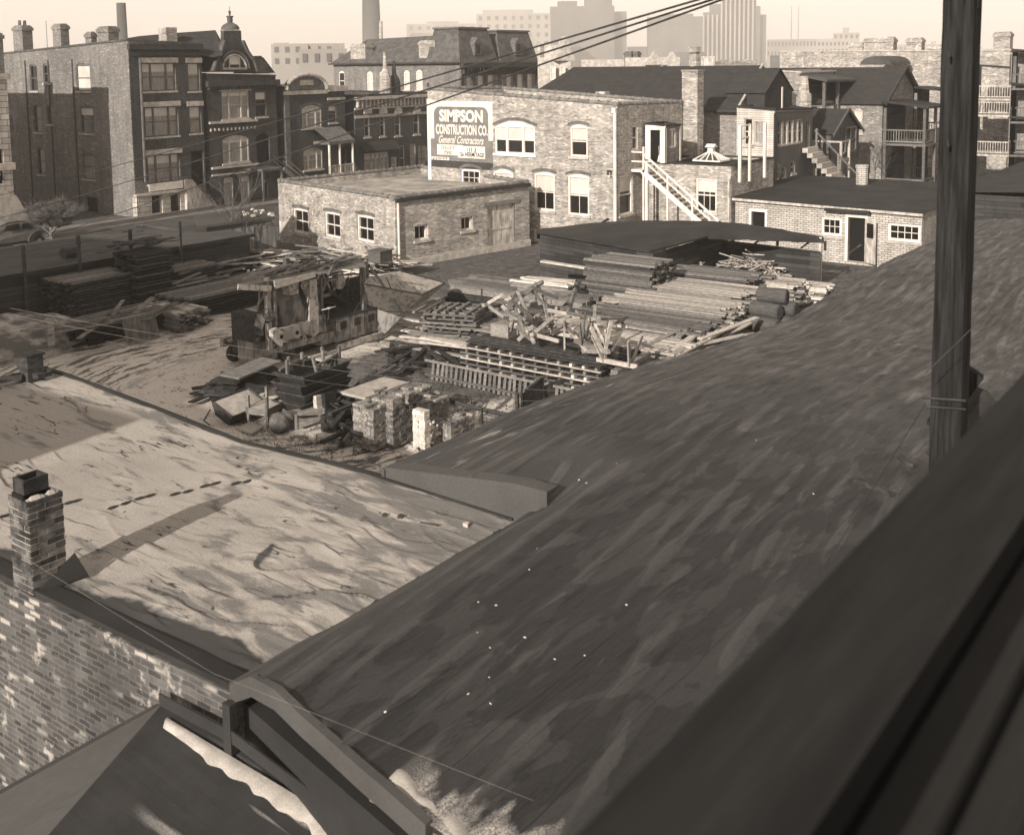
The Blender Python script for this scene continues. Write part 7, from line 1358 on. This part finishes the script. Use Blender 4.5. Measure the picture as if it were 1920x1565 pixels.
for p, q in (((-.9, .45), (.3, .65)), ((-.1, -.15), (1.3, .3)), ((.3, .65), (1.4, .5))): mk('rail', MB().beam((c.x+p[0], c.y+p[1], zt_+.05), (c.x+q[0], c.y+q[1], zt_+.12), .07, .06), 'wood_mid', fr_)
mk('snowy_board', MB().box(c.x+.6, c.x+1.3, c.y+.3, c.y+.9, zt_-.02, zt_+.04), 'snow', fr_)
c = G(442, 752, .5); tub('mortar_tub', 'tilted metal tub filled with smooth snow left of the pots', (c.x, c.y), 1.45, .85, .42, .12, .12, 'rust', tiltx=.42, fill='snow')
mk('handle_frame', MB().tube([(c.x-1.0, c.y-.1, .1), (c.x-.9, c.y+.3, .12), (c.x-.5, c.y+.5, .3)], .02, 5), 'iron', loc=c, label='bent metal rod lying left of the tilted snowy tub', cat='rod')
def pot(label, u, v, r_, ax, mouth, m='clay'):
    c = G(u, v, r_*.8); d = Vector(ax).normalized(); pr = [(-r_, .02), (-r_*.8, r_*.6), (-r_*.35, r_*.94), (r_*.1, r_), (r_*.55, r_*.85), (r_*.8, r_*.62)]
    pr += [(r_*.95, r_*.6), (r_*1.0, r_*.72), (r_*1.12, r_*.72), (r_*1.12, r_*.5), (r_*.9, r_*.45)] if mouth else [(r_, .02)]
    mk('pot', MB().lathe(c, d, pr, 20), m, loc=c, label=label, cat='pot', smooth=False)
pot('large round clay jar lying with its rimmed mouth to the right', 524, 793, .30, (.8, -.2, .55), True); pot('smaller round clay ball standing left of the rimmed jar', 461, 772, .25, (0, 0, 1), False)
def crate(label, u, v, L, Wd, h, rz, m='wood_light', z=0, group=None, legs=False, snow=False):
    p = G(u, v, z); t = thing('crate', label, 'crate', (0, 0, 0), group); t.matrix_world = Matrix.Translation((p.x, p.y, z)) @ Matrix.Rotation(rz, 4, 'Z'); z0 = .3 if legs else 0
    for y in (-Wd/2, Wd/2-.025): mk('side', MB().box(-L/2, L/2, y, y+.025, z0, z0+h*.48).box(-L/2, L/2, y, y+.025, z0+h*.5, z0+h), m, t)
    for x in (-L/2, L/2-.025): mk('end', MB().box(x, x+.025, -Wd/2+.026, Wd/2-.026, z0, z0+h), m, t)
    mk('lid' if not snow else 'snow', MB().box(-L/2+.03, L/2-.03, -Wd/2+.03, Wd/2-.03, z0+h*.8, z0+h*.93), 'snow' if snow else m, t)
    for x in (-L/2-.02, L/2-.05): mk('batten', MB().box(x, x+.07, -Wd/2-.02, -Wd/2-.003, z0, z0+h), m, t)
    if legs:
        for x in (-L/2, L/2-.07):
            for y in (-Wd/2, Wd/2-.07): mk('leg', MB().box(x, x+.07, y-.03, y+.04, 0, z0+h+.35), m, t)
crate('long pale wooden crate lying right of the rimmed jar', 575, 795, .95, .45, .42, -.22); crate('legged tray frame with snow between the two pots', 500, 788, .95, .7, .18, .25, legs=True, snow=True, m='wood_mid'); crate('small low bundle crate in front of the long pale crate', 610, 822, .85, .32, .25, -.25)
crate('dark crate behind the long pale crate', 640, 800, 1.0, .5, .4, -.2, m='wood_dark')
mk('slab', MB().prism([tuple(G(443, 806, .03)), tuple(G(472, 816, .03)), tuple(G(494, 803, .03)), tuple(G(468, 794, .03))], (0, 0, .06)), 'snow', loc=G(468, 805, 0), label='flat snow covered slab lying in front of the legged tray', cat='slab')
for k, (u, v, w_, h, m, lab) in enumerate([(600, 790, .22, .72, 'wood_light', 'pale plank block standing upright behind the long crate'), (621, 790, .42, .80, 'wood_dark', 'dark wide plank standing upright right of the pale block')]): p = G(u, v, 0); mk('upright_plank', MB().beam((p.x, p.y, 0), (p.x+.06, p.y+.15, h), w_, .14, up=(0, 1, 0)), m, loc=p, label=lab, cat='plank')
loose('rough timber lying among the tubs and brick piles', 'rough timbers near the brick piles', (G(640, 830, .1), G(690, 760, .1), G(620, 800, .1)), 16, (1.0, 2.0), .4, .5, .06, .5, 'wood_dark', .14, .1, 21)
p = G(642, 835, 0); mk('timber', MB().beam(G(640, 836, .05), G(681, 780, .7), .10, .10), 'wood_mid', loc=p, label='long square timber propped against the first brick pile', cat='timber')
mk('timber', MB().beam(G(660, 730, .3), G(706, 695, 1.0), .10, .10), 'wood_dark', loc=G(690, 740, 0), label='dark timber brace sloping up behind the brick piles', cat='timber')
tb = thing('trestle_table', 'snow covered low trestle table behind the brick piles', 'table', tuple(G(705, 745, 0))); p = G(703, 725, .7); mk('top', MB().box(p.x-.9, p.x+.9, p.y-.5, p.y+.5, .62, .7), 'snow', tb)
for x in (-.7, .7):
    for y in (-.35, .35): mk('leg', MB().beam((p.x+x*1.15, p.y+y*1.2, 0), (p.x+x, p.y+y, .62), .09, .09), 'wood_dark', tb)
for k, (u, v, z, a) in enumerate([(450, 700, .55, .3), (470, 690, .9, .1), (430, 722, .3, .5), (480, 715, .4, .9)]):
    p = G(u, v, z); d = Vector((math.cos(a), math.sin(a), .05)); mk('rotten_sheet', MB().beam(p-d*.9, p+d*.9, .95-.1*k, .05), 'wood_mid' if k == 1 else 'wood_dark', loc=p, label=['large dark sheet in the rotting pile left of the tubs', 'pale weathered sheet on top of the rotting pile left of the tubs', 'lowest dark sheet at the left foot of the rotting pile', 'dark sheet nearest the tubs in the rotting pile'][k], cat='board')
heap('scrap_pile', 'rotting heap of dark boards left of the mortar tubs', (G(455, 715, .2).x, G(455, 715, .2).y), 1.6, .9, .6, 45, (.7, 1.8), .2, 'wood_dark', 61, ang=.3, sp=.4, single=25, tilt=.1)
heap('scrap_pile', 'dark tangle of boards between the tubs and the brick piles', (G(650, 770, .2).x, G(650, 770, .2).y), 1.3, 1.2, .7, 45, (.6, 1.6), .13, 'wood_dark', 62, ang=.5, sp=.7, single=20)
# ================================================================ brick piles
def brick_tower(label, u, v, wx_, wy_, n, seed, m='brick_loose', ragged=2, name='brick_pile'):
    p = G(u, v, 0); r = random.Random(seed); t = thing(name, label, 'brick pile', tuple(p)); mb = MB(); top = MB()
    for k in range(n+ragged):
        z = .02+k*.068; nx, ny = int(wx_/.215), int(wy_/.105)
        if k % 2: nx, ny = int(wx_/.105), int(wy_/.215)
        bx, by = wx_/nx, wy_/ny
        for i in range(nx):
            for j in range(ny):
                if 0 < i < nx-1 and 0 < j < ny-1 and k < n-1: continue
                if k >= n and r.random() < .3+.3*(k-n): continue
                dx, dy = r.uniform(-.012, .012), r.uniform(-.012, .012)
                (top if k >= n-1 else mb).box(p.x+i*bx+dx+.003, p.x+(i+1)*bx+dx-.003, p.y+j*by+dy+.003, p.y+(j+1)*by+dy-.003, z, z+.062)
    mk('bricks', mb, m, t, kind='stuff'); mk('top_bricks', top, m, t, kind='stuff'); return t
brick_tower('mixed brick pile nearest the propped timber, ragged on top', 702, 848, .55, .75, 15, 1, ragged=4); brick_tower('tall pale edged brick pile right behind the nearest one', 738, 842, .5, .75, 18, 2, ragged=4)
brick_tower('rear brick pile with a flat brick top', 772, 800, .9, .6, 13, 3, ragged=1); brick_tower('broken low brick pile between the tall pile and the white column', 752, 836, .5, .5, 11, 4, ragged=5)
brick_tower('mid height brick pile behind the white column', 806, 806, .85, .5, 9, 5, ragged=4); brick_tower('narrow column of bright white bricks', 797, 845, .22, .42, 15, 6, m='brick_bright', ragged=0); brick_tower('low neat brick wall nearest the tar roof', 846, 832, 1.0, .45, 7, 7, ragged=1)
r = random.Random(9)
for k in range(26):
    p = G(r.uniform(802, 850), r.uniform(800, 838), .05); z = .06+.28*r.random(); a = r.uniform(0, 3); d = Vector((math.cos(a), math.sin(a), r.uniform(-.5, .5)))*.1
    mk('brick', MB().beam(Vector((p.x, p.y, z))-d, Vector((p.x, p.y, z))+d, .1, .062, up=(r.uniform(-.6, .6), r.uniform(-.6, .6), 1)), 'brick_bright' if k % 3 else 'brick_loose', loc=(p.x, p.y, z), label='single loose brick tumbled between the white column and the low brick wall', cat='brick', group='loose bricks tumbled by the white column')
for k in range(9):
    p = G(r.uniform(755, 790), r.uniform(842, 856), .03); a = r.uniform(0, 3); d = Vector((math.cos(a), math.sin(a), 0))*.1; mk('brick', MB().beam(Vector((p.x, p.y, .05))-d, Vector((p.x, p.y, .08))+d, .1, .062), 'brick_bright', loc=(p.x, p.y, .05), label='single loose brick on the ground in front of the brick piles', cat='brick', group='loose bricks in front of the brick piles')
# ================================================================ weedy fenced patch
for k, (u, v0, v1, w_, lab) in enumerate([(824, 745, 782, .05, 'thin iron fence post behind the brick piles'), (904, 764, 812, .05, 'thin iron fence post in the weedy patch near the tar roof'), (970, 735, 788, .10, 'left timber post of the sagging gate'), (980, 735, 786, .08, 'right timber post of the sagging gate'), (1068, 695, 756, .11, 'timber corner post at the end of the formwork stack'), (916, 664, 700, .04, 'thin iron rod before the picket panel, left'), (990, 678, 722, .04, 'thin iron rod before the picket panel, right'), (904, 541, 592, .04, 'thin iron rod with a hook among the light planks')]):
    p = G(u, v1, 0 if k < 7 else .3); h = (v1-v0)/2050*math.hypot(p.x, p.y)*1.02; mk('fence_post', MB().box(p.x-w_/2, p.x+w_/2, p.y-w_/2, p.y+w_/2, 0, p.z+h), 'wood_dark' if w_ > .06 else 'iron', loc=(p.x, p.y, 0), label=lab, cat='post')
a, b = G(785, 733, .45), G(972, 783, .6); mk('rail', MB().tube([a, (a+b)/2+Vector((0, 0, -.05)), b], .06, 7), 'wood_dark', loc=a, label='dark rail crossing the snowy weeds to the gate post', cat='rail')
g_ = thing('gate_panel', 'dark canvas covered gate panel sagging between posts below the tar roof edge', 'gate', tuple(G(1025, 775, 0)))
pa, pb_, pc_ = G(983, 790, 0), G(1018, 768, 0), G(1068, 754, 0)
mk('canvas', MB().quad((pa.x, pa.y, .05), (pb_.x, pb_.y, .05), (pb_.x, pb_.y, .95), (pa.x, pa.y, .85)).quad((pb_.x, pb_.y, .05), (pc_.x, pc_.y, .05), (pc_.x, pc_.y, .8), (pb_.x, pb_.y, .7)), 'rust', g_)
mk('frame', MB().beam((pa.x, pa.y, .88), (pb_.x, pb_.y, .98), .05, .06).beam((pb_.x, pb_.y, 0), (pb_.x, pb_.y, 1.0), .07, .07), 'wood_mid', g_)
# weeds: short dry stalks
r = random.Random(10); mb = MB()
for k in range(2600):
    u, v = r.choice([(r.uniform(760, 985), r.uniform(690, 800)), (r.uniform(800, 980), r.uniform(700, 790)), (r.uniform(430, 700), r.uniform(785, 870)), (r.uniform(640, 900), r.uniform(680, 760))]); p = G(u, v, 0); h = r.uniform(.03, .16); a = r.uniform(0, 6.3); d = Vector((math.cos(a), math.sin(a), 0))
    q = p+d*h*.6+Vector((0, 0, h)); s_ = Vector((-d.y, d.x, 0))*.012; mb.quad(p-s_, p+s_, q)
mk('dry_weeds', mb, 'twig', kind='stuff', label='short dry weeds poking through the thin snow', cat='weeds')
# ---------------------------------------------------------------- air
s = NT('air'); s.t.nodes.remove(s.b); v = s.n('VolumePrincipled'); v.inputs['Density'].default_value = .00050; v.inputs['Color'].default_value = (1, .975, .925, 1); v.inputs['Anisotropy'].default_value = 0.0
s.L(v, 0, s.out, 1)
mk('haze', MB().box(-300, 3000, -1800, 2700, -1.3, 152), 'air', kind='stuff')
for q in list(bpy.data.objects):
    if q.name.startswith('haze'): q['kind'] = 'stuff'
